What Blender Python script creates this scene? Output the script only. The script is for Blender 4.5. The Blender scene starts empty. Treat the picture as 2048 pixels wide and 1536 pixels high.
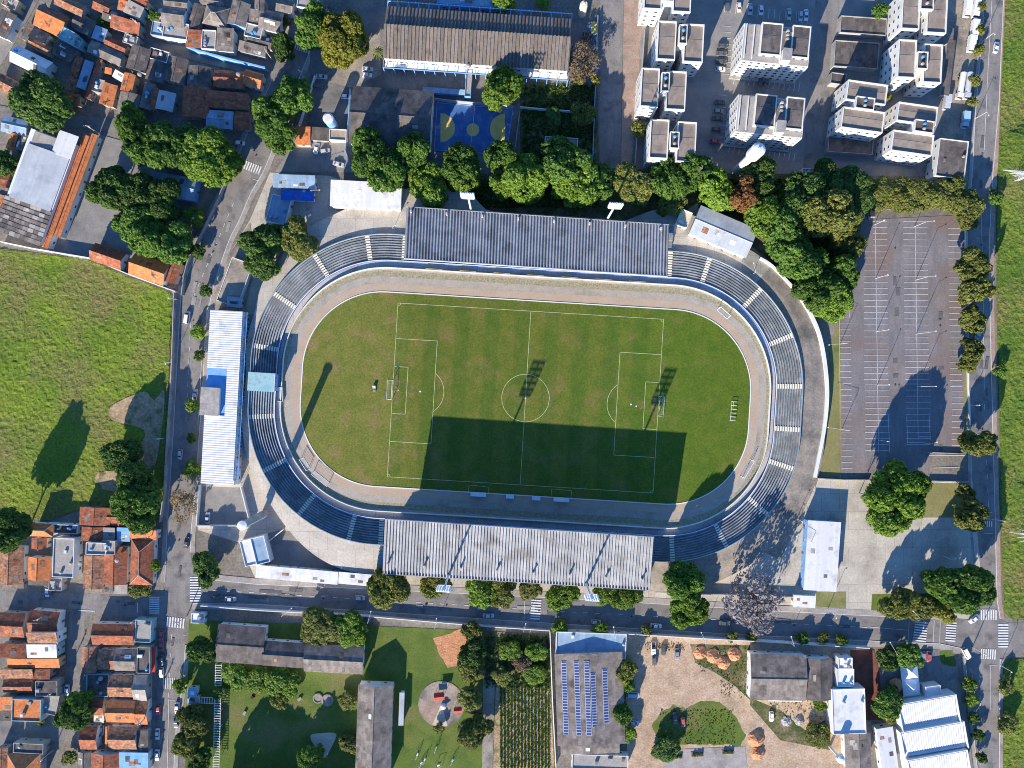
import bpy, math, random
import numpy as np
from mathutils import Vector, noise as mnoise

# ------------------------------------------------------------------ camera, sky, sun, exposure
SC = bpy.context.scene
COL = SC.collection
H, S = 300.0, 5.2            # flying height in metres; photograph pixels per metre at ground level
cam = bpy.data.cameras.new('camera')
cam.sensor_width = 36
cam.angle = 2 * math.atan((1024 / S) / H)
cam.clip_start, cam.clip_end = 1.0, 4000
camo = bpy.data.objects.new('camera', cam)
camo.location = (0, 0, H)
COL.objects.link(camo)
SC.camera = camo

SUN_EL = math.radians(23)
SH = Vector((0.395, 0.919, 0)).normalized()          # the way shadows fall on the ground
w = bpy.data.worlds.new('World'); SC.world = w; w.use_nodes = True
nt = w.node_tree
sky = nt.nodes.new('ShaderNodeTexSky'); sky.sky_type = 'NISHITA'; sky.sun_disc = False
sky.sun_elevation = SUN_EL; sky.sun_rotation = math.atan2(-SH.x, -SH.y)
sky.air_density = 1.0; sky.dust_density = 0.1; sky.ozone_density = 10.0
bg = nt.nodes['Background']; bg.inputs['Strength'].default_value = 0.15
nt.links.new(sky.outputs[0], bg.inputs[0])
sl = bpy.data.lights.new('sun', 'SUN'); sl.energy = 5.0; sl.angle = math.radians(0.5); sl.color = (1, 0.9, 0.76)
so = bpy.data.objects.new('sun', sl); COL.objects.link(so)
so.location = (0, 0, 200)
so.rotation_euler = Vector((SH.x * math.cos(SUN_EL), SH.y * math.cos(SUN_EL), -math.sin(SUN_EL))).to_track_quat('-Z', 'Y').to_euler()
SC.view_settings.view_transform = 'Standard'; SC.view_settings.look = 'None'
SC.view_settings.exposure = 0.93; SC.view_settings.gamma = 1.0
SC.cycles.pixel_filter_type = 'BLACKMAN_HARRIS'; SC.cycles.filter_width = 1.0
SC.cycles.max_bounces = 5; SC.cycles.diffuse_bounces = 3; SC.cycles.glossy_bounces = 2
SC.cycles.transparent_max_bounces = 4

R = random.Random(7)

# ------------------------------------------------------------------ helpers
def P(px, py, z=0.0):
    """a point seen at photograph pixel px,py that stands z metres above the ground"""
    k = (1 - z / H) / S
    return Vector(((px - 1024) * k, (768 - py) * k, z))

def tag(o, label=None, cat=None, group=None, kind=None):
    if label: o['label'] = label
    if cat: o['category'] = cat
    if group: o['group'] = group
    if kind: o['kind'] = kind
    return o

def obj(name, mesh, mat=None, parent=None, loc=None, rz=0.0, sc=None):
    o = bpy.data.objects.new(name, mesh); COL.objects.link(o)
    if mat is not None and mesh is not None and not mesh.materials: mesh.materials.append(mat)
    if parent is not None: o.parent = parent
    if loc is not None: o.location = loc
    if rz: o.rotation_euler = (0, 0, rz)
    if sc is not None: o.scale = sc
    return o

def empty(name, loc, rz=0.0, label=None, cat=None, group=None):
    o = bpy.data.objects.new(name, None); COL.objects.link(o)
    o.empty_display_size = 0.5
    o.location = loc; o.rotation_euler = (0, 0, rz)
    return tag(o, label, cat, group)

class MB:
    def __init__(s): s.v = []; s.f = []; s.m = []; s.mi = 0
    def add(s, vs, fs):
        b = len(s.v); s.v += [tuple(v) for v in vs]
        for f in fs: s.f.append([b + i for i in f]); s.m.append(s.mi)
        return s
    def box(s, x0, x1, y0, y1, z0, z1):
        return s.add([(x0,y0,z0),(x1,y0,z0),(x1,y1,z0),(x0,y1,z0),(x0,y0,z1),(x1,y0,z1),(x1,y1,z1),(x0,y1,z1)],
                     [(0,3,2,1),(4,5,6,7),(0,1,5,4),(1,2,6,5),(2,3,7,6),(3,0,4,7)])
    def hexa(s, b, t):          # bottom quad, top quad, both counter-clockwise from above
        return s.add(list(b) + list(t), [(0,3,2,1),(4,5,6,7),(0,1,5,4),(1,2,6,5),(2,3,7,6),(3,0,4,7)])
    def slab(s, q, th):         # quad with thickness downwards
        return s.hexa([(p[0],p[1],p[2]-th) for p in q], q)
    def prism(s, pts, z0, z1):
        n = len(pts)
        a = sum(pts[i][0]*pts[(i+1)%n][1]-pts[(i+1)%n][0]*pts[i][1] for i in range(n))
        if a < 0: pts = pts[::-1]
        return s.add([(p[0],p[1],z0) for p in pts]+[(p[0],p[1],z1) for p in pts],
                     [tuple(range(n,2*n))]+[(i,(i+1)%n,n+(i+1)%n,n+i) for i in range(n)])
    def tube(s, a, b, r0, r1=None, n=6, cap=True):
        a = Vector(a); b = Vector(b); r1 = r0 if r1 is None else r1
        d = (b - a).normalized()
        u = d.orthogonal().normalized(); w_ = d.cross(u)
        vs = []
        for c, r in ((a, r0), (b, r1)):
            for i in range(n):
                t = 2*math.pi*i/n
                vs.append(c + (u*math.cos(t) + w_*math.sin(t))*r)
        fs = [(i,(i+1)%n,n+(i+1)%n,n+i) for i in range(n)]
        if cap: fs += [tuple(range(n,2*n)), tuple(range(n-1,-1,-1))]
        return s.add(vs, fs)
    def lathe(s, prof, n=12, c=(0,0,0)):
        vs = []
        for r, z in prof:
            for i in range(n):
                t = 2*math.pi*i/n; vs.append((c[0]+r*math.cos(t), c[1]+r*math.sin(t), c[2]+z))
        fs = []
        for k in range(len(prof)-1):
            for i in range(n):
                fs.append((k*n+i, k*n+(i+1)%n, (k+1)*n+(i+1)%n, (k+1)*n+i))
        fs.append(tuple(range((len(prof)-1)*n, len(prof)*n)))
        return s.add(vs, fs)
    def mesh(s, name='m', mats=None, smooth=False):
        me = bpy.data.meshes.new(name); me.from_pydata(s.v, [], s.f)
        if mats:
            for m in mats: me.materials.append(m)
            if max(s.m, default=0) > 0: me.polygons.foreach_set('material_index', s.m)
        if smooth: me.polygons.foreach_set('use_smooth', [True]*len(s.f))
        me.update(); return me
    def build(s, name, mat=None, parent=None, loc=None, rz=0.0, smooth=False):
        return obj(name, s.mesh(name, None, smooth), mat, parent, loc, rz)

def BOX(x0,x1,y0,y1,z0,z1): return MB().box(x0,x1,y0,y1,z0,z1)
_shared = {}
def shared(key, fn):
    if key not in _shared: _shared[key] = fn()
    return _shared[key]

# ------------------------------------------------------------------ materials
def lin(c):     # hex of an sRGB colour to linear
    return tuple(((int(c[i:i+2],16)/255+0.055)/1.055)**2.4 if int(c[i:i+2],16) > 10 else int(c[i:i+2],16)/255/12.92 for i in (0,2,4))
MATS = {}
def mk(name, c1, c2=None, sc=0.3, c3=None, c3s=0.1, c3t=(0.52,0.68), grain=0.2, gs=3.0, rough=0.9, bump=0.0, spec=0.2,
       brick=None, stretch=None, metal=0.0, objcol=False, rnd=0.0, coord='pos', sss=0.0):
    m = bpy.data.materials.new(name); m.use_nodes = True; t = m.node_tree; N = t.nodes; L = t.links
    bs = N['Principled BSDF']; bs.inputs['Roughness'].default_value = rough
    bs.inputs['Specular IOR Level'].default_value = spec; bs.inputs['Metallic'].default_value = metal
    c2 = c2 or c1
    if coord == 'pos': pos = N.new('ShaderNodeNewGeometry').outputs['Position']
    else: pos = N.new('ShaderNodeTexCoord').outputs['Object']
    if stretch:
        mp = N.new('ShaderNodeMapping'); mp.inputs['Scale'].default_value = stretch[:3]
        if len(stretch) > 3: mp.inputs['Rotation'].default_value = (0,0,stretch[3])
        L.new(pos, mp.inputs['Vector']); vec = mp.outputs[0]
    else: vec = pos
    def nz(scale, det, v):
        n = N.new('ShaderNodeTexNoise'); n.inputs['Scale'].default_value = scale; n.inputs['Detail'].default_value = det
        n.inputs['Roughness'].default_value = 0.62; L.new(v, n.inputs['Vector']); return n.outputs['Fac']
    def ramp(f, a, b):
        r = N.new('ShaderNodeMapRange'); r.inputs[1].default_value = a; r.inputs[2].default_value = b; L.new(f, r.inputs[0]); return r.outputs[0]
    def mix(f, a, b, mode='MIX'):
        x = N.new('ShaderNodeMix'); x.data_type = 'RGBA'; x.blend_type = mode
        for s_, v in ((x.inputs[0], f), (x.inputs[6], a), (x.inputs[7], b)):
            if isinstance(v, (int, float)): s_.default_value = v
            elif isinstance(v, tuple): s_.default_value = (*v[:3], 1)
            else: L.new(v, s_)
        return x.outputs[2]
    col = mix(ramp(nz(sc, 6, vec), 0.36, 0.64), tuple(c1), tuple(c2))
    if objcol:
        oi = N.new('ShaderNodeObjectInfo'); col = mix(0.85, col, oi.outputs['Color'])
    if c3: col = mix(ramp(nz(c3s, 5, pos), *c3t), col, tuple(c3))
    if brick:
        b = N.new('ShaderNodeTexBrick'); b.inputs['Scale'].default_value = 1.0
        b.inputs['Brick Width'].default_value = brick[0]; b.inputs['Row Height'].default_value = brick[1]
        b.inputs['Mortar Size'].default_value = brick[3] if len(brick) > 3 else 0.0
        b.inputs['Mortar'].default_value = (0.55,0.55,0.55,1)
        v = brick[2]; b.inputs['Color1'].default_value = (1-v,1-v,1-v,1); b.inputs['Color2'].default_value = (1+v,1+v,1+v,1)
        oc = N.new('ShaderNodeTexCoord').outputs['Object']; L.new(oc, b.inputs['Vector'])
        col = mix(1.0, col, b.outputs['Color'], 'MULTIPLY')
    g = nz(gs, 4, pos)
    gr = N.new('ShaderNodeMapRange'); gr.inputs[1].default_value = 0.3; gr.inputs[2].default_value = 0.7
    gr.inputs[3].default_value = 1-grain; gr.inputs[4].default_value = 1+grain; L.new(g, gr.inputs[0])
    val = gr.outputs[0]
    if rnd:
        oi = N.new('ShaderNodeObjectInfo')
        r2 = N.new('ShaderNodeMapRange'); r2.inputs[3].default_value = 1-rnd; r2.inputs[4].default_value = 1+rnd; L.new(oi.outputs['Random'], r2.inputs[0])
        mm = N.new('ShaderNodeMath'); mm.operation = 'MULTIPLY'; L.new(val, mm.inputs[0]); L.new(r2.outputs[0], mm.inputs[1]); val = mm.outputs[0]
    vm = N.new('ShaderNodeVectorMath'); vm.operation = 'SCALE'; L.new(col, vm.inputs[0]); L.new(val, vm.inputs['Scale'])
    L.new(vm.outputs[0], bs.inputs['Base Color'])
    if bump:
        bp = N.new('ShaderNodeBump'); bp.inputs['Strength'].default_value = 1.0; bp.inputs['Distance'].default_value = bump
        L.new(g, bp.inputs['Height']); L.new(bp.outputs[0], bs.inputs['Normal'])
    MATS[name] = m
    return m

mk('ground', (0.16,0.145,0.12), (0.26,0.225,0.18), 0.12, (0.1,0.1,0.09), 0.06, grain=0.3, gs=1.2, bump=0.05)
mk('asphalt', (0.195,0.178,0.162), (0.26,0.238,0.215), 0.25, (0.12,0.115,0.11), 0.2, (0.5,0.7), grain=0.2, gs=2.5, stretch=(1.0,0.2,1.0))
mk('asphalt_ew', (0.185,0.17,0.155), (0.24,0.22,0.2), 0.25, (0.12,0.115,0.11), 0.2, (0.5,0.7), grain=0.2, gs=2.5, stretch=(0.18,1.2,1.0))
mk('carpark', (0.16,0.15,0.15), (0.23,0.205,0.2), 0.25, (0.19,0.145,0.125), 0.05, (0.48,0.66), grain=0.2, gs=2.0, stretch=(1.0,0.3,1.0))
mk('apt_paving', (0.215,0.205,0.19), (0.28,0.262,0.235), 0.2, (0.15,0.15,0.15), 0.06, grain=0.15, gs=2.0)
mk('concrete', (0.43,0.385,0.315), (0.51,0.46,0.38), 0.15, (0.33,0.29,0.23), 0.07, grain=0.16, gs=1.6, brick=(7.0,7.0,0.05,0.05))
mk('school_paving', (0.15,0.145,0.14), (0.21,0.2,0.185), 0.15, (0.11,0.105,0.1), 0.1, grain=0.2, gs=1.6)
mk('concrete_old', (0.24,0.205,0.165), (0.36,0.305,0.24), 0.14, (0.13,0.12,0.105), 0.08, grain=0.24, gs=1.4)
mk('pave', (0.3,0.27,0.24), (0.38,0.34,0.3), 0.3, (0.22,0.2,0.18), 0.12, grain=0.2, gs=2.2)
mk('brick_pave', (0.3,0.2,0.15), (0.4,0.3,0.23), 0.4, (0.22,0.16,0.12), 0.2, grain=0.25, gs=2.5)
mk('kerb', (0.5,0.48,0.44), (0.6,0.58,0.54), 0.5, grain=0.1)
mk('paint', (0.62,0.62,0.6), (0.75,0.75,0.73), 0.8, (0.42,0.42,0.41), 0.5, (0.5,0.75), grain=0.12)
mk('pitch_paint', (0.42,0.45,0.22), (0.55,0.57,0.34), 0.8, grain=0.1)
mk('yellow_paint', (0.62,0.45,0.1), (0.7,0.52,0.16), 0.8, grain=0.15)
mk('dirt', (0.42,0.285,0.18), (0.52,0.385,0.265), 0.25, (0.34,0.25,0.16), 0.1, (0.5,0.68), grain=0.26, gs=1.5, bump=0.1)
mk('red_dirt', (0.46,0.2,0.095), (0.56,0.29,0.15), 0.5, grain=0.25, gs=1.5, bump=0.2)
mk('sand', (0.5,0.41,0.31), (0.58,0.49,0.38), 0.3, (0.4,0.33,0.25), 0.2, grain=0.15)
mk('lawn', (0.075,0.12,0.02), (0.125,0.17,0.03), 0.1, (0.16,0.15,0.05), 0.05, grain=0.25, gs=2.0, bump=0.08)
mk('lawn_dry', (0.2,0.19,0.07), (0.26,0.23,0.1), 0.2, (0.12,0.15,0.04), 0.1, grain=0.2, gs=2.0)
mk('field', (0.1,0.165,0.014), (0.165,0.215,0.022), 0.06, (0.185,0.155,0.055), 0.022, (0.46,0.64), grain=0.32, gs=1.3, bump=0.35)
mk('verge', (0.085,0.145,0.017), (0.145,0.19,0.026), 0.06, (0.18,0.16,0.05), 0.05, grain=0.4, gs=1.3, bump=0.35)
mk('bare_soil', (0.33,0.22,0.12), (0.42,0.3,0.18), 0.3, (0.13,0.14,0.05), 0.25, grain=0.3, gs=1.2, bump=0.15)
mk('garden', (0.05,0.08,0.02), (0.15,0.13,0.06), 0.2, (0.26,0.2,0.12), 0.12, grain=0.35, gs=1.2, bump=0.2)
mk('track', (0.35,0.31,0.26), (0.41,0.36,0.29), 0.25, (0.28,0.25,0.185), 0.12, grain=0.14, gs=1.8)
mk('clay', (0.42,0.315,0.22), (0.45,0.35,0.25), 0.2, (0.42,0.35,0.27), 0.12, grain=0.1, gs=1.8)
mk('weeds', (0.24,0.23,0.13), (0.36,0.31,0.22), 0.9, grain=0.35, gs=2.0)
mk('moat', (0.1,0.1,0.1), (0.16,0.15,0.14), 0.3, grain=0.2)
mk('white', (0.62,0.62,0.6), (0.7,0.7,0.68), 0.3, (0.58,0.57,0.53), 0.25, grain=0.06)
mk('whitewall', (0.66,0.66,0.63), (0.75,0.75,0.72), 0.3, (0.62,0.6,0.55), 0.15, grain=0.05)
mk('aptwall', (0.66,0.645,0.59), (0.74,0.725,0.67), 0.2, (0.56,0.54,0.48), 0.12, grain=0.05)
mk('cream', (0.62,0.52,0.33), (0.72,0.62,0.42), 0.6, grain=0.1)
mk('aisle_paint', (0.74,0.68,0.52), (0.82,0.77,0.62), 0.6, grain=0.1)
mk('red_yard', (0.17,0.06,0.04), (0.24,0.09,0.06), 0.3, (0.12,0.05,0.035), 0.2, grain=0.2)
mk('teal', (0.24,0.42,0.44), (0.36,0.52,0.52), 0.3, (0.2,0.3,0.3), 0.3, grain=0.12)
mk('greywall', (0.3,0.29,0.27), (0.42,0.4,0.37), 0.3, (0.2,0.19,0.18), 0.2, grain=0.15)
mk('ochre', (0.5,0.36,0.2), (0.58,0.45,0.28), 0.3, grain=0.12)
mk('blue', (0.02,0.1,0.42), (0.03,0.14,0.5), 0.4, (0.05,0.16,0.4), 0.4, grain=0.1)
mk('lightblue', (0.15,0.34,0.62), (0.24,0.44,0.7), 0.4, grain=0.08)
mk('tile_o', (0.52,0.16,0.055), (0.6,0.22,0.08), 0.5, (0.38,0.13,0.06), 0.4, grain=0.2, gs=3.5, brick=(0.7,0.5,0.14), bump=0.06, coord='obj')
mk('tile_r', (0.27,0.085,0.045), (0.36,0.135,0.07), 0.45, (0.17,0.07,0.045), 0.35, grain=0.3, gs=3.5, brick=(0.8,0.55,0.22), bump=0.08)
mk('tile_b', (0.27,0.13,0.075), (0.38,0.2,0.115), 0.6, (0.15,0.085,0.06), 0.4, grain=0.35, gs=3.0, brick=(0.8,0.55,0.28), bump=0.08)
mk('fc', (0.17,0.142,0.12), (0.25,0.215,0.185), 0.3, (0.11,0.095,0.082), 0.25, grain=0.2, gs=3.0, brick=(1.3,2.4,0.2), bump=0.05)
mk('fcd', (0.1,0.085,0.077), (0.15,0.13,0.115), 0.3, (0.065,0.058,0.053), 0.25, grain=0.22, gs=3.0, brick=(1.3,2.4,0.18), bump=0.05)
mk('fc_light', (0.3,0.27,0.235), (0.39,0.355,0.31), 0.3, (0.27,0.24,0.2), 0.25, grain=0.15, gs=3.0, brick=(1.3,2.4,0.12), bump=0.05)
mk('canal', (0.33,0.33,0.325), (0.43,0.425,0.41), 0.25, (0.25,0.235,0.215), 0.15, grain=0.12, gs=2.0, spec=0.25, rnd=0.14)
mk('school_canal', (0.15,0.125,0.105), (0.22,0.185,0.155), 0.3, (0.12,0.1,0.085), 0.3, grain=0.25, gs=2.2, rnd=0.2)
mk('metal', (0.4,0.425,0.44), (0.48,0.5,0.505), 0.2, (0.33,0.345,0.36), 0.15, grain=0.05, rough=0.6, spec=0.3, brick=(1.0,9.0,0.05))
mk('metal_blue', (0.2,0.3,0.4), (0.3,0.4,0.48), 0.3, grain=0.12, rough=0.6, brick=(1.0,6.0,0.1))
mk('whitemetal', (0.6,0.595,0.58), (0.68,0.675,0.66), 0.2, (0.45,0.44,0.42), 0.2, grain=0.05, rough=0.55, brick=(1.0,30.0,0.06))
mk('slabroof', (0.3,0.275,0.245), (0.39,0.36,0.32), 0.25, (0.25,0.23,0.21), 0.25, grain=0.18, gs=2.0)
mk('aptroof', (0.24,0.195,0.155), (0.29,0.24,0.195), 0.2, (0.19,0.155,0.125), 0.2, grain=0.12, gs=2.5, brick=(1.1,1.9,0.1))
mk('terrace', (0.25,0.285,0.31), (0.36,0.385,0.39), 0.3, (0.19,0.2,0.195), 0.16, (0.44,0.6), grain=0.2, gs=1.8)
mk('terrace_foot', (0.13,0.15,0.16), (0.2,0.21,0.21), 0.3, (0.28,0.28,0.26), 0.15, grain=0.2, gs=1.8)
mk('glass', (0.03,0.045,0.06), (0.05,0.07,0.09), 0.3, rough=0.15, spec=0.6, grain=0.05)
mk('dark', (0.03,0.03,0.03), (0.05,0.05,0.05), 0.3, grain=0.1)
mk('steel', (0.4,0.41,0.42), (0.5,0.51,0.52), 0.5, grain=0.1, rough=0.5, metal=0.3)
mk('galv', (0.55,0.56,0.56), (0.66,0.66,0.65), 0.5, grain=0.08, rough=0.5)
mk('pole', (0.42,0.4,0.37), (0.52,0.5,0.46), 0.5, grain=0.12)
mk('wood', (0.16,0.11,0.07), (0.24,0.17,0.11), 1.0, grain=0.2)
mk('lamp', (0.85,0.85,0.82), (0.9,0.9,0.88), 0.5, rough=0.3, grain=0.02)
mk('carpaint', (0.5,0.5,0.5), (0.55,0.55,0.55), 0.5, objcol=True, rough=0.28, spec=0.5, grain=0.02)
mk('tyre', (0.02,0.02,0.02), (0.035,0.035,0.035), 2.0, grain=0.1)
mk('headlight', (0.75,0.77,0.8), rough=0.15, spec=0.6, grain=0.02)
mk('taillight', (0.4,0.02,0.02), rough=0.2, spec=0.5, grain=0.02)
mk('solar', (0.035,0.06,0.17), (0.05,0.08,0.21), 1.0, rough=0.2, spec=0.5, grain=0.1)
mk('bark', (0.1,0.075,0.05), (0.17,0.13,0.09), 1.5, grain=0.3, gs=4)
mk('net', (0.5,0.5,0.5), grain=0.05)
mk('tarp', (0.78,0.78,0.78), (0.84,0.84,0.84), 0.4, grain=0.05)
mk('red', (0.5,0.05,0.03), (0.58,0.08,0.05), 0.5, grain=0.12)
mk('tankblue', (0.06,0.24,0.46), (0.1,0.32,0.55), 0.5, grain=0.08, rough=0.5)
mk('patch_dark', (0.1,0.097,0.095), (0.14,0.135,0.13), 0.4, grain=0.2)
mk('patch_light', (0.25,0.235,0.215), (0.31,0.29,0.265), 0.4, grain=0.2)
mk('court_blue', (0.045,0.12,0.3), (0.075,0.17,0.36), 0.3, (0.13,0.2,0.32), 0.3, grain=0.1)
mk('court_yellow', (0.6,0.42,0.12), (0.68,0.5,0.18), 0.3, grain=0.1)
mk('cloth', (0.3,0.3,0.3), objcol=True, grain=0.1)

def leafmat(name, ca, cb, cc=None):
    m = bpy.data.materials.new(name); m.use_nodes = True; t = m.node_tree; N = t.nodes; L = t.links
    bs = N['Principled BSDF']; bs.inputs['Roughness'].default_value = 0.6; bs.inputs['Specular IOR Level'].default_value = 0.25
    at = N.new('ShaderNodeAttribute'); at.attribute_name = 'tint'
    oi = N.new('ShaderNodeObjectInfo')
    x = N.new('ShaderNodeMix'); x.data_type = 'RGBA'; L.new(at.outputs['Fac'], x.inputs[0])
    x.inputs[6].default_value = (*ca,1); x.inputs[7].default_value = (*cb,1)
    r2 = N.new('ShaderNodeMapRange'); r2.inputs[3].default_value = 0.95; r2.inputs[4].default_value = 1.45; L.new(oi.outputs['Random'], r2.inputs[0])
    vm = N.new('ShaderNodeVectorMath'); vm.operation = 'SCALE'; L.new(x.outputs[2], vm.inputs[0]); L.new(r2.outputs[0], vm.inputs['Scale'])
    L.new(vm.outputs[0], bs.inputs['Base Color'])
    tr = N.new('ShaderNodeBsdfTranslucent'); L.new(vm.outputs[0], tr.inputs['Color'])
    ms = N.new('ShaderNodeMixShader'); ms.inputs[0].default_value = 0.33
    L.new(bs.outputs[0], ms.inputs[1]); L.new(tr.outputs[0], ms.inputs[2]); L.new(ms.outputs[0], N['Material Output'].inputs['Surface'])
    MATS[name] = m
leafmat('leaf_green', (0.065,0.13,0.022), (0.13,0.225,0.036))
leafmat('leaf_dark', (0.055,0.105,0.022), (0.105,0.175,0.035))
leafmat('leaf_bright', (0.095,0.17,0.02), (0.19,0.28,0.036))
leafmat('leaf_olive', (0.105,0.13,0.027), (0.21,0.215,0.05))
leafmat('leaf_yellow', (0.1,0.12,0.015), (0.27,0.25,0.04))
leafmat('leaf_purple', (0.14,0.125,0.115), (0.26,0.235,0.245))
leafmat('leaf_brown', (0.13,0.09,0.05), (0.26,0.19,0.1))
leafmat('leaf_rust', (0.14,0.07,0.025), (0.28,0.14,0.05))

# ------------------------------------------------------------------ flat setting pieces
_layer = [0.02]
def sheet(name, pts, mat, z=None, parent=None, kind='structure'):
    if z is None: _layer[0] += 0.004; z = _layer[0]
    vs = [P(x, y) for x, y in pts]
    a = sum(vs[i].x*vs[(i+1)%len(vs)].y-vs[(i+1)%len(vs)].x*vs[i].y for i in range(len(vs)))
    if a < 0: vs = vs[::-1]
    me = bpy.data.meshes.new(name); me.from_pydata([(v.x,v.y,z) for v in vs], [], [list(range(len(vs)))]); me.update()
    o = obj(name, me, MATS[mat], parent)
    if parent is None: o['kind'] = kind
    return o

def raised(name, pts, mat, z=0.13, parent=None):
    o = MB().prism([P(x, y)[:2] for x, y in pts], 0.0, z).build(name, MATS[mat], parent)
    if parent is None: o['kind'] = 'structure'
    return o

def ragged(pts, amp=2.5, step=5.0, seed=4):     # closed outline with an uneven edge
    rr = random.Random(seed); out = []
    for i in range(len(pts)):
        a, b = pts[i], pts[(i+1) % len(pts)]; n = max(1, int(math.hypot(b[0]-a[0], b[1]-a[1])/step))
        for k in range(n): out.append((a[0]+(b[0]-a[0])*k/n+rr.gauss(0,amp), a[1]+(b[1]-a[1])*k/n+rr.gauss(0,amp)))
    return out

def blob(pts, n=4):              # closed smooth outline
    q = smooth_line([pts[-1]] + list(pts) + [pts[0], pts[1]], n); return q[n:-n-1]

def smooth_line(pts, n=6):       # Catmull-Rom through pixel points
    out = []
    p = [pts[0]] + list(pts) + [pts[-1]]
    for i in range(1, len(p)-2):
        for k in range(n):
            t = k/n
            q = [0.5*((2*p[i][j]) + (-p[i-1][j]+p[i+1][j])*t + (2*p[i-1][j]-5*p[i][j]+4*p[i+1][j]-p[i+2][j])*t*t + (-p[i-1][j]+3*p[i][j]-3*p[i+1][j]+p[i+2][j])*t**3) for j in (0,1)]
            out.append(tuple(q))
    out.append(tuple(pts[-1])); return out

def strip(mb, a, b, wd, z):      # a flat painted line between two pixel points, width in metres
    A, B = P(*a), P(*b); d = (B-A); d.normalize(); n = Vector((-d.y, d.x, 0))*wd/2
    mb.add([(p.x,p.y,z) for p in (A-n, B-n, B+n, A+n)], [(0,1,2,3)])

def wall_line(mb, pts, wd, z0, z1, closed=False, conv=True):   # a wall along pixel points (seen at its top z1)
    V = [P(x, y, z1) if conv else Vector((x,y,0)) for x, y in pts]
    n = len(V); L_, R_ = [], []
    for i in range(n):
        a = V[(i-1) % n] if (closed or i > 0) else V[i]; b = V[(i+1) % n] if (closed or i < n-1) else V[i]
        d = Vector((b.x-a.x, b.y-a.y, 0)).normalized(); q = Vector((-d.y, d.x, 0))*wd/2
        L_.append(V[i]+q); R_.append(V[i]-q)
    vs = []
    for i in range(n): vs += [(R_[i].x,R_[i].y,z0),(L_[i].x,L_[i].y,z0),(L_[i].x,L_[i].y,z1),(R_[i].x,R_[i].y,z1)]
    fs = []
    for i in range(n if closed else n-1):
        a, b = 4*i, 4*((i+1) % n)
        for k in range(4): fs.append((a+k, b+k, b+(k+1)%4, a+(k+1)%4))
    if not closed: fs += [(0,1,2,3), (4*n-1,4*n-2,4*n-3,4*n-4)]
    return mb.add(vs, fs)

def rough(name, poly, res, amp, mat, freq=0.7, label=None):     # uneven grass ground inside a pixel polygon
    V = [P(x, y) for x, y in poly]
    xs = [v.x for v in V]; ys = [v.y for v in V]
    nx = int((max(xs)-min(xs))/res)+1; ny = int((max(ys)-min(ys))/res)+1
    X, Y = np.meshgrid(min(xs)+res*np.arange(nx+1), min(ys)+res*np.arange(ny+1))
    ins = np.zeros(X.shape, bool)
    for i in range(len(V)):
        a, b = V[i], V[(i+1) % len(V)]
        c = ((a.y > Y) != (b.y > Y)) & (X < (b.x-a.x)*(Y-a.y)/((b.y-a.y) or 1e-9)+a.x)
        ins ^= c
    rg = np.random.default_rng(5)
    def vn(f):
        gx, gy = X*f, Y*f; ix = np.floor(gx).astype(int); iy = np.floor(gy).astype(int)
        T = rg.random((256,256)); fx = gx-ix; fy = gy-iy; fx = fx*fx*(3-2*fx); fy = fy*fy*(3-2*fy)
        g = lambda i, j: T[(ix+i)%256, (iy+j)%256]
        return (g(0,0)*(1-fx)+g(1,0)*fx)*(1-fy)+(g(0,1)*(1-fx)+g(1,1)*fx)*fy
    Z = 0.06 + amp*(0.25*vn(0.12) + 0.45*vn(freq)**1.5 + 0.35*vn(freq*2.1)**2)
    idx = -np.ones(X.shape, int)
    q = ins[:-1,:-1] & ins[1:,:-1] & ins[:-1,1:] & ins[1:,1:]
    use = np.zeros(X.shape, bool)
    for sl_ in ((slice(0,-1),slice(0,-1)),(slice(1,None),slice(0,-1)),(slice(0,-1),slice(1,None)),(slice(1,None),slice(1,None))): use[sl_] |= q
    idx[use] = np.arange(use.sum())
    JX = X + (rg.random(X.shape)-.5)*res*.6; JY = Y + (rg.random(X.shape)-.5)*res*.6
    vs = np.stack([JX[use], JY[use], Z[use]], 1)
    a, b, c, d = idx[:-1,:-1][q], idx[:-1,1:][q], idx[1:,1:][q], idx[1:,:-1][q]
    me = bpy.data.meshes.new(name); me.from_pydata(vs.tolist(), [], np.stack([a,b,c,d],1).tolist()); me.update()
    o = obj(name, me, MATS[mat]); o['kind'] = 'stuff'
    if label: o['label'] = label
    return o
# ------------------------------------------------------------------ the setting: ground, roads, pavements, fields
g = BOX(-3000,3000,-3000,3000,-0.5,0.0).build('ground', MATS['ground']); g['kind'] = 'structure'

def offset(pts, d):
    out = []
    for i in range(len(pts)):
        a = pts[max(i-1,0)]; b = pts[min(i+1,len(pts)-1)]
        dx, dy = b[0]-a[0], b[1]-a[1]; l = math.hypot(dx,dy) or 1
        out.append((pts[i][0]-dy/l*d, pts[i][1]+dx/l*d))
    return out

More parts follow.
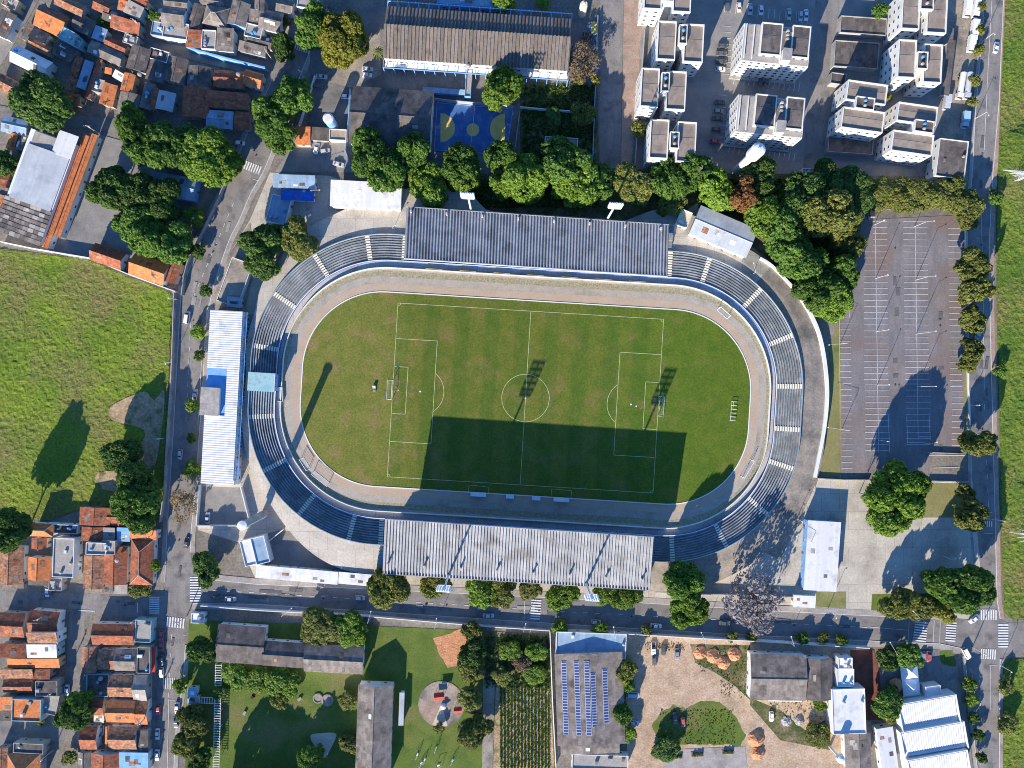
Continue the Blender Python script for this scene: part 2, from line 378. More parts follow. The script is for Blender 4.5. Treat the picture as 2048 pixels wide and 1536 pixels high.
WL = smooth_line([(590,-30),(577,60),(548,150),(515,225),(497,262),(470,330),(447,384),(420,432),(397,490),(372,560),(363,590),(359,650),(352,768),(346,880),(338,1000),(334,1080),(330,1165)], 3)
WR = smooth_line([(660,-30),(645,20),(622,95),(600,150),(575,225),(548,290),(525,345),(502,384),(478,440),(457,482),(427,572),(412,650),(405,768),(397,880),(388,1000),(381,1070),(383,1120),(400,1158)], 3)
SL = [(322,1250),(306,1290),(303,1400),(297,1570)]
SR = [(372,1235),(370,1290),(366,1360),(352,1450),(345,1570)]
road_w = sheet('avenue_road', WL+[(330,1250)]+SL+SR[::-1]+[(385,1206)]+WR[::-1], 'asphalt')
NT = [(400,1158),(512,1169),(768,1180),(1024,1192),(1280,1206),(1536,1222),(1760,1233),(1880,1239),(1925,1241)]
NB = [(385,1206),(512,1208),(768,1224),(1024,1241),(1280,1257),(1536,1272),(1760,1282),(1880,1287),(1922,1296)]
road_s = sheet('boulevard_road', [(370,1158)]+NT+[(1965,1241),(1965,1296)]+NB[::-1]+[(370,1206)], 'asphalt_ew')
road_v = sheet('side_street_road', [(-30,1180),(100,1186),(330,1192),(335,1240),(240,1232),(170,1226),(166,1300),(162,1360),(150,1395),(125,1398),(132,1340),(140,1222),(60,1217),(-30,1213)], 'asphalt')
sheet('alley_road', [(-30,1442),(60,1440),(125,1435),(130,1475),(90,1500),(-30,1488)], 'asphalt_ew')
EL = smooth_line([(1968,-30),(1966,60),(1958,150),(1950,250),(1945,350),(1936,450),(1936,560),(1938,700),(1942,850),(1944,1000),(1950,1100),(1965,1190),(1962,1215),(1945,1236),(1925,1241)], 3)
ER = [(2008,-30),(2003,80),(1998,200),(1985,350),(1978,480),(1980,650),(1985,850),(1990,1050),(1994,1200),(2000,1238),(2012,1245)]
road_e = sheet('east_road', EL+[(1922,1296),(1932,1310),(1940,1400),(1962,1570),(1996,1570),(1998,1320),(2008,1306),(2070,1302),(2070,1246)]+ER[::-1], 'asphalt')
apt = sheet('estate_paving', [(1290,-40),(1935,-40),(1930,352),(1400,352),(1270,340),(1272,200)], 'apt_paving')
road_a = sheet('estate_lane_road', [(1200,-40),(1247,-40),(1245,100),(1240,345),(1198,345),(1200,150)], 'asphalt')
sheet('brick_pavement', [(1249,-40),(1287,-40),(1275,200),(1262,344),(1242,344),(1246,120)], 'brick_pave')
sheet('estate_drive_road', [(1634,-40),(1682,-40),(1672,120),(1648,348),(1604,348),(1622,120)], 'asphalt')
sheet('depot_yard', [(1892,-40),(1960,-40),(1950,120),(1925,280),(1880,270),(1890,120)], 'concrete_old')
# stadium grounds
sheet('stadium_apron', [(540,345),(660,352),(810,400),(1340,440),(1395,400),(1522,510),(1590,575),(1642,680),(1657,780),(1642,905),(1632,958),(1600,1190),(1605,1212),(1310,1196),(760,1166),(690,1172),(515,1166),(478,1085),(396,1060),(398,970),(412,622),(455,515),(500,440)], 'concrete')
sheet('stadium_rear_path', [(1570,560),(1592,578),(1644,680),(1658,780),(1643,905),(1632,958),(1600,1040),(1560,1120),(1480,1080),(1570,960),(1612,860),(1610,740),(1592,640)], 'concrete_old')
sheet('service_yard', [(395,972),(480,975),(498,1048),(393,1050)], 'apt_paving')
sheet('front_yard', [(500,1075),(560,1060),(770,1080),(768,1150),(520,1135)], 'apt_paving')
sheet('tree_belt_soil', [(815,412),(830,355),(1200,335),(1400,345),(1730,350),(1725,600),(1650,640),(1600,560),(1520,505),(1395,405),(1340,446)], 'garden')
# east car park and the plaza south of it
sheet('car_park', [(1723,440),(1925,430),(1934,905),(1858,912),(1856,950),(1944,948),(1944,965),(1675,955),(1682,600),(1700,600)], 'carpark')
sheet('car_park_verge', [(1660,690),(1676,640),(1682,700),(1680,955),(1640,955),(1655,860)], 'lawn_dry')
sheet('roadside_verge', [(1925,700),(1935,700),(1944,905),(1930,905)], 'lawn_dry')
sheet('plaza', [(1636,958),(1945,962),(1965,1190),(1940,1238),(1600,1215),(1606,1050)], 'concrete')
sheet('plaza_lawn', [(1848,966),(1936,966),(1940,1035),(1840,1035)], 'lawn_dry')
sheet('corner_lawn', [(1744,1188),(1900,1186),(1960,1180),(1950,1222),(1742,1220)], 'lawn')
sheet('gate_lawn', [(1632,1183),(1692,1183),(1692,1217),(1630,1213)], 'lawn_dry')
# lawns, gardens and yards south of the boulevard
sheet('park_lawn', [(378,1240),(700,1250),(968,1262),(965,1570),(370,1570),(372,1400)], 'lawn')
sheet('vegetable_garden', [(968,1262),(1102,1268),(1112,1570),(965,1570)], 'garden')
sheet('crop_soil', [(992,1368),(1100,1372),(1110,1570),(985,1570)], 'bare_soil')
sheet('garden_path', [(966,1340),(990,1342),(984,1570),(964,1570)], 'concrete_old')
sheet('clay_patch', ragged(blob([(866,1275),(900,1268),(930,1250),(950,1285),(938,1300),(930,1330),(895,1335),(880,1310)],1),1.0,8), 'red_dirt')
sheet('sand_patch', blob([(622,1470),(640,1466),(672,1467),(665,1490),(650,1515),(640,1505),(625,1485)],4), 'sand')
sheet('building_lot', [(1250,1268),(1530,1280),(1720,1295),(1735,1570),(1255,1570)], 'dirt')
sheet('lot_grass', ragged([(1303,1450),(1320,1425),(1345,1410),(1372,1418),(1400,1402),(1440,1404),(1470,1430),(1492,1470),(1480,1492),(1400,1488),(1320,1490)],1.2,7), 'lawn')
sheet('lot_weeds', [(1380,1288),(1500,1290),(1505,1405),(1470,1372),(1430,1345),(1390,1325)], 'garden')
sheet('lot_margin', [(1500,1290),(1512,1400),(1560,1420),(1610,1460),(1650,1440),(1660,1500),(1560,1480),(1500,1410)], 'garden')
sheet('terracotta_yard', [(1700,1300),(1748,1300),(1768,1385),(1770,1440),(1730,1440),(1728,1380),(1705,1380)], 'red_yard')
sheet('club_yard', [(1755,1300),(1905,1300),(1930,1400),(1950,1570),(1770,1570),(1765,1420)], 'asphalt')
sheet('club_lawn', smooth_line([(1878,1302),(1902,1302),(1912,1330),(1900,1332),(1882,1325),(1878,1302)],3), 'lawn')
# school grounds, yards of the north
sheet('school_yard', [(620,60),(760,10),(1195,40),(1200,345),(690,350),(610,300),(620,190)], 'school_paving')
sheet('school_entrance', [(690,115),(760,60),(762,150),(700,175),(640,160)], 'concrete_old')
sheet('school_garden', [(1040,160),(1195,175),(1198,335),(1040,320)], 'garden')
sheet('corner_yard', [(550,345),(600,265),(700,262),(705,345)], 'apt_paving')
sheet('warehouse_yard', [(195,268),(245,282),(330,330),(380,470),(345,560),(80,500)], 'apt_paving')
sheet('shed_yard_floor', [(455,515),(500,445),(512,530),(490,622),(418,620)], 'concrete_old')
sheet('nw_lane_road', [(-30,205),(35,218),(120,228),(245,238),(320,250),(250,268),(120,252),(-30,232)], 'asphalt_ew')
sheet('nw_street_road', [(45,-30),(95,-30),(45,60),(10,120),(-30,170),(-30,60)], 'asphalt')
sheet('back_lane_road', [(285,62),(520,112),(585,130),(575,165),(400,125),(280,95)], 'asphalt_ew')
# wild fields as uneven grass
lf = [(-30,492),(0,497),(80,507),(180,520),(255,552),(330,580),(346,590),(341,700),(336,800),(330,940),(322,1040),(250,1020),(160,1020),(100,1040),(60,1045),(-30,1045)]
sheet('west_field', lf, 'field')
rough('wild_grass', lf, 0.5, 0.65, 'field', 0.75, 'rough green wild grass filling the walled field')
sheet('bare_soil_patch', blob([(268,790),(292,783),(310,800),(330,780),(326,850),(312,930),(296,955),(270,985),(200,975),(198,945),(250,938),(275,900),(290,860),(225,840),(222,815),(245,800)],3), 'bare_soil', z=0.52)
rf = [(2012,-30),(2075,-30),(2075,1238),(2025,1240),(2008,1225),(2002,1100),(1998,850),(1992,600),(1993,420),(2000,200)]
sheet('east_verge', rf, 'verge')
rough('verge_grass', rf, 0.5, 0.65, 'verge', 0.7, 'rough green grass strip along the east road')
rf2 = [(2014,1318),(2075,1316),(2075,1570),(2006,1570),(2006,1335)]
sheet('south_verge', rf2, 'verge')
rough('verge_grass', rf2, 0.5, 0.65, 'verge', 0.7, 'rough green grass below the southeast junction')

# pavements, raised behind a kerb
def pavement(edge, d, name='pavement', mat='pave', z=0.13):
    o = raised(name, edge + offset(edge, d)[::-1], mat, z)
    k = MB(); wall_line(k, offset(edge, math.copysign(0.6, d)), 0.22, 0.0, z+0.02, conv=True); k.build('kerb', MATS['kerb'], o)
    return o
pavement([p for p in WL if p[1] < 1172], 9)
pavement([p for p in WR if 60 < p[1] < 1120], -10)
pavement(NT[:8], -12, 'pavement', 'pave', 0.134)
pavement(NB, 12, 'pavement', 'pave', 0.138)
pavement(EL[:-9], 7)
pavement(ER[:-1], -9, 'pavement', 'brick_pave')
pavement(SL[1:], 8); pavement(SR[1:], -9)
pavement([(2000,1318),(1999,1400),(1998,1570)], -7)
pavement([(1930,1312),(1940,1400),(1958,1560)], 7)

# ------------------------------------------------------------------ painted markings, each a part of the road it lies on
ZM = 0.16
def zebra(road, a, b, n, length, fill=0.5):      # bars side by side from a to b, each `length` px long across
    A = Vector(a); B = Vector(b); d = (B-A); L_ = d.length; d.normalize(); q = Vector((-d.y, d.x))
    for i in range(n):
        c = A + d*(L_*(i+0.5)/n); h = d*(L_/n*fill/2); v = q*(length/2)
        pts = [c-h-v, c+h-v, c+h+v, c-h+v]
        sheet('crosswalk_bar', [tuple(p) for p in pts], 'paint', z=ZM, parent=road)
def lines(road, segs, wd=0.14, name='road_line', mat='paint', z=ZM):
    m = MB()
    for s_ in segs: strip(m, s_[0:2], s_[2:4], wd, z)
    o = m.build(name, MATS[mat], road); return o
def dashes(a, b, n, fill=0.4):
    out = []
    for i in range(n):
        t0, t1 = (i+.3)/n, (i+.3+fill)/n
        out.append((a[0]+(b[0]-a[0])*t0, a[1]+(b[1]-a[1])*t0, a[0]+(b[0]-a[0])*t1, a[1]+(b[1]-a[1])*t1))
    return out
zebra(road_w, (484,327), (522,342), 8, 17)
zebra(road_w, (585,88), (622,100), 8, 18)
zebra(road_w, (332,1243), (370,1247), 7, 20)
zebra(road_w, (325,1366), (352,1366), 6, 22, 0.35)
zebra(road_s, (391,1152), (391,1204), 10, 22)
zebra(road_v, (309,1193), (309,1228), 8, 20)
zebra(road_s, (1073,1198), (1070,1240), 8, 20)
zebra(road_s, (1843,1242), (1838,1284), 8, 26, 0.5)
zebra(road_s, (1903,1243), (1900,1284), 8, 20)
zebra(road_e, (1960,1230), (1994,1230), 7, 20)
zebra(road_e, (1960,1307), (1992,1309), 7, 20)
zebra(road_e, (2006,1247), (2006,1296), 9, 20)
zebra(road_e, (1963,1048), (1985,1048), 5, 12)
lines(road_w, [(372,1270,366,1270),(343,1268,345,1290),(337,1400,350,1400),(338,1398,335,1536),(405,700,396,850),(505,358,518,362)] + dashes((470,400),(385,600),10) + dashes((343,1280),(337,1400),6) + dashes((382,640),(372,850),9))
lines(road_s, [(1050,1197,1048,1241),(1818,1240,1816,1282),(1868,1240,1866,1284),(1880,1241,1879,1285),(1740,1254,1815,1260)] + dashes((420,1180),(1040,1217),26) + dashes((1090,1221),(1740,1255),28))
lines(road_e, [(1984,-10,1975,150),(1975,150,1968,300),(1962,420,1966,600),(1966,600,1968,780),(1968,1067,1986,1067),(1963,1218,1990,1218),(1978,1330,1994,1330),(1980,1330,1980,1420)] + dashes((1968,800),(1978,1050),9) + dashes((1958,1330),(1965,1530),14))
lines(road_e, [(1943,1345,1950,1380),(1950,1380,1955,1380),(1944,1410,1952,1409),(1944,1430,1953,1430),(1957,1450,1960,1530)], 0.12)
lines(road_v, [(157,1221,190,1222),(275,1205,275,1225)], 0.3)
for px, py, hh in ((281,1212,10),):
    pass
# parking bays
seg = []
for i in range(27):
    y = 443 + i*12.15
    seg.append((1727.5+y*0.0 + (0 if y > 500 else 18), y, 1774 + (y-443)*0.007, y))
    seg.append((1806 + (y-443)*0.012, y, 1854 + (y-443)*0.012, y+0.5))
    seg.append((1896 + (y-443)*0.013, y+14, 1920 + (y-443)*0.013, y+14))
for i in range(13):
    y = 768 + i*12.1
    if y < 910: seg.append((1730,y,1779,y)); seg.append((1811,y,1861,y)) if y < 890 else None
    seg.append((1903,y+2,1927,y+2)) if y < 895 else None
for i in range(27):
    y = 634 + i*12.1
    if y < 945: seg.append((1679 + (y-634)*0.012, y, 1701 + (y-634)*0.012, y))
seg += [(1750,450,1757,905),(1830,452,1836,880),(1700,610,1699,634),(1679,634,1680,950)]
lines(bpy.data.objects['car_park'], seg, 0.13, 'parking_line')
lines(bpy.data.objects['car_park'], [(1776,830,1779,905),(1813,833,1815,885),(1858,833,1860,880),(1813,885,1838,885),(1838,873,1862,874)], 0.16, 'parking_line')
lines(bpy.data.objects['car_park'], [(1866,936,1927,934),(1858,911,1930,911)], 0.25, 'yellow_line', 'yellow_paint')
lines(bpy.data.objects['car_park'], dashes((1680,690),(1680,950),1,1.0), 0.2, 'yellow_line', 'yellow_paint')
# bays of the housing estate
seg = []
for k in range(9): seg.append((1442,52+k*12,1462,53+k*12))
for k in range(9): seg.append((1438,190+k*12,1452,191+k*12))
for k in range(14): seg.append((1470+k*10,148+k*1.2,1467+k*10,168+k*1.2))
for k in range(14): seg.append((1460+k*10,287+k*1.4,1457+k*10,304+k*1.4))
for k in range(16): seg.append((1450+k*11,5+k*1.5,1449+k*11,25+k*1.5))
lines(apt, seg, 0.16, 'parking_line')
# ------------------------------------------------------------------ the stadium
CA, SA = math.cos(math.radians(3.5)), math.sin(math.radians(3.5))
def LP(u, v): return (1051+u*CA-v*SA, 796+u*SA+v*CA)
def oval(HL, HW, r, sp=6.0, cu=0.0):
    """rounded rectangle in pitch coordinates: list of (u,v,nu,nv)"""
    out = []
    cs = [(HL-r, HW-r, 0), (-(HL-r), HW-r, 90), (-(HL-r), -(HW-r), 180), (HL-r, -(HW-r), 270)]
    for k, (cx, cy, a0) in enumerate(cs):
        n = max(4, int(r*math.pi/2/sp))
        for i in range(n+1):
            a = math.radians(a0 + 90*i/n)
            out.append((cx+r*math.cos(a)+cu, cy+r*math.sin(a), math.cos(a), math.sin(a)))
        nx_, ny_, _ = cs[(k+1) % 4]; a1 = math.radians(a0+90)
        ex, ey = cx+r*math.cos(a1), cy+r*math.sin(a1); fx, fy = nx_+r*math.cos(a1), ny_+r*math.sin(a1)
        m = int(math.hypot(fx-ex, fy-ey)/sp/2)
        for i in range(1, m):
            out.append((ex+(fx-ex)*i/m+cu, ey+(fy-ey)*i/m, math.cos(a1), math.sin(a1)))
    return out
def opx(o, t=0.0): return [LP(u+nu*t, v+nv*t) for u, v, nu, nv in o]

# grass colours vary over the ground: green east end, dry west end, mown bands on the pitch
def pitchmat(name, bands):
    m = mk(name, (0.082,0.118,0.015), (0.118,0.14,0.022), 0.2, (0.17,0.14,0.045), 0.09, (0.52,0.72), grain=0.26, gs=1.6, bump=0.05)
    t = m.node_tree; N = t.nodes; L = t.links; bs = N['Principled BSDF']
    src = bs.inputs['Base Color'].links[0].from_socket
    pos = N.new('ShaderNodeNewGeometry').outputs['Position']
    mp = N.new('ShaderNodeMapping'); c = P(1051,796)
    mp.vector_type = 'TEXTURE'; mp.inputs['Location'].default_value = (c.x, c.y, 0); mp.inputs['Rotation'].default_value = (0,0,-math.radians(3.5)); L.new(pos, mp.inputs['Vector'])
    sx = N.new('ShaderNodeSeparateXYZ'); L.new(mp.outputs[0], sx.inputs[0])
    nz = N.new('ShaderNodeTexNoise'); nz.inputs['Scale'].default_value = 0.06; nz.inputs['Detail'].default_value = 4; L.new(pos, nz.inputs['Vector'])
    ad = N.new('ShaderNodeMath'); ad.operation = 'MULTIPLY_ADD'; L.new(nz.outputs['Fac'], ad.inputs[0]); ad.inputs[1].default_value = 26; L.new(sx.outputs['X'], ad.inputs[2])
    rp = N.new('ShaderNodeMapRange'); rp.inputs[1].default_value = -80; rp.inputs[2].default_value = 106; L.new(ad.outputs[0], rp.inputs[0])
    cr = N.new('ShaderNodeValToRGB'); L.new(rp.outputs[0], cr.inputs[0]); e = cr.color_ramp.elements
    e[0].position = 0.0; e[0].color = (1.5,1.25,1.6,1); e[1].position = 1.0; e[1].color = (0.85,1.0,0.6,1)
    for p_, cc in ((0.2,(1.45,1.2,1.5,1)),(0.29,(0.95,0.95,0.9,1)),(0.55,(1.0,1.0,0.95,1)),(0.72,(0.85,1.0,0.8,1)),(0.8,(0.8,1.02,0.6,1))):
        k = e.new(p_); k.color = cc
    mx = N.new('ShaderNodeMix'); mx.data_type = 'RGBA'; mx.blend_type = 'MULTIPLY'; mx.inputs[0].default_value = 1
    L.new(src, mx.inputs[6]); L.new(cr.outputs[0], mx.inputs[7]); out = mx.outputs[2]
    if bands:
        mu = N.new('ShaderNodeMath'); mu.operation = 'MULTIPLY'; L.new(sx.outputs['X'], mu.inputs[0]); mu.inputs[1].default_value = 2*math.pi/11.5
        si = N.new('ShaderNodeMath'); si.operation = 'SINE'; L.new(mu.outputs[0], si.inputs[0])
        r3 = N.new('ShaderNodeMapRange'); r3.inputs[1].default_value = -0.35; r3.inputs[2].default_value = 0.35; L.new(si.outputs[0], r3.inputs[0])
        m2 = N.new('ShaderNodeMix'); m2.data_type = 'RGBA'; m2.blend_type = 'MULTIPLY'; m2.inputs[0].default_value = 1
        c2 = N.new('ShaderNodeMix'); c2.data_type = 'RGBA'; L.new(r3.outputs[0], c2.inputs[0]); c2.inputs[6].default_value = (0.84,0.95,0.85,1); c2.inputs[7].default_value = (1.12,1.04,1.06,1)
        L.new(out, m2.inputs[6]); L.new(c2.outputs[2], m2.inputs[7]); out = m2.outputs[2]
    L.new(out, bs.inputs['Base Color'])
mk('worn', (0.16,0.14,0.045), (0.2,0.165,0.07), 0.5, (0.11,0.125,0.02), 0.6, (0.4,0.6), grain=0.25, gs=1.6)
pitchmat('infield', False); pitchmat('pitch', True)

inner = oval(449, 195, 160)
wallo = oval(488, 243, 205)
sheet('running_track', opx(wallo), 'track', z=0.10)
def ring(name, o, t0, t1, mat, z):
    a, b = opx(o, t0), opx(o, t1); n = len(a)
    vs = [(*P(*p)[:2], z) for p in a] + [(*P(*p)[:2], z) for p in b]
    me = bpy.data.meshes.new(name); me.from_pydata(vs, [], [(i,(i+1)%n,n+(i+1)%n,n+i) for i in range(n)]); me.update()
    r = obj(name, me, MATS[mat]); r['kind'] = 'structure'; return r
ring('inner_lane', inner, 0, 17, 'clay', 0.112)
ring('weedy_margin', inner, 31, 43, 'weeds', 0.108)
sheet('infield_grass', opx(inner), 'infield', z=0.13)
pit = sheet('football_pitch', [LP(-266,-174), LP(266,-174), LP(266,174), LP(-266,174)], 'pitch', z=0.14)
m = MB(); wall_line(m, opx(inner), 0.35, 0.0, 0.26, closed=True)
tag(m.build('track_kerb', MATS['whitewall']), 'low white kerb around the oval infield grass', 'kerb')
# pitch lines
px_m = S
seg = []
def rect(u0,v0,u1,v1): return [(*LP(u0,v0),*LP(u1,v0)),(*LP(u1,v0),*LP(u1,v1)),(*LP(u1,v1),*LP(u0,v1)),(*LP(u0,v1),*LP(u0,v0))]
seg += rect(-266,-174,266,174) + [(*LP(0,-174),*LP(0,174))]
for s_ in (-1, 1):
    seg += rect(s_*266,-103,s_*(266-83),103)[:3] + rect(s_*266,-47,s_*(266-28),47)[:3]
def arc(cu, cv, r, a0, a1, n=40):
    return [(*LP(cu+r*math.cos(a0+(a1-a0)*i/n), cv+r*math.sin(a0+(a1-a0)*i/n)), *LP(cu+r*math.cos(a0+(a1-a0)*(i+1)/n), cv+r*math.sin(a0+(a1-a0)*(i+1)/n))) for i in range(n)]
seg += arc(0,0,47.5,0,2*math.pi,60)
for s_ in (-1, 1):
    th = math.acos((83-55)/47.5)
    seg += arc(s_*(266-55),0,47.5,(math.pi if s_ > 0 else 0)-th,(math.pi if s_ > 0 else 0)+th,20)
    for v in (-1, 1): seg += arc(s_*266,v*174,5.5,*( (math.pi/2*{(1,1):2,(-1,1):3,(-1,-1):0,(1,-1):1}[(s_,v)],)*1 + (math.pi/2*({(1,1):2,(-1,1):3,(-1,-1):0,(1,-1):1}[(s_,v)]+1),) ),6)
lines(pit, seg, 0.16, 'pitch_line', 'pitch_paint', 0.155)
dots = MB()
for u, v, r in ((0,0,.35),(-211,0,.35),(211,0,.35),(-255,0,.2),(222,3,.3)):
    c = P(*LP(u,v)); dots.add([(c.x+r*math.cos(i*.785), c.y+r*math.sin(i*.785), 0.16) for i in range(8)], [tuple(range(8))])
for k_, (u, v, a, b) in enumerate(((-258,0,5,26),(258,2,5,26),(0,0,4,4),(-228,0,6,10),(230,0,5,9))):
    pts = [LP(u+a*(1+.35*R.random())*math.cos(i*.52), v+b*(1+.35*R.random())*math.sin(i*.52)) for i in range(12)]
    sheet('worn_turf', smooth_line(pts+pts[:1],3), 'worn', z=.146, parent=pit)
dots.build('pitch_spot', MATS['paint'], pit)
lines(pit, [(938,970,978,974),(938,970,937,985),(978,974,977,988)]+[(1103,978,1143,981),(1103,978,1102,992),(1143,981,1142,996)], 0.12, 'technical_area_line', 'pitch_paint', 0.155)

# walls round the track and the moat behind them
ring('moat', wallo, 0, 22, 'moat', 0.05)
m = MB(); wall_line(m, opx(wallo, 1), 0.3, 0.0, 1.1, closed=True)
tag(m.build('track_wall', MATS['whitewall']), 'white wall running right round the running track', 'wall')
for i in range(7):
    a = LP(-215+i*68,-246.5); b = LP(-215+i*68+33,-246.5)
    m = MB(); wall_line(m, [a,b], 0.12, 0.0, 1.15)
    o = m.build('advert_board', MATS['yellow_paint']); tag(o, f'yellow advertising board on the north track wall, {("first","second","third","fourth","fifth","sixth","seventh")[i]} from the west', 'board', 'yellow boards along the north track wall')

# terraces: ten stepped rows, cut into sections by aisles
path = oval(501, 259, 217, 6.0)
NP = len(path)
ZR = [0.9 + 0.38*i for i in range(11)]
def tpt(i, t, z): u, v, nu, nv = path[i % NP]; return P(*LP(u+nu*t, v+nv*t), z)
DEP = 5.1
ter = empty('terrace_stand', P(*LP(0,0)), 0, 'grey concrete stepped terrace stand ringing the whole oval stadium', 'grandstand')
T0 = P(*LP(0,0))
def near_idx(px, py):
    best = min(range(NP), key=lambda i: (LP(path[i][0]+path[i][2]*25, path[i][1]+path[i][3]*25)[0]-px)**2+(LP(path[i][0]+path[i][2]*25, path[i][1]+path[i][3]*25)[1]-py)**2)
    return best
AIS = [(806,490),(737,492),(645,530),(578,607),(532,695),(525,832),(560,927),(617,1008),(705,1053),(761,1063),(1342,512),(1411,545),(1497,600),(1560,680),(1583,772),(1577,853),(1560,926),(1512,1008),(1438,1068),(1343,1092),
       (860,1070),(960,1075),(1060,1080),(1160,1085),(1250,1090),(900,500),(1000,505),(1100,510),(1200,515),(1290,520)]
ai = sorted(near_idx(*a) for a in AIS)
bx = near_idx(521,765)
ai = sorted(set(ai + [bx]))
def row_mesh(idx, k):
    """one terrace row: a raised seat edge in front and a lower footway behind, swept along the path"""
    z = ZR[k]; t0 = k*DEP
    prof = [(t0, z-0.38 if k else 0.0), (t0, z+0.14), (t0+2.3, z+0.14), (t0+2.3, z-0.06), (t0+DEP, z-0.06)]
    vs = []; n = len(prof)
    for i in idx:
        for t, zz in prof: vs.append(tpt(i, t, zz)-T0)
    fs = [(a*n+b, a*n+b+1, (a+1)*n+b+1, (a+1)*n+b) for a in range(len(idx)-1) for b in range(n-1)]
    me = bpy.data.meshes.new('step'); me.from_pydata([tuple(v) for v in vs], [], fs)
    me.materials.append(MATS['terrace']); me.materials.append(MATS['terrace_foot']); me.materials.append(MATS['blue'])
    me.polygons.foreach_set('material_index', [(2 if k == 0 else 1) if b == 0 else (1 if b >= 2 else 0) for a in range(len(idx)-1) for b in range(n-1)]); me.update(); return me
for j in range(len(ai)):
    a, b = ai[j], ai[(j+1) % len(ai)]
    if b <= a: b += NP
    idx = list(range(a, b+1))
    sec = empty('seating_section', (0,0,0)); sec.parent = ter
    for k in range(10): obj('step', row_mesh(idx, k), None, sec)
for a in ai:
    if a == bx: continue
    al = empty('aisle', (0,0,0)); al.parent = ter
    u, v, nu, nv = path[a]; tu, tv = -nv, nu
    for k in range(10):
        q = []
        for t, s_ in ((k*DEP+0.9,-1),(k*DEP+0.9,1),(k*DEP+3.9,1),(k*DEP+3.9,-1)):
            w_ = 4.6*s_; q.append(P(*LP(u+nu*t+tu*w_, v+nv*t+tv*w_), ZR[k]+0.2)-T0)
        MB().slab([tuple(x) for x in q], 0.35).build('aisle_step', MATS['aisle_paint'], al)
# front coping, back wall, blue rail
n = NP
def sweep(t0, t1, z0, z1, name, mat, parent=ter, i0=0, i1=NP, closed=True):
    vs = []; ii = range(i0, i1)
    for i in ii:
        for t, z in ((t0,z0),(t0,z1),(t1,z1),(t1,z0)): vs.append(tuple(tpt(i,t,z1)*1.0-T0) if z == z1 else tuple(Vector((*tpt(i,t,z1)[:2], z))-T0))
    k = len(ii); fs = []
    for i in range(k if closed else k-1):
        a, b = 4*i, 4*((i+1) % k)
        for c in range(4): fs.append((a+c, b+c, b+(c+1)%4, a+(c+1)%4))
    me = bpy.data.meshes.new(name); me.from_pydata(vs, [], fs); me.update()
    return obj(name, me, MATS[mat], parent)
sweep(-1.3, 0.2, 0.0, 1.25, 'front_parapet', 'blue'); sweep(-1.3, 0.2, 1.25, 1.35, 'parapet_coping', 'whitewall')
sweep(51.2, 52.8, 0.0, 5.1, 'back_wall', 'greywall')
sweep(51.4, 52.6, 5.1, 5.25, 'wall_coping', 'metal_blue')
# raised concourse behind the terraces, held by a retaining edge
CON = [(0,101,2.5),(25,104,2.6),(45,112,3.0),(70,100,3.2),(85,66,3.6),(105,70,3.6),(125,100,3.4),(140,112,3.3),(160,72,3.6),(180,60,3.9),(192,66,3.9),(200,84,3.4),(212,106,3.2),(228,150,3.2),(240,150,3.2),(250,110,3.4),(270,100,3.4),(300,100,3.4),(316,138,3.0),(326,100,2.7),(342,100,2.5),(360,101,2.5)]
def con(i):
    a = math.degrees(math.atan2(path[i][1], path[i][0])) % 360
    for p, q in zip(CON, CON[1:]):
        if p[0] <= a <= q[0]:
            f = (a-p[0])/(q[0]-p[0]); f = f*f*(3-2*f); return a, p[1]+(q[1]-p[1])*f, p[2]+(q[2]-p[2])*f
vs = []; mi = []
for i in range(NP):
    a, t, z = con(i); e = tpt(i, t, z)
    vs += [tuple(tpt(i,52.8,4.1)), tuple(tpt(i,52.8+(t-52.8)*.4,4.1+(z-4.1)*.25)), tuple(e), (e.x,e.y,0.0)]
fs = []
for i in range(NP):
    k2 = (i+1) % NP
    for c in range(3): fs.append((4*i+c, 4*i+c+1, 4*k2+c+1, 4*k2+c)); mi.append(1 if (con(i)[0] > 332 or con(i)[0] < 50) and c < 2 else 0)
me = bpy.data.meshes.new('stadium_concourse'); me.from_pydata(vs, [], fs); me.materials.append(MATS['concrete']); me.materials.append(MATS['concrete_old']); me.polygons.foreach_set('material_index', mi); me.update()
obj('stadium_concourse', me)['kind'] = 'structure'
# raised rows under the two covered stands
for (u0, u1, sg) in ((-246,268,-1),(-270,258,1)):
    ut = empty('upper_tier', (0,0,0)); ut.parent = ter
    for i in range(6):
        a = sg*(313+i*6.5); b = sg*(313+(i+1)*6.5); z = 5.3+.55*i
        q = [P(*LP(u0,a))-T0, P(*LP(u1,a))-T0, P(*LP(u1,b))-T0, P(*LP(u0,b))-T0]
        if sg > 0: q = q[::-1]
        MB().hexa([(p.x,p.y,0) for p in q], [(p.x,p.y,z) for p in q]).build('step', MATS['terrace'], ut)

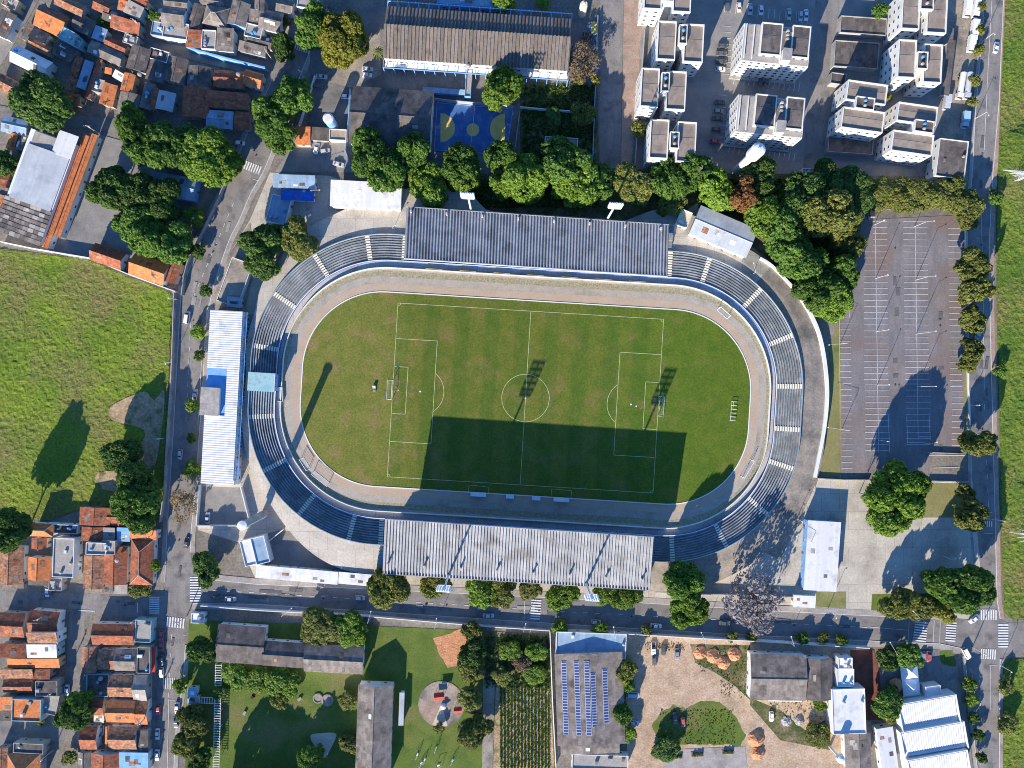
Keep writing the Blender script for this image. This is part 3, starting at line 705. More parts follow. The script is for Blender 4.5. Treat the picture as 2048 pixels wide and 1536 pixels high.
# big corrugated roofs over the two long stands
def grand_roof(label, FL, FR, BR, BL, zf, zb, n, posts_t, name):
    f0, f1, b1, b0 = P(*FL, zf), P(*FR, zf), P(*BR, zb), P(*BL, zb)
    base = (f0+f1+b0+b1)/4; base.z = 0
    r = empty(name, base, 0, label, 'roof')
    for i in range(n):
        a, b = i/n, (i+1)/n
        A = f0.lerp(f1,a)-base; B = f0.lerp(f1,b)-base; C = b0.lerp(b1,b)-base; D = b0.lerp(b1,a)-base
        vs = []
        for p, q in ((A,B),(D,C)):
            for t, dz in ((0,0),(0.3,0.0),(0.4,0.6),(0.76,0.6),(0.86,0.0),(1.0,0.0)):
                x = p.lerp(q,t); vs.append((x.x, x.y, x.z+dz))
        me = bpy.data.meshes.new('roof_channel'); me.from_pydata(vs, [], [(k,k+1,k+7,k+6) for k in range(5)]); me.update()
        obj('roof_channel', me, MATS['canal'], r)
    for p, q in ((f0,f1),(b0,b1)):
        d = (q-p).normalized(); e = Vector((-d.y,d.x,0))*.12; z1 = Vector((0,0,.62)); z0 = Vector((0,0,-.5)); a, b = p-base, q-base
        MB().hexa([tuple(v+z0) for v in (a-e,b-e,b+e,a+e)],[tuple(v+z1) for v in (a-e,b-e,b+e,a+e)]).build('fascia', MATS['canal'], r)
    m = MB()
    for p, q in ((f0,f1),(b0,b1),(f0.lerp(b0,.5),f1.lerp(b1,.5))):
        m.tube(p-base-Vector((0,0,.3)), q-base-Vector((0,0,.3)), 0.25, n=5)
    m.build('purlin', MATS['steel'], r)
    for i in range(8):
        t = (i+0.15)/7.4
        F = f0.lerp(f1,t)-base; B = b0.lerp(b1,t)-base
        c = F.lerp(B, 0.72); MB().tube((c.x,c.y,0), (c.x,c.y,c.z-.4), 0.32, n=8).build('column', MATS['pole'], r)
        MB().tube(F-Vector((0,0,.7)), B-Vector((0,0,.9)), 0.28, 0.4, n=5).build('beam', MATS['steel'], r)
        if i < 7 or True:
            p = F.lerp(B, posts_t); mm = MB(); mm.box(p.x-.25,p.x+.25,p.y-.35,p.y+.35,p.z-.2,p.z+2.4); mm.box(p.x-.3,p.x+.3,p.y-.5,p.y+.4,p.z+2.4,p.z+2.7); mm.build('tie_post', MATS['pole'], r)
    return r
grand_roof('long grey corrugated roof over the north stand, in dull light', (808,517), (1335,553), (1338,450), (813,414), 15.5, 12.5, 86, 0.9, 'grandstand_roof')
grand_roof('long bright corrugated roof over the south stand beside the boulevard', (770,1038), (1308,1074), (1300,1180), (765,1147), 16.5, 13.0, 86, 0.8, 'grandstand_roof')
for (a, b, lab) in (((812,423),(1336,459),'concrete rear wall of the north covered stand'),((768,1132),(1302,1166),'concrete rear wall of the south covered stand')):
    m = MB(); wall_line(m, [a,b], 0.3, 0, 12.2); tag(m.build('rear_wall', MATS['greywall']), lab, 'wall')

# floodlight masts
def mast_meshes():
    pole = MB().tube((0,0,0),(0,0,36),0.55,0.28,n=10).mesh('mast_pole', None, True)
    fr = MB()
    for z in (31.4,32.6,33.8,35.0,36.2): fr.box(-2.4,2.4,-.12,.12,z-.12,z+.12)
    for x in (-2.2,0,2.2): fr.box(x-.1,x+.1,-.1,.1,31,36.6)
    fr.box(-2.2,2.2,-.9,.6,30.6,30.7)
    lamp = MB().lathe([(0.1,-.5),(0.28,-.3),(0.5,0.05),(0.5,0.12)],8).mesh('lamp')
    return pole, fr.mesh('lamp_frame'), lamp
PO, FRM, LMP = mast_meshes()
for hx, hy, lab, rz in ((935,388,'floodlight mast behind the north roof, nearer its west end',0.06),(1232,408,'floodlight mast behind the north roof, nearer its east end',0.06),
                    (887,1181,'floodlight mast behind the south roof, nearer its west end',math.pi+.06),(1184,1199,'floodlight mast behind the south roof, nearer its east end',math.pi+.06)):
    b = P(hx,hy,34.5); b.z = 0
    r = empty('floodlight_mast', b, -rz, lab, 'floodlight', 'stadium floodlight masts')
    obj('pole', PO, MATS['galv'], r); obj('lamp_frame', FRM, MATS['galv'], r)
    for z in (31.4,32.6,33.8,35.0,36.2):
        for k in range(6):
            l = obj('floodlight', LMP, MATS['lamp'], r, (-2+k*.8,-.45,z+.1)); l.rotation_euler = (math.radians(145),0,0)
# concrete water column and the white water tower
r = empty('water_column', P(485,1051,26)*Vector((1,1,0)) if False else Vector((*P(484,1051,26)[:2],0)), 0, 'tall grey concrete column with white disc top behind the southwest terrace', 'water tower')
MB().tube((0,0,0),(0,0,25.4),1.45,1.3,n=20).build('shaft', MATS['greywall'], r, smooth=False)
MB().lathe([(1.4,25.4),(1.7,25.6),(1.7,26.2),(0.5,26.5)],20).build('cap', MATS['whitewall'], r)
r = empty('water_tower', Vector((*P(1517,299,28)[:2],0)), 0, 'slim white water tower leaning over the estate parking, above the tree belt', 'water tower')
MB().lathe([(1.5,0),(1.5,20),(1.5,20.1)],18).build('shaft', MATS['whitewall'], r)
MB().lathe([(1.5,20),(2.5,21.5),(2.5,28),(1.6,28.6),(0.4,28.8)],18).build('tank', MATS['whitewall'], r)
MB().lathe([(0.5,28.6),(0.5,29.5),(0.1,29.6)],8).build('vent', MATS['galv'], r)

# goals
def goal(u, s_, lab, width=7.4, name='football_goal', rz=None, at=None, depth=2.2):
    p = P(*(at or LP(u,0))); p.z = 0.14
    r = empty(name, p, (rz if rz is not None else (-math.radians(3.5) + (math.pi if s_ < 0 else 0))), lab, 'goal')
    h = width/2; fr = MB()
    for y in (-h,h): MB().tube((0,y,0),(0,y,2.44),0.09,n=6).build('post', MATS['lamp'], r)
    MB().tube((0,-h,2.44),(0,h,2.44),0.09,n=6).build('crossbar', MATS['lamp'], r)
    for y in (-h,h):
        fr.tube((0,y,2.44),(depth*.45,y,2.4),.05,n=5); fr.tube((depth*.45,y,2.4),(depth,y,0.05),.05,n=5); fr.tube((0,y,.05),(depth,y,.05),.05,n=5)
    fr.tube((depth,-h,.05),(depth,h,.05),.05,n=5); fr.build('net_frame', MATS['lamp'], r)
    nt_ = MB()
    for i in range(13):
        y = -h+2*h*i/12
        nt_.tube((depth*.45,y,2.4),(depth,y,.05),.012,n=3,cap=False); nt_.tube((0,y,2.44),(depth*.45,y,2.4),.012,n=3,cap=False)
    for k in range(5):
        t = k/5; x = depth*.45+(depth*.55)*t; z = 2.4-2.35*t; nt_.tube((x,-h,z),(x,h,z),.012,n=3,cap=False)
    nt_.build('net', MATS['net'], r)
goal(-266,-1,'white football goal at the west end of the pitch'); goal(266,1,'white football goal at the east end of the pitch')
for at, rz, lab, wd in (((1448,624),math.radians(-42+180),'white spare goal on the northeast bend of the track',5),((609,929),math.radians(-58),'small white spare goal on the southwest bend, nearer the west end',5),((641,959),math.radians(-38),'long white spare goal on the southwest bend of the track',7.4),((1495,938),math.radians(60),'white spare goal on the southeast bend of the track',7.4)):
    goal(0,1,lab,wd,'spare_goal',rz+math.pi/2,at,1.2)
# dug-outs
for i, (x, y, L_) in enumerate(((957,987,6.0),(1020,991,3.0),(1072,994.5,3.2),(1122,997.5,6.0))):
    p = P(x,y); p.z = 0.1
    r = empty('dugout', p, -math.radians(3.5), ('long white dugout shelter nearest the west end of the touchline','short white dugout shelter, second from the west end of the touchline','short white dugout shelter, third from the west end of the touchline','long white dugout shelter nearest the east end of the touchline')[i], 'dugout', 'dugouts on the south touchline')
    MB().slab([(-L_/2,-.9,1.9),(L_/2,-.9,1.9),(L_/2,.8,2.2),(-L_/2,.8,2.2)],.08).build('canopy', MATS['tarp'], r)
    MB().box(-L_/2,L_/2,-.95,-.88,0,1.85).build('back_panel', MATS['lightblue'], r)
    for sx in (-1,1): MB().box(sx*L_/2-.04,sx*L_/2+.04,-.88,.5,0,1.95).build('side_panel', MATS['lightblue'], r)
    MB().box(-L_/2+.2,L_/2-.2,-.7,-.3,.4,.48).build('bench_seat', MATS['wood'], r)
# training frames on the east infield
r = empty('training_frame', P(1466,822)+Vector((0,0,.13)), -math.radians(5), 'white ladder shaped training frame lying on the east infield', 'training frame')
for k in range(6):
    m = MB(); y = 3.6-k*1.45; m.tube((-1.0,y,0.9),(1.0,y,0.9),.07,n=5); m.tube((-1.0,y,0),(-1.0,y,.9),.06,n=5); m.tube((1.0,y,0),(1.0,y,.9),.06,n=5); m.build('hurdle', MATS['lamp'], r)
m = MB(); m.tube((-1,3.6,.9),(-1,-3.65,.9),.06,n=5); m.tube((-.4,3.6,.9),(-.4,.7,.9),.06,n=5); m.build('rail', MATS['lamp'], r)
r = empty('pitch_trolley', P(749,776)+Vector((0,0,.13)), 0, 'small white trolley parked on the dry grass behind the west goal', 'trolley')
MB().box(-.7,.7,-.5,.9,.35,.5).build('deck', MATS['fc_light'], r); MB().box(-.55,.55,.2,.85,.5,1.1).build('box', MATS['tarp'], r)
for x in (-.6,.6): MB().tube((x-.08,-.9,.3),(x+.08,-.9,.3),.3,n=10).build('wheel', MATS['tyre'], r)
MB().box(-.5,.5,-1.5,-.7,.3,.45).build('tray', MATS['fc_light'], r)
# broadcast cabin in the west terrace
r = empty('press_cabin', Vector((*P(522,764,7.2)[:2],0)), -math.radians(3.5), 'flat pale green roofed cabin set in the middle of the west terrace', 'cabin')
MB().box(-4.6,4.6,-3.2,3.2,0,6.9).build('wall', MATS['lightblue'], r)
MB().box(-5.0,5.0,-3.5,3.5,6.9,7.2).build('roof_slab', MATS['teal'], r)
MB().box(5.0,5.15,-3.5,3.5,6.7,7.3).build('fascia', MATS['whitewall'], r)
for k in range(3): MB().box(4.6,4.65,-2.6+k*1.9,-1.1+k*1.9,4.2,6.0).build('window', MATS['glass'], r)
# pedestrian tunnel rails at its foot
m = MB(); wall_line(m, [(553,775),(564,775),(565,803),(555,803)], 0.15, 0, 1.3); tag(m.build('tunnel_rail', MATS['whitewall']), 'white rail around the players tunnel below the west cabin', 'rail')
# outer white wall on the east side
ow = smooth_line([(1520,516),(1545,532),(1588,576)],6)
m = MB(); wall_line(m, ow, 1.0, 0, 3.6); tag(m.build('boundary_wall', MATS['whitewall']), 'short white curved wall beside the northeast tree belt', 'wall')
ow = smooth_line([(1602,595),(1622,628),(1640,672),(1651,730),(1655,790),(1650,850),(1640,905),(1630,955)],6)
m = MB(); wall_line(m, ow, 1.3, 0, 3.5); tag(m.build('boundary_wall', MATS['whitewall']), 'long white curved wall between the stadium and the car park', 'wall')
# ------------------------------------------------------------------ buildings
def win_mesh(w_, h_):
    def f():
        m = MB(); m.box(-w_/2,w_/2,-.03,.05,0,h_); m.mi = 1; m.box(-w_/2+.08,w_/2-.08,.05,.07,.08,h_-.08)
        return m.mesh('window', [MATS['whitewall'], MATS['glass']])
    return shared(('win',w_,h_), f)
def door_mesh():
    return shared('door', lambda: BOX(-.45,.45,-.03,.06,0,2.1).mesh('door', [MATS['wood']]))

def local_root(name, label, cat, group, cx, cy, ang, z, z0=0.0):
    c = P(cx, cy, z+z0); c.z = z0
    return empty(name, c, -math.radians(ang), label, cat, group), c

def openings(r, hw, hd, ze, c, ang, floors=None, gap=3.6, ww=1.2, wh=1.1, door=True):
    """windows and a door on the two walls turned towards the middle of the place"""
    a = -math.radians(ang); floors = floors or max(1, int(ze/2.9))
    faces = []
    for nx, ny, ln in ((1,0,hd),(-1,0,hd),(0,1,hw),(0,-1,hw)):
        wx, wy = nx*math.cos(a)-ny*math.sin(a), nx*math.sin(a)+ny*math.cos(a)
        if wx*-c.x + wy*-c.y > 0.25*c.length: faces.append((nx,ny,ln))
    for nx, ny, ln in faces:
        n = max(1, int(2*ln/gap)); rot = math.atan2(-nx, ny)
        for fl in range(floors):
            zz = 1.0 + fl*(ze/floors)
            if zz + wh > ze - .1: zz = max(.4, ze-.2-wh)
            for i in range(n):
                t = -ln + 2*ln*(i+.5)/n
                if door and fl == 0 and i == n//2 and (nx, ny) == faces[0][:2]:
                    obj('door', door_mesh(), None, r, (nx*hw-ny*t, ny*hd+nx*t, 0), rot); continue
                obj('window', win_mesh(ww, wh), None, r, (nx*hw-ny*t, ny*hd+nx*t, zz), rot)

def house(label, cx, cy, w_, d_, ang=0, ze=3.2, kind='gx', rm='tile_r', wm='greywall', rise=None, name='house', cat='house', group=None, over=0.35, win=True, z0=0.0):
    """one building: w_,d_ are the roof's size in photograph pixels seen at eave height; kind gx/gy gable (ridge along w/d), hip, sx/sy single pitch, flat"""
    r, c = local_root(name, label, cat, group, cx, cy, ang, ze, z0)
    k = (1-(ze+z0)/H)/S; W, D = w_*k/2, d_*k/2; hw, hd = W-over, D-over
    hw, hd = max(hw, .4), max(hd, .4)
    mat = MATS[rm]; wmat = MATS[wm]
    if kind == 'flat':
        BOX(-W,W,-D,D,0,ze).build('wall', wmat, r)
        BOX(-W+.2,W-.2,-D+.2,D-.2,ze,ze+.06).build('roof_slab', mat, r)
        m = MB(); m.box(-W,W,D-.2,D,ze,ze+.55); m.box(-W,W,-D,-D+.2,ze,ze+.55); m.box(-W,-W+.2,-D+.2,D-.2,ze,ze+.55); m.box(W-.2,W,-D+.2,D-.2,ze,ze+.55); m.build('parapet', wmat, r)
        hw, hd = W, D
    else:
        rot = kind in ('gy','sy') or (kind == 'hip' and D > W)
        A, B = (D, W) if rot else (W, D)          # A half length of the ridge, B half span
        def X(x, y, z): return (-y, x, z) if rot else (x, y, z)
        rise = rise if rise is not None else B*0.36
        th = 0.14
        if kind in ('gx','gy'):
            MB().slab([X(-A,-B,ze),X(A,-B,ze),X(A,0.02,ze+rise),X(-A,0.02,ze+rise)], th).build('roof_slope', mat, r)
            MB().slab([X(-A,-0.02,ze+rise-.004),X(A,-0.02,ze+rise-.004),X(A,B,ze),X(-A,B,ze)], th).build('roof_slope', mat, r)
            m = MB(); m.tube(X(-A,0,ze+rise+.03), X(A,0,ze+rise+.03), .13, n=6); m.build('ridge_cap', mat, r)
            a_, b_ = (hd, hw) if rot else (hw, hd)
            q = MB(); q.box(-hw,hw,-hd,hd,0,ze-.12)
            top = ze+rise*(b_/B)*0+rise-.3
            for s_ in (-1, 1):
                q.add([X(s_*a_,-b_,ze-.12),X(s_*a_,b_,ze-.12),X(s_*a_,0,ze+rise*.92-.2),X(s_*(a_-.25),-b_,ze-.12),X(s_*(a_-.25),b_,ze-.12),X(s_*(a_-.25),0,ze+rise*.92-.2)],
                      [(0,1,2),(5,4,3),(0,3,4,1),(1,4,5,2),(2,5,3,0)])
            q.build('wall', wmat, r)
        elif kind == 'hip':
            q = max(A-B, 0.0)
            e = [X(-A,-B,ze),X(A,-B,ze),X(A,B,ze),X(-A,B,ze)]; p0, p1 = X(-q,0,ze+rise), X(q,0,ze+rise)
            for poly in ((e[0],e[1],p1,p0),(e[2],e[3],p0,p1),(e[1],e[2],p1),(e[3],e[0],p0)):
                poly = [p for i, p in enumerate(poly) if i == 0 or p != poly[i-1]]
                n = len(poly)
                MB().add([(p[0],p[1],p[2]-th) for p in poly]+list(poly), [tuple(range(n-1,-1,-1)),tuple(range(n,2*n))]+[(i,(i+1)%n,n+(i+1)%n,n+i) for i in range(n)]).build('roof_slope', mat, r)
            m = MB()
            for a_, b_ in ((e[0],p0),(e[3],p0),(e[1],p1),(e[2],p1),(p0,p1)):
                if a_ != b_: m.tube(Vector(a_)+Vector((0,0,.04)), Vector(b_)+Vector((0,0,.04)), .14, n=5)
            m.build('ridge_cap', MATS['fc_light'], r)
            BOX(-hw,hw,-hd,hd,0,ze-.12).build('wall', wmat, r)
        else:
            s_ = 1 if rise >= 0 else -1; ri = abs(rise)
            lo, hi = (ze, ze+ri) if s_ > 0 else (ze+ri, ze)
            MB().slab([X(-A,-B,lo),X(A,-B,lo),X(A,B,hi),X(-A,B,hi)], th).build('roof_slope', mat, r)
            BOX(-hw,hw,-hd,hd,0,ze-.14).build('wall', wmat, r)
            if ri > .2:
                q = MB(); b_ = hw if rot else hd; a_ = hd if rot else hw; y = b_ if s_ > 0 else -b_
                q.hexa([X(*p,ze-.14) for p in ((-a_,y-.1),(a_,y-.1),(a_,y+.1),(-a_,y+.1))],[X(*p,ze+ri*.9-.14) for p in ((-a_,y-.1),(a_,y-.1),(a_,y+.1),(-a_,y+.1))]); q.build('upstand', wmat, r)
    if win: openings(r, hw, hd, ze, c, ang, gap=4.6)
    if win and kind == 'flat':
        for i in range(R.randint(1,3)):
            x, y = R.uniform(-W+1,W-1) if W > 1.2 else 0, R.uniform(-D+1,D-1) if D > 1.2 else 0
            if R.random() < .5: MB().lathe([(.5,ze+.06),(.58,ze+.95),(.25,ze+1.15)],9,(x,y,0)).build('roof_tank', MATS[R.choice(('tankblue','fc_light','metal_blue'))], r)
            else: a_ = R.uniform(.4,1.1); BOX(x-a_,x+a_,y-.5,y+.6,ze+.06,ze+R.uniform(.4,1.6)).build('roof_box', MATS[R.choice(('greywall','white','fc'))], r)
    elif win and kind in ('gx','gy','sx','sy') and W > 1.5 and D > 1.5:
        for i in range(R.randint(1,4)):
            w2, l2 = R.uniform(.5,min(1.3,A*.45)), R.uniform(.7,min(2.2,B*.6)); x = R.uniform(-A*.75+w2,A*.75-w2) if A*.75 > w2 else 0
            if kind in ('gx','gy'):
                sg = R.choice((-1,1)); t0 = R.uniform(.12,.4); t1 = min(.92, t0+l2/B); zt = lambda t: ze+rise*(1-t)
                q = [X(x-w2,sg*B*t1,zt(t1)),X(x+w2,sg*B*t1,zt(t1)),X(x+w2,sg*B*t0,zt(t0)),X(x-w2,sg*B*t0,zt(t0))]
                if sg > 0: q = q[::-1]
            else:
                y0 = R.uniform(-B*.85,B*.2); y1 = min(B*.9,y0+l2); zt = lambda y: lo+(hi-lo)*(y+B)/(2*B)
                q = [X(x-w2,y0,zt(y0)),X(x+w2,y0,zt(y0)),X(x+w2,y1,zt(y1)),X(x-w2,y1,zt(y1))]
            pm_ = R.choice(('tile_b','tile_r','tile_b','fc')) if rm.startswith('tile') else R.choice(('fc_light','fcd','fc','tile_b','white'))
            MB().slab([(p[0],p[1],p[2]+.05) for p in q], .04).build('repair_sheet', MATS[pm_], r)
    return r

def water_tank(label, x, y, z, rad=0.75, mat='tankblue'):
    o = empty('water_tank', P(x,y,z), 0, label, 'water tank', 'rooftop water tanks')
    MB().lathe([(rad*.85,0),(rad,.9)],12).build('tank_body', MATS[mat], o)
    MB().lathe([(rad*1.05,.9),(rad*1.05,1.0),(rad*.4,1.2)],12).build('tank_lid', MATS[mat], o)

def slab_block(r, x0, x1, y0, y1, ze, par=0.9, roof='aptroof', ridge=True, wall='aptwall', name='wing'):
    """one wing of an apartment block inside root r, local metres"""
    w_ = BOX(x0,x1,y0,y1,0,ze).build(name, MATS[wall], r)
    t = .35
    m = MB(); m.box(x0,x1,y1-t,y1,ze,ze+par); m.box(x0,x1,y0,y0+t,ze,ze+par); m.box(x0,x0+t,y0+t,y1-t,ze,ze+par); m.box(x1-t,x1,y0+t,y1-t,ze,ze+par); m.build('parapet', MATS[wall], w_)
    ym = (y0+y1)/2 + (y1-y0)*.12
    e = .12
    MB().slab([(x0+t,y0+t,ze+.1),(x1-t,y0+t,ze+.1),(x1-t,ym-e,ze+.35),(x0+t,ym-e,ze+.35)],.1).build('roof_sheet', MATS[roof], w_)
    MB().slab([(x0+t,ym+e,ze+.35),(x1-t,ym+e,ze+.35),(x1-t,y1-t,ze+.1),(x0+t,y1-t,ze+.1)],.1).build('roof_sheet', MATS[roof], w_)
    return w_
def apt_windows(w_, x0, x1, y0, y1, ze, floors, s_face=True, w_face=True, e_face=False):
    me = win_mesh(1.3,1.2); fh = ze/floors
    for fl in range(floors):
        z = fl*fh+1.1
        if s_face:
            n = max(2, int((x1-x0)/2.6))
            for i in range(n): obj('window', me, None, w_, (x0+(x1-x0)*(i+.5)/n, y0, z), math.pi)
        if w_face:
            n = max(2, int((y1-y0)/3.0))
            for i in range(n): obj('window', me, None, w_, (x0, y0+(y1-y0)*(i+.5)/n, z), math.pi/2)

def aptH(label, wings, core, ze=13.0, floors=4, ang=3, group='pale apartment blocks of the estate'):
    """wings: pixel rectangles (x0,y0,x1,y1) of the roofs; core: the stair tower between them"""
    cx = sum(q[0]+q[2] for q in wings)/2/len(wings); cy = sum(q[1]+q[3] for q in wings)/2/len(wings)
    r, c = local_root('apartment_block', label, 'apartment block', group, cx, cy, ang, ze)
    k = (1-ze/H)/S; a = math.radians(ang)
    def loc(q):
        mx, my = (q[0]+q[2])/2-cx, (q[1]+q[3])/2-cy
        lx = (mx*math.cos(a)+my*math.sin(a))*k; ly = -(-mx*math.sin(a)+my*math.cos(a))*k
        hx, hy = (q[2]-q[0])/2*k, (q[3]-q[1])/2*k
        return lx-hx, lx+hx, ly-hy, ly+hy
    for q in wings:
        b = loc(q); w_ = slab_block(r, *b, ze); apt_windows(w_, *b, ze, floors)
    b = loc(core)
    t = BOX(*b,0,ze+1.6).build('stair_tower', MATS['aptwall'], r)
    m = MB(); x0,x1,y0,y1 = b
    m.box(x0,x1,y1-.25,y1,ze+1.6,ze+2.2); m.box(x0,x1,y0,y0+.25,ze+1.6,ze+2.2); m.box(x0,x0+.25,y0+.25,y1-.25,ze+1.6,ze+2.2); m.box(x1-.25,x1,y0+.25,y1-.25,ze+1.6,ze+2.2); m.build('parapet', MATS['aptwall'], t)
    BOX(x0+.25,x1-.25,y0+.25,y1-.25,ze+1.6,ze+1.66).build('roof_slab', MATS['fcd'], t)
    for i in range(2): MB().lathe([(.55,ze+1.66),(.6,ze+2.5),(.3,ze+2.7)],8,((x0+x1)/2,y0+(y1-y0)*(.3+.4*i),0)).build('roof_tank', MATS['tankblue' if i else 'fc_light'], t)
    return r

# ------------------------------------------------------------------ trees
def crown_mesh(name, rad, nl, seed, flat=0.75, clump=0.95, leaves=26, lobes=7, leaf=0.5, dens=1.0, hole=0.0):
    rr = random.Random(seed)
    L_ = [(Vector((rr.gauss(0,.06)*rad,rr.gauss(0,.06)*rad,rad*.1)), rad*.46)]
    for i in range(lobes+2):
        a = 2*math.pi*(i+rr.random()*.9)/(lobes+2); q = rad*(.38+.38*rr.random())
        L_.append((Vector((math.cos(a)*q, math.sin(a)*q, (rr.random()-.5)*rad*.7*flat)), rad*(.22+.22*rr.random())))
    wts = [s**2 for _, s in L_]
    vs = []; fs = []; tint = []
    n = int(nl*dens)
    cl = []
    tries = 0
    while len(cl) < n and tries < n*12:
        tries += 1
        c, s_ = rr.choices(L_, wts)[0]
        d = Vector((rr.gauss(0,1), rr.gauss(0,1), rr.gauss(0.45,1))).normalized()
        p = c + Vector((d.x*s_, d.y*s_, d.z*s_*flat))
        if any((p-c2).length < s2*.86 for c2, s2 in L_ if c2 is not c): continue
        cl.append((rr.random()*.25+.5*((L_.index((c,s_))*.618)%1), p + Vector((rr.gauss(0,.2),rr.gauss(0,.2),rr.gauss(0,.25)))*rad*.1, d))
    for t0_, p, d in cl:
        cr_ = clump*(.65+.6*rr.random()); tb = t0_+.3*rr.random()
        for k in range(int(leaves*(.6+.8*rr.random()))):
            e = Vector((rr.gauss(0,1), rr.gauss(0,1), rr.gauss(0.2,1))).normalized()
            if e.dot(d) < -.35: e = -e
            q = p + e*cr_*(.75+.3*rr.random())
            nn = (e + Vector((rr.gauss(0,.4), rr.gauss(0,.4), rr.gauss(.15,.4)))).normalized()
            u = nn.orthogonal().normalized(); v = nn.cross(u); t = rr.random()*6.28
            u, v = u*math.cos(t)+v*math.sin(t), v*math.cos(t)-u*math.sin(t)
            s1 = leaf*(.6+.7*rr.random()); s2 = s1*(.45+.3*rr.random())
            b = len(vs); bend = nn*(-.18*s1)
            vs += [tuple(q-u*s1+bend), tuple(q-v*s2), tuple(q+u*s1+bend), tuple(q+v*s2)]
            fs.append((b,b+1,b+2,b+3)); tint.append(min(1,max(0,tb+rr.gauss(0,.14))))
    me = bpy.data.meshes.new(name); me.from_pydata(vs, [], fs)
    at = me.attributes.new('tint','FLOAT','FACE'); at.data.foreach_set('value', tint); me.update()
    return me
CR = {'L': [crown_mesh('crown_large',8.0,560,11+i,leaves=26,leaf=.52,clump=1.0) for i in range(6)],
      'M': [crown_mesh('crown_medium',5.0,260,31+i,leaves=24,leaf=.46,clump=.85) for i in range(5)],
      'S': [crown_mesh('crown_small',2.4,70,51+i,leaves=22,leaf=.34,clump=.62,lobes=5) for i in range(4)],
      'T': [crown_mesh('crown_sparse',5.0,120,71+i,leaves=14,leaf=.32,clump=1.05) for i in range(3)]}
def trunk_mesh(seed, h=1.0):
    rr = random.Random(seed); m = MB()
    m.tube((0,0,0),(.02,.01,.45),.05,.036,n=7); m.tube((.02,.01,.45),(.0,.02,.95),.036,.014,n=6)
    for i in range(6):
        a = i*1.05+rr.random()*.5; z0 = .34+.07*i
        e = (math.cos(a)*.34, math.sin(a)*.34, z0+.24+.1*rr.random()); mid = (math.cos(a)*.16, math.sin(a)*.16, z0+.12)
        m.tube((.01,.01,z0), mid, .024,.017,n=5); m.tube(mid, e, .017,.007,n=5)
    return m.mesh('trunk')
TRK = [trunk_mesh(i) for i in range(3)]
def bare_mesh(seed):
    rr = random.Random(seed); m = MB()
    def br(p, d, l, r, dep):
        q = p + d*l; m.tube(p, q, r, r*.6, n=4 if dep > 1 else 6, cap=False)
        if dep >= 4: return
        for i in range(3 if dep < 3 else 4):
            e = (d + Vector((rr.gauss(0,.55), rr.gauss(0,.55), rr.gauss(.05,.35)))).normalized(); br(q, e, l*(.62+.2*rr.random()), r*.58, dep+1)
    br(Vector((0,0,0)), Vector((0,0,1)), .32, .03, 0)
    return m.mesh('branches')

TN = [0]
def tree(label, x, y, rp, h=None, mat='leaf_green', kind=None, name='tree', group=None, flat=1.0, cat='tree'):
    """crown centre at pixel x,y with radius rp pixels"""
    i = TN[0]; TN[0] += 1; rr = random.Random(100+i)
    r0 = rp/S
    h = h*(1.6 if h >= 8 else 1.3 if h >= 5.5 else 1.0)
    semi = min(h*.42, r0*1.5)
    zc = h - semi
    k = (1-zc/H); r0 *= k
    kind = kind or ('L' if r0 > 5.4 else 'M' if r0 > 3.0 else 'S')
    ref = {'L':8.0,'M':5.0,'S':2.4,'T':5.0}[kind]
    c = P(x, y, zc); base = Vector((c.x, c.y, 0))
    r = empty(name, base, rr.random()*6.28, label, cat, group)
    me = CR[kind][i % len(CR[kind])]
    key = me.name+mat
    me2 = _shared.get(key)
    if me2 is None: me2 = me.copy(); me2.materials.clear(); me2.materials.append(MATS[mat]); _shared[key] = me2
    s_ = r0/ref*1.1
    obj('crown', me2, None, r, (0,0,zc), 0, (s_*(.88+.28*rr.random()), s_*(.88+.28*rr.random()), semi/(ref*.66)*(.92+.16*rr.random())))
    tk = obj('trunk', TRK[i % 3], MATS['bark'], r, (0,0,0), 0, (max(r0*1.1,.8), max(r0*1.1,.8), zc+r0*.2))
    return r

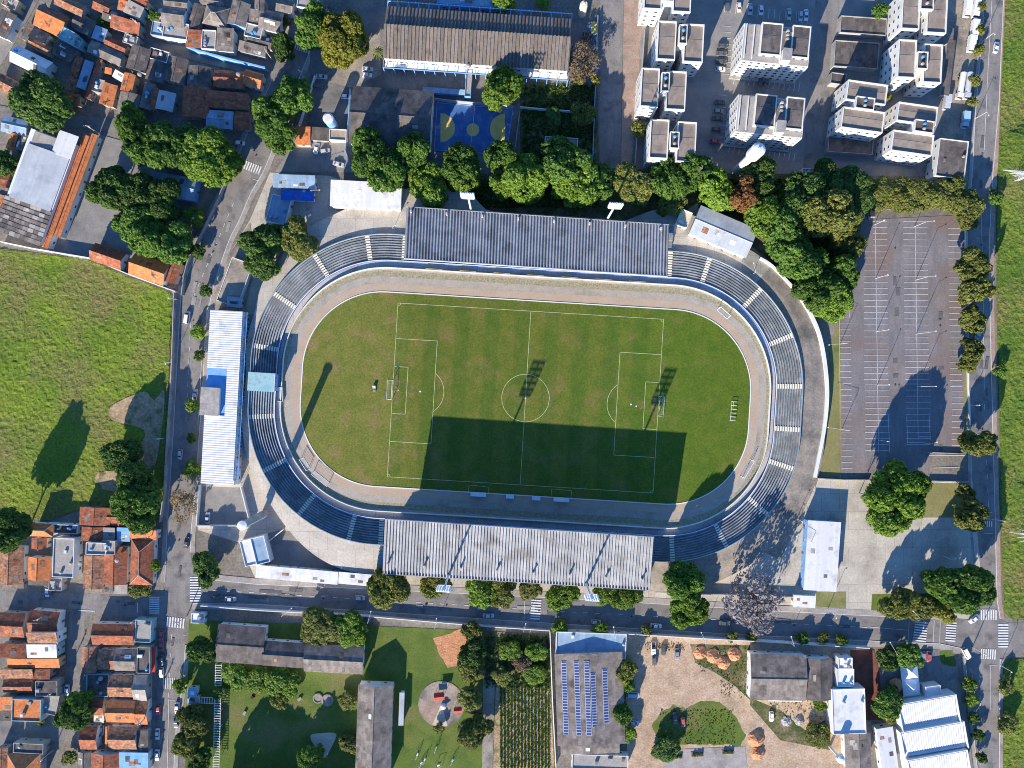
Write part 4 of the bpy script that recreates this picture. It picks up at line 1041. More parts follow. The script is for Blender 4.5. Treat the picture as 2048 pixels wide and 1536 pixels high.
# ------------------------------------------------------------------ vehicles
def car_body(Ls, prof, wd):
    """loft: prof = list of (x, half width low, z low, half width high, z high)"""
    m = MB(); n = 6; vs = []
    for x, w0, z0, w1, z1 in prof:
        vs += [(x,-w0,z0),(x,-w0*1.02,(z0+z1)*.5),(x,-w1,z1),(x,w1,z1),(x,w0*1.02,(z0+z1)*.5),(x,w0,z0)]
    fs = []
    for i in range(len(prof)-1):
        for k in range(n):
            a, b = i*n+k, i*n+(k+1)%n; fs.append((a, a+n, b+n, b))
    fs += [tuple(range(n)), tuple(range(len(prof)*n-1, len(prof)*n-n-1, -1))]
    return m.add(vs, fs).mesh('car_body')
def car_kit(L_, W_, kind):
    h = L_/2; w_ = W_/2
    body = car_body(L_, [(-h,w_*.8,.45,w_*.7,.72),(-h+.15,w_*.95,.3,w_*.86,.88),(-h*.5,w_,.25,w_*.93,.95),(0,w_,.25,w_*.94,.95),(h*.45,w_,.25,w_*.92,.92),(h-.35,w_*.95,.28,w_*.82,.78),(h,w_*.75,.42,w_*.62,.62)], W_)
    if kind == 'van': g0, g1, r0, r1, zt = -h+.08, h*.72, -h+.2, h*.42, 1.95
    elif kind == 'pickup': g0, g1, r0, r1, zt = -h*.15, h*.55, -.1, h*.3, 1.6
    elif kind == 'sedan': g0, g1, r0, r1, zt = -h*.72, h*.52, -h*.42, h*.18, 1.42
    else: g0, g1, r0, r1, zt = -h+.2, h*.52, -h*.7, h*.18, 1.5
    gm = MB(); gm.hexa([(g0,-w_*.88,.9),(g1,-w_*.84,.88),(g1,w_*.84,.88),(g0,w_*.88,.9)], [(r0,-w_*.72,zt-.05),(r1,-w_*.7,zt-.05),(r1,w_*.7,zt-.05),(r0,w_*.72,zt-.05)])
    rf = MB(); rf.hexa([(r0-.03,-w_*.74,zt-.06),(r1+.03,-w_*.72,zt-.06),(r1+.03,w_*.72,zt-.06),(r0-.03,w_*.74,zt-.06)], [(r0+.1,-w_*.66,zt),(r1-.1,-w_*.64,zt),(r1-.1,w_*.64,zt),(r0+.1,w_*.66,zt)])
    for s_ in (-1,1):
        xm = (g0+g1)/2
        for xx, xt in ((g0+.05, r0), (xm, (r0+r1)/2), (g1-.05, r1)):
            rf.tube((xx,s_*w_*.87,.9),(xt,s_*w_*.73,zt-.03),.05,n=4)
    wh = MB(); wh.tube((0,-.1,0),(0,.1,0),.31,n=12); wh.mi = 1; wh.tube((0,-.11,0),(0,.11,0),.18,n=8)
    hl = BOX(-.12,.05,-.16,.16,-.07,.07)
    return dict(body=body, glass=gm.mesh('windows'), roof=rf.mesh('roof'), wheel=wh.mesh('wheel',[MATS['tyre'],MATS['galv']]), hl=hl.mesh('headlight'), L=L_, W=W_, kind=kind)
KIT = {'h': car_kit(3.9,1.7,'hatch'), 's': car_kit(4.4,1.75,'sedan'), 'v': car_kit(4.9,1.95,'van'), 'p': car_kit(5.1,1.85,'pickup')}
CC = {'white':(.8,.8,.8),'silver':(.5,.52,.54),'grey':(.22,.23,.24),'black':(.02,.02,.022),'red':(.45,.02,.02),'blue':(.1,.25,.5),'cream':(.65,.6,.5),'dark':(.05,.055,.065),'lightblue':(.3,.5,.65)}
CARW = {'h':'hatchback','s':'saloon car','v':'van','p':'pickup truck'}
def car(x, y, ang, col, kit, where, z=0.03):
    K = KIT[kit]; c = P(x, y, .7); c.z = z
    r = empty('van' if kit == 'v' else 'pickup_truck' if kit == 'p' else 'car', c, -math.radians(ang), f'{col} {CARW[kit]} {where}'.replace('lightblue','light blue').replace('dark','dark grey'), 'van' if kit == 'v' else 'pickup' if kit == 'p' else 'car', 'cars parked or driving around the stadium')
    cc = (*CC[col],1)
    for nm, me, mt in (('body',K['body'],'carpaint'),('windows',K['glass'],'glass'),('cabin_roof',K['roof'],'carpaint')):
        o = obj(nm, me, MATS[mt], r); o.color = cc
    h = K['L']/2; q = K['W']/2
    for sx in (-1,1):
        for sy in (-1,1):
            obj('wheel', K['wheel'], None, r, (sx*h*.62, sy*(q-.08), .31))
        obj('headlight', K['hl'], MATS['headlight'], r, (h-.2, sx*q*.62, .66))
    for sx in (-1,1): obj('tail_light', shared('tl', lambda: BOX(-.05,.1,-.14,.14,-.08,.1).mesh('tail_light')), MATS['taillight'], r, (-h+.05, sx*q*.66, .72))
    if kit == 'p': BOX(-h+.12,-h*.2,-q*.75,q*.75,.8,.97).build('load_bed', MATS['dark'], r)
    return r
def truck(x, y, ang, col, where, L_=8.5, tank=False):
    c = P(x, y, 1.5); c.z = .05
    r = empty('tanker_truck' if tank else 'truck', c, -math.radians(ang), f'{col} {"tanker" if tank else "truck"} {where}', 'truck', 'trucks in the depot yard')
    cc = (*CC[col],1); h = L_/2
    o = MB().hexa([(h-2.1,-1.15,.5),(h,-1.1,.5),(h,1.1,.5),(h-2.1,1.15,.5)],[(h-2.1,-1.1,2.7),(h-.35,-1.05,2.7),(h-.35,1.05,2.7),(h-2.1,1.1,2.7)]).build('cab', MATS['carpaint'], r); o.color = cc
    MB().hexa([(h-.3,-1.0,1.5),(h-.06,-1.0,1.5),(h-.06,1.0,1.5),(h-.3,1.0,1.5)],[(h-.5,-.95,2.5),(h-.28,-.95,2.5),(h-.28,.95,2.5),(h-.5,.95,2.5)]).build('windscreen', MATS['glass'], r)
    if tank: o = MB().tube((-h,0,1.75),(h-2.3,0,1.75),1.1,n=14).build('tank', MATS['carpaint'], r); o.color = cc
    else:
        o = BOX(-h,h-2.3,-1.2,1.2,.9,3.0).build('cargo_box', MATS['carpaint'], r); o.color = cc
    BOX(-h+.1,h-.2,-.6,.6,.5,.9).build('chassis', MATS['dark'], r)
    for sx in (-h+1.0,-h+2.2,h-1.0):
        for sy in (-1,1): obj('wheel', KIT['v']['wheel'], None, r, (sx, sy*.95, .45), 0, (1.45,1.6,1.45))
    return r

# ------------------------------------------------------------------ poles and lamps
def street_lamp(label, x, y, ax, ay, h=9, group='street lamps', name='street_lamp'):
    """foot at pixel x,y; arm tip seen at pixel ax,ay"""
    b = P(x, y); t = P(ax, ay, h) - b
    r = empty(name, b, 0, label, 'street lamp', group)
    MB().tube((0,0,0),(0,0,h-.6),.11,.07,n=7).build('pole', MATS['galv'], r)
    MB().tube((0,0,h-.65),(t.x*.9,t.y*.9,h-.1),.05,.04,n=5).build('arm', MATS['galv'], r)
    d = Vector((t.x,t.y,0)).normalized(); q = Vector((-d.y,d.x,0))*.16
    e = Vector((t.x,t.y,h)); s0 = e-d*.5
    MB().slab([tuple(p) for p in (s0-q, e-q*.7, e+q*.7, s0+q)],.14).build('lamp_head', MATS['lamp'], r)
def power_pole(label, x, y, ang=0, h=10, group='concrete power poles'):
    b = P(x, y)
    r = empty('power_pole', b, -math.radians(ang), label, 'power pole', group)
    MB().tube((0,0,0),(0,0,h),.19,.12,n=7).build('pole', MATS['pole'], r)
    MB().box(-1.1,1.1,-.07,.07,h-.7,h-.55).build('crossarm', MATS['wood'], r)
    for i in (-1,-.35,.35,1): MB().tube((i,0,h-.55),(i,0,h-.3),.06,n=5).build('insulator', MATS['whitewall'], r)
    MB().tube((.28,0,h-2.4),(.28,0,h-1.4),.26,n=8).build('transformer', MATS['galv'], r)
    return b + Vector((0,0,h-.35))
def wire_run(label, pts):
    """cables hung between pole tops (world points)"""
    m = MB()
    for a, b in zip(pts, pts[1:]):
        d = (b-a); q = Vector((-d.y,d.x,0)).normalized()
        for off in (-.7,0,.7):
            pr = None
            for i in range(7):
                t = i/6; p = a.lerp(b,t)+q*off-Vector((0,0,1.2*4*t*(1-t)*.5))
                if pr is not None: m.tube(pr, p, .022, n=3, cap=False)
                pr = p
    tag(m.build('power_line', MATS['dark']), label, 'power line')
# ------------------------------------------------------------------ houses of the north-west quarter
NWG = 'small houses of the northwest quarter'
for row in (
 # label, cx, cy, w, d, angle, eave, kind, roof, wall
 ('house with the brightest orange roof, beside the northwest street', 100,49,62,30,25,4.2,'sx','tile_o','teal',1.6),
 ('dark red roof house slope adjoining the bright orange roof', 112,31,52,17,25,4.2,'sx','tile_r','greywall',-1.2),
 ('house with weathered ochre tiles cut by the top edge, near the northwest street', 140,10,62,24,25,4.5,'gx','tile_b','greywall',None),
 ('grey fibre cement roof house by the kerb, below the bright orange roof', 52,62,22,36,25,3.5,'gy','fc','teal',None),
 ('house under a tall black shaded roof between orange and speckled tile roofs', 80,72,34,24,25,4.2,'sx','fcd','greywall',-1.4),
 ('long speckled light tile roof house above the white and blue roof', 80,93,48,20,27,3.4,'gx','tile_b','ochre',None),
 ('long metal roofed house, one slope white, one slope blue in shade', 63,124,80,36,26,4.0,'gx','whitemetal','whitewall',2.2),
 ('pale blue rendered flat roofed house with small rooftop boxes', 136,72,30,24,27,5.6,'flat','teal','teal',None),
 ('shaded blue flat roof behind the pale blue rendered house', 152,84,24,20,27,4.2,'flat','metal_blue','teal',None),
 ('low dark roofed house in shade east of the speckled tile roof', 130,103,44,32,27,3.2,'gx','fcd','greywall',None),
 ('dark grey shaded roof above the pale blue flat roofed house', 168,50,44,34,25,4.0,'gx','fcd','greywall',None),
 ('orange and brown tiled house cut by the left edge beside the round tree', 14,170,46,32,27,3.2,'gx','tile_b','ochre',None),
 ('long maroon tile roof running downhill beside a blue sheet roof', 152,133,17,42,18,3.4,'gy','tile_r','greywall',None),
 ('narrow blue sheet roof between maroon tiles and a brick strip', 171,150,18,58,18,3.0,'sy','metal_blue','greywall',0.5),
 ('very long narrow brick coloured roof strip running downhill', 187,158,11,84,18,3.8,'gy','tile_r','greywall',None),
 ('broken patchy tile roof above the small orange roof by the tree', 143,168,22,26,18,3.0,'gy','tile_b','greywall',None),
 ('small bright orange roof house right of the round tree', 147,199,29,22,14,3.2,'sx','tile_o','ochre',1.0),
 ('blue grey corrugated roof uphill of a folded dark gable', 200,68,24,27,20,4.2,'sy','metal_blue','whitewall',0.6),
 ('maroon tile roof house with a pale gutter, left of the leaning pole', 252,52,60,24,17,4.5,'sx','tile_r','greywall',1.6),
 ('grey gable roof half dark and half sunlit beige', 212,106,72,26,24,4.6,'gx','fc','greywall',None),
 ('small maroon roof above the half beige gable', 232,90,46,20,24,4.2,'gx','tile_r','greywall',None),
 ('small grey slab roof with white posts under the maroon roof', 262,80,28,18,17,4.2,'flat','slabroof','greywall',None),
 ('square brownish grey roof near the long blue wall', 277,118,40,48,16,4.4,'gy','fcd','greywall',None),
 ('roofless house shell with a maroon corner and white parapet', 318,111,40,22,16,3.6,'flat','fcd','whitewall',None),
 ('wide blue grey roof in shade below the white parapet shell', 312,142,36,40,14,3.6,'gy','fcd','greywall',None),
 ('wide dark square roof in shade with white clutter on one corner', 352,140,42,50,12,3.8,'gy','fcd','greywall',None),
 ('small square orange roof left of the white metal sheet', 217,142,14,12,14,3.2,'sx','tile_o','greywall',0.4),
 ('white sheet roof between two orange roofs', 238,152,24,16,30,3.2,'sx','white','whitewall',0.4),
 ('tall orange tile roof with a centre ridge beside white sheet', 256,165,24,36,14,4.2,'gy','tile_o','ochre',None),
 ('grey flat roof beside the spotted orange roof', 198,172,22,26,14,3.6,'flat','slabroof','greywall',None),
 ('spotted orange roof casting a notched shadow near the lane', 218,190,26,44,14,3.8,'sy','tile_o','greywall',1.0),
 ('patchwork grey roof house between orange roof and lane', 257,208,42,44,12,3.4,'gy','fc','greywall',None),
 ('narrow grey house with a small round blue tank on its roof', 296,192,22,52,13,3.6,'sy','fc','greywall',0.5),
 ('maroon strip roof left of the patched blue roof', 310,198,10,44,13,3.8,'sy','tile_r','greywall',0.4),
 ('patched pale blue roof with many repair marks', 331,202,36,38,12,3.8,'gy','metal','greywall',0.7),
 ('deep red tile roof house in shade above the large tree row', 392,205,54,62,4,3.6,'gy','tile_r','greywall',None),
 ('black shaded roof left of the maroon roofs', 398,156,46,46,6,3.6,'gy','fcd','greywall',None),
 ('maroon tile roof with a blue metal sheet lying on it', 458,158,60,34,4,3.8,'gx','tile_r','greywall',None),
 ('bright red orange corner roof beside the avenue tree', 506,158,38,30,16,4.2,'gx','tile_o','whitewall',None),
 ('long maroon tile roof with a white ridge line near the avenue', 454,200,84,34,5,4.0,'gx','tile_r','greywall',None),
 ('grey blue sheet roof house above the big tree row', 440,239,54,36,4,3.4,'gx','metal_blue','greywall',0.6),
 ('small dark red roof at the avenue end of the grey blue roof', 485,241,32,36,4,3.6,'gx','tile_r','greywall',None),
 ('orange tiled roof, leftmost of three joined roofs above the blue wall', 388,78,32,34,3,4.4,'sx','tile_r','whitewall',0.8),
 ('pale grey slab roof in the middle of three joined roofs', 418,80,28,38,3,4.4,'flat','slabroof','whitewall',None),
 ('brown grey sheet roof with a white skylight, right of three joined roofs', 451,80,34,46,3,4.6,'sx','fc','whitewall',0.6),
 ('pyramid roofed house with one sunlit face, near the top edge', 432,32,48,40,12,4.2,'hip','fc','greywall',3.0),
 ('tall grey brown roof house right of the pyramid roof', 478,28,38,48,14,5.0,'gy','fc','lightblue',None),
 ('cream walled house with stepped grey roof and white parapets', 348,32,46,44,8,5.4,'gx','fc','whitewall',None),
 ('grey brown roof house above the cream stepped house, at the top edge', 352,6,48,26,6,5.4,'gx','fc','whitewall',None),
 ('flat slab house with white rails below the cream stepped house', 352,62,50,32,8,4.6,'flat','slabroof','whitewall',None),
 ('blue shaded slab roof beside the leaning pole', 316,58,24,28,10,4.2,'flat','metal_blue','greywall',None),
 ('teal walled house with a white gutter near the top edge', 268,20,36,26,28,5.2,'sx','fc_light','teal',0.5),
 ('small orange roof beside the teal walled house', 245,11,17,20,15,5.0,'sx','tile_o','whitewall',0.6),
 ('dark maroon roof at the top edge beside the teal house', 276,1,44,16,25,5.0,'sx','tile_r','greywall',0.8),
 ('brown sheet roof house with two white skylights above the avenue tree', 542,42,44,40,14,5.0,'gx','fc','whitewall',None),
 ('ribbed grey roof house left of the white skylights', 512,32,26,24,8,5.2,'sx','fc','whitewall',0.6),
 ('narrow brown roof at the top edge above the ribbed roof', 519,10,20,30,2,5.6,'gy','fc','greywall',None),
 ('pale concrete roof with blue clutter behind the brown sheet roof', 508,63,34,26,14,4.6,'flat','slabroof','whitewall',None),
 ('grey house roof in partial shade beside the avenue pole', 505,98,56,20,14,4.4,'sx','fc','greywall',0.7),
 ('grey cluttered roof house under the pale concrete roof', 520,82,50,22,14,4.2,'gx','fcd','greywall',None),
 ('small brown roof house at the top left of the tree by the avenue', 570,12,34,26,12,4.8,'gx','fc','whitewall',None),
 ('white flat roofed house at the top edge beside the avenue', 615,6,40,22,8,4.6,'flat','slabroof','whitewall',None),
 ('cream roof building at the upper left corner of the street', 22,6,30,20,25,4.2,'flat','slabroof','ochre',None),
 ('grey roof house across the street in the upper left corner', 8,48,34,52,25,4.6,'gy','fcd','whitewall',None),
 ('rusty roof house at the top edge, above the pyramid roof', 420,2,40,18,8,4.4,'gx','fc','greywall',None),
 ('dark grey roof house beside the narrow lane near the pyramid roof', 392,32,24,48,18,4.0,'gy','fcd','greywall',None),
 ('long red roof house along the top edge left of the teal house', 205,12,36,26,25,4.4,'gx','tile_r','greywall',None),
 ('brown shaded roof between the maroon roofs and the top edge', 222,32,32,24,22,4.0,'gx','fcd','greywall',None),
 # below the lane
 ('blue grey sheet roof house below the round tree', 30,252,52,32,12,3.4,'gx','metal_blue','greywall',0.8),
 ('orange narrow roof house below the blue grey sheets, by the left edge', 24,283,16,34,20,3.4,'gy','tile_o','greywall',None),
 ('grey narrow roof house beside the orange narrow roof', 43,284,16,34,20,3.2,'gy','fc','greywall',None),
 ('maroon roof house cut by the left edge beside the warehouse', 4,356,26,34,20,3.4,'gy','tile_r','greywall',None),
 ('orange roof house cut by the left edge near the wild field', 2,418,20,56,20,3.4,'gy','tile_o','greywall',None),
 ('grey roof house at the left edge under the small round tree', 10,392,24,20,20,3.2,'gx','fc','greywall',None),
 ):
    house(row[0], *row[1:10], rise=row[10], group=NWG)

# warehouse
wr, wc = local_root('warehouse', 'large warehouse with a pale silver metal roof beside the long tiled strips', 'warehouse', None, 80, 350, 20, 7)
k7 = (1-7/H)/S
def wq(x0,x1,y0,y1,z0,z1,mat,name,rx):
    m = MB()
    if rx: m.slab([(x0*k7,-y1*k7,z0),(x1*k7,-y1*k7,z0),(x1*k7,-y0*k7,z1),(x0*k7,-y0*k7,z1)],.15)
    else: m.slab([(x0*k7,-y1*k7,z0),(x1*k7,-y1*k7,z1),(x1*k7,-y0*k7,z1),(x0*k7,-y0*k7,z0)],.15)
    return m.build(name, MATS[mat], wr)
BOX(-50*k7,46*k7,-132*k7,82*k7,0,6.6).build('wall', MATS['whitewall'], wr)
wq(-44,0,-52,62,7.0,8.1,'metal','roof_slope',False); wq(0,44,-52,62,8.09,7.0,'metal','roof_slope',False)
wq(8,50,-98,-50,7.6,7.9,'whitemetal','roof_slope',False)
wq(-40,8,-80,-52,6.8,7.1,'fc_light','roof_slope',False)
for i in range(9):
    for j in range(8):
        q = R.random(); mt = 'fc' if q < .4 else 'fc_light' if q < .68 else 'fcd'
        x0 = -52+i*11; y0 = 62+j*9
        wq(x0,x0+11,y0,y0+9.2,6.75+.012*((i+j)%3),7.0-.02*j+.012*((i+j)%3),mt,'roof_sheet',True)
for x, y, lab in ((131,383,'long narrow orange tiled roof strip along the warehouse flank'),(152,371,'long narrow orange tiled roof strip bordering the empty paved yard')):
    house(lab, x, y, 13, 240 if x < 140 else 218, 20.3, 4.4, 'gy', 'tile_o', 'whitewall', 0.7, name='annex', cat='building', group='orange tiled strips beside the warehouse')
m = MB(); wall_line(m, [(0,483),(66,497),(180,516),(255,548),(350,583)], .35, 0, 2.6); tag(m.build('field_wall', MATS['whitewall']), 'white wall along the north side of the wild field', 'wall')
m = MB(); wall_line(m, smooth_line([(347,585),(345,650),(341,760),(334,860),(327,980),(318,1045)],4), .35, 0, 2.6); tag(m.build('field_wall', MATS['greywall']), 'grey wall between the wild field and the avenue', 'wall')
m = MB(); wall_line(m, smooth_line([(478,300),(440,385),(402,465),(372,530),(362,590)],4), .3, 0, 2.6); tag(m.build('yard_wall', MATS['greywall']), 'grey wall along the avenue beside the tree shaded yard', 'wall')
house('small red hipped pavilion above the wild field wall', 216,513,66,36,19,3.2,'gx','tile_r','whitewall',2.4,'pavilion','pavilion')
house('long orange tiled pavilion with bright lower slope by the field wall', 299,538,74,46,19,3.6,'gx','tile_o','whitewall',2.6,'pavilion','pavilion')
house('small orange tiled lodge at the avenue end of the field wall', 347,545,24,44,19,3.2,'gy','tile_r','whitewall',1.4,'pavilion','pavilion')
house('blue covered sports court among the yard trees', 345,372,92,46,10,5.0,'gx','metal_blue','lightblue',1.2,'sports_hall','sports hall')
for n_, (x,y,z,lab) in enumerate(((35,103,4.6,'blue water tank at the street end of the white and blue roof'),(296,188,4.2,'small round blue tank on the narrow grey house'),(478,150,5.0,'grey white water tank near the bright red corner roof'),(281,150,4.2,'cream round tank near the tall orange roof'))):
    water_tank(lab, x, y, z, .8, 'tankblue' if n_ < 2 else 'fc_light')
m = MB(); wall_line(m, [(372,92),(400,102),(460,118),(530,135)], .6, 0, 4.0); tag(m.build('blue_wall', MATS['lightblue']), 'long blue painted wall along the back lane', 'wall')

# ------------------------------------------------------------------ houses of the south-west quarter
SWG = 'small houses of the southwest quarter'
for row in (
 ('brown speckled tile house at the left edge above the side street', 22,1130,50,76,2,3.4,'gy','tile_b','whitewall',None),
 ('bright orange hipped roof house with notched lower edge', 83,1060,46,26,2,5.2,'hip','tile_o','whitewall',1.6),
 ('small red double roof below the bright orange hipped roof', 78,1087,30,22,2,3.8,'gy','tile_r','whitewall',None),
 ('house with an orange slope and a maroon slope beside each other', 79,1137,46,46,2,4.0,'gy','tile_o','whitewall',1.8),
 ('grey flat roofed house with inner parapets and tall white edges', 128,1115,42,78,2,5.6,'flat','slabroof','whitewall',None),
 ('open grey service roof with tank frames behind the flat roofed house', 130,1058,52,18,2,3.6,'flat','fcd','whitewall',None),
 ('maroon roof with two lighter strips behind the southwest houses', 190,1033,62,36,3,4.4,'gy','tile_r','greywall',0.8),
 ('maroon roof half hidden by the bright tree beside the field', 250,1035,70,36,3,4.0,'gx','tile_r','greywall',0.8),
 ('dark red roof with an orange left edge', 186,1068,46,28,2,4.4,'gy','tile_r','whitewall',1.0),
 ('ribbed grey sheet roof next to the blue roof', 218,1068,24,26,2,4.6,'sx','fc_light','greywall',0.3),
 ('small blue roof with white panels', 247,1069,26,28,2,4.4,'sx','lightblue','whitewall',0.3),
 ('speckled orange tile roof at the avenue corner', 287,1069,54,20,3,4.2,'sx','tile_o','whitewall',0.9),
 ('grey slab roof with blue shaded wall in the middle of the row', 193,1097,40,24,2,6.0,'flat','slabroof','whitewall',None),
 ('plain grey square slab roof beside the brown tiles', 218,1095,27,28,2,5.6,'flat','slabroof','greywall',None),
 ('brown speckled tile house, left of the white patched roof', 188,1144,42,66,2,3.8,'gy','tile_b','whitewall',None),
 ('brown orange tile house with white repair patches on its roof', 231,1131,46,76,2,4.0,'gy','tile_r','whitewall',None),
 ('red hipped roof house with white ridge lines at the avenue', 284,1124,46,92,2,4.0,'hip','tile_r','whitewall',2.6),
 ('grey entrance roof in front of the flat roofed house', 112,1168,26,26,2,3.2,'flat','slabroof','greywall',None),
 ('brown carport roof in front of the brown speckled house', 36,1167,24,20,2,2.8,'sx','fc','greywall',0.2),
 ('green grey carport roof in front of the orange and maroon house', 77,1165,42,12,2,2.8,'sx','fcd','greywall',0.2),
 ('brown square carport beside the white ribbed carport', 215,1177,22,18,2,2.8,'sx','fc','greywall',0.2),
 ('white ribbed carport roof before the patched house', 242,1178,26,20,2,2.8,'sx','fc_light','greywall',0.2),
 # south of the side street, west block
 ('red roof house in shade at the left edge below the side street', 24,1250,52,48,3,4.4,'gx','tile_r','greywall',None),
 ('dark roofed corner house with a chimney like wall below the side street', 88,1245,60,46,5,4.6,'gx','tile_r','whitewall',None),
 ('rusty brown roof above the white metal roof', 86,1276,60,26,0,6.2,'sx','tile_b','whitewall',1.4),
 ('white metal roof beside a teal wall in the southwest', 84,1302,60,28,0,6.0,'sx','whitemetal','teal',0.5),
 ('long maroon roof left of the white metal roof', 26,1301,56,26,0,5.2,'sx','tile_r','greywall',-0.8),
 ('orange strip roof terraces below the white metal roof', 68,1326,104,20,0,4.4,'sx','tile_o','ochre',0.9),
 ('speckled bright tile roof house at the left edge', 34,1347,66,20,0,4.4,'sx','tile_b','ochre',1.0),
 ('small red roof right of the speckled bright tile roof', 84,1348,34,20,0,4.2,'sx','tile_r','greywall',-0.5),
 ('red shaded roof with a dark yard, left block', 36,1372,58,26,0,4.0,'gx','tile_r','greywall',None),
 ('grey terrace house in shade beside the white parked car', 94,1377,44,30,0,4.4,'flat','fcd','greywall',None),
 ('orange flat terrace roof with teal parapet wall', 54,1420,58,44,2,5.0,'flat','tile_o','teal',None),
 ('plain orange roof at the left edge beside the teal parapet', 12,1407,30,28,0,4.8,'sx','tile_o','ochre',0.7),
 ('grey triangular yard roof right of the teal parapet', 102,1408,30,40,12,3.2,'flat','slabroof','greywall',None),
 ('dark ribbed shed at the left edge under the plain orange roof', 12,1432,26,20,0,3.2,'sx','fcd','greywall',0.2),
 ('hipped roof house with dark and orange faces at the bottom left', 48,1535,66,54,0,4.6,'hip','tile_o','greywall',2.4),
 ('grey slab house row in shade at the bottom left', 58,1496,60,20,3,4.2,'flat','fcd','greywall',None),
 ('brown tiled house cut by the bottom left corner', 4,1515,24,40,0,4.0,'gy','tile_b','greywall',None),
 # middle block
 ('long house with one maroon slope and one orange slope below the crossing', 227,1269,84,42,1,4.4,'gx','tile_r','whitewall',None),
 ('grey slab corner roof beside the red parked cars', 287,1262,32,44,3,4.2,'flat','slabroof','teal',None),
 ('brown tile roof house beside the inner street', 178,1319,30,52,1,3.4,'gy','tile_b','greywall',None),
 ('small brown and amber tiled roof beside grey gable', 215,1319,36,40,1,4.0,'gx','tile_b','whitewall',None),
 ('dark grey gable roof between the amber tiles and a slab terrace', 251,1320,42,44,1,4.0,'gx','fc','whitewall',None),
 ('slab terrace behind a narrow red awning roof', 288,1320,26,52,1,4.4,'flat','fcd','greywall',None),
 ('narrow red awning roof along the lower avenue', 306,1320,9,52,1,3.2,'sy','red','greywall',0.2),
 ('house with maroon upper slope and brown orange lower slope, third from the crossing', 242,1372,48,44,1,4.0,'gx','tile_b','whitewall',None),
 ('narrow grey gable roof beside the avenue', 281,1376,27,52,1,4.0,'gx','fc_light','greywall',None),
 ('dark courtyard shed with pale walls beside the inner street', 196,1370,44,44,1,2.8,'flat','fcd','teal',None),
 ('wide gable house with maroon upper and peach lower slopes', 242,1423,58,44,1,4.4,'gx','tile_o','whitewall',None),
 ('peach and maroon gable at the avenue end of the wide gable house', 283,1425,26,48,1,4.0,'gx','tile_o','whitewall',None),
 ('red shaded roof next to the round dark tree', 192,1413,32,36,1,3.4,'gx','tile_r','greywall',None),
 ('small yellow roof beside the peach gable', 198,1437,20,18,5,3.0,'sx','cream','whitewall',0.4),
 ('red and peach gable house below the round dark tree', 178,1476,34,46,1,3.8,'gx','tile_r','whitewall',None),
 ('gable house with maroon and orange slopes above the blue roof', 246,1476,56,46,1,4.2,'gx','tile_b','whitewall',None),
 ('narrow orange strip roof left of the maroon and orange gable', 215,1477,10,48,1,3.6,'gy','tile_o','whitewall',None),
 ('dark grey ribbed roof at the avenue beside the gable house', 286,1483,22,46,1,3.8,'sx','fcd','greywall',0.4),
 ('orange and red roof house cut by the bottom edge', 212,1524,60,36,1,3.8,'gy','tile_r','whitewall',None),
 ('light blue and white roof beside the avenue at the bottom edge', 268,1524,58,40,1,4.2,'sx','lightblue','whitewall',0.5),
 ('grey tiled cottage cut by the bottom edge beside the inner street', 168,1522,26,36,1,3.4,'gy','fc','greywall',None),
 ):
    house(row[0], *row[1:10], rise=row[10], group=SWG)
for x, y, z, lab in ((163,1125,6.2,'round white tank on the flat roofed southwest house'),(203,1356,3.4,'pale blue tank in the dark courtyard'),(236,1120,6.0,'white repair box on the brown orange roof')):
    water_tank(lab, x, y, z, .8, 'fc_light')
# ------------------------------------------------------------------ apartment estate
for lab, wings, core, ze in (
 ('pale apartment block cut by the top edge, westernmost row', [(1288,-55,1324,20),(1346,-50,1382,26)], (1324,-20,1346,8), 13.0),
 ('pale apartment block second from the top in the westernmost row', [(1314,44,1351,121),(1367,50,1406,126)], (1356,54,1372,92), 13.0),
 ('pale apartment block third from the top in the westernmost row', [(1281,138,1317,215),(1332,144,1371,221)], (1321,149,1337,186), 13.0),
 ('pale apartment block just above the tree belt, westernmost row', [(1299,240,1336,318),(1353,245,1391,325)], (1338,267,1356,300), 13.0),
 ('pale apartment block at the top edge, easternmost row', [(1802,-16,1838,60),(1852,-10,1892,68)], (1836,-18,1862,24), 13.5),
 ('pale apartment block below the topmost one in the easternmost row', [(1794,81,1830,157),(1845,90,1882,167)], (1829,108,1850,142), 13.5),
 ):
    aptH(lab, wings, core, ze)
for lab, wings, core in (
 ('pale stepped apartment block between the inner drive and the eastern row', [(1692,166,1772,206),(1682,220,1766,262)], (1707,198,1744,222)),
 ('pale stepped apartment block nearest the tree belt in the eastern row', [(1793,210,1872,248),(1782,266,1864,308)], (1824,244,1862,268)),
 ):
    aptH(lab, wings, core, 12.5, 4, 8)
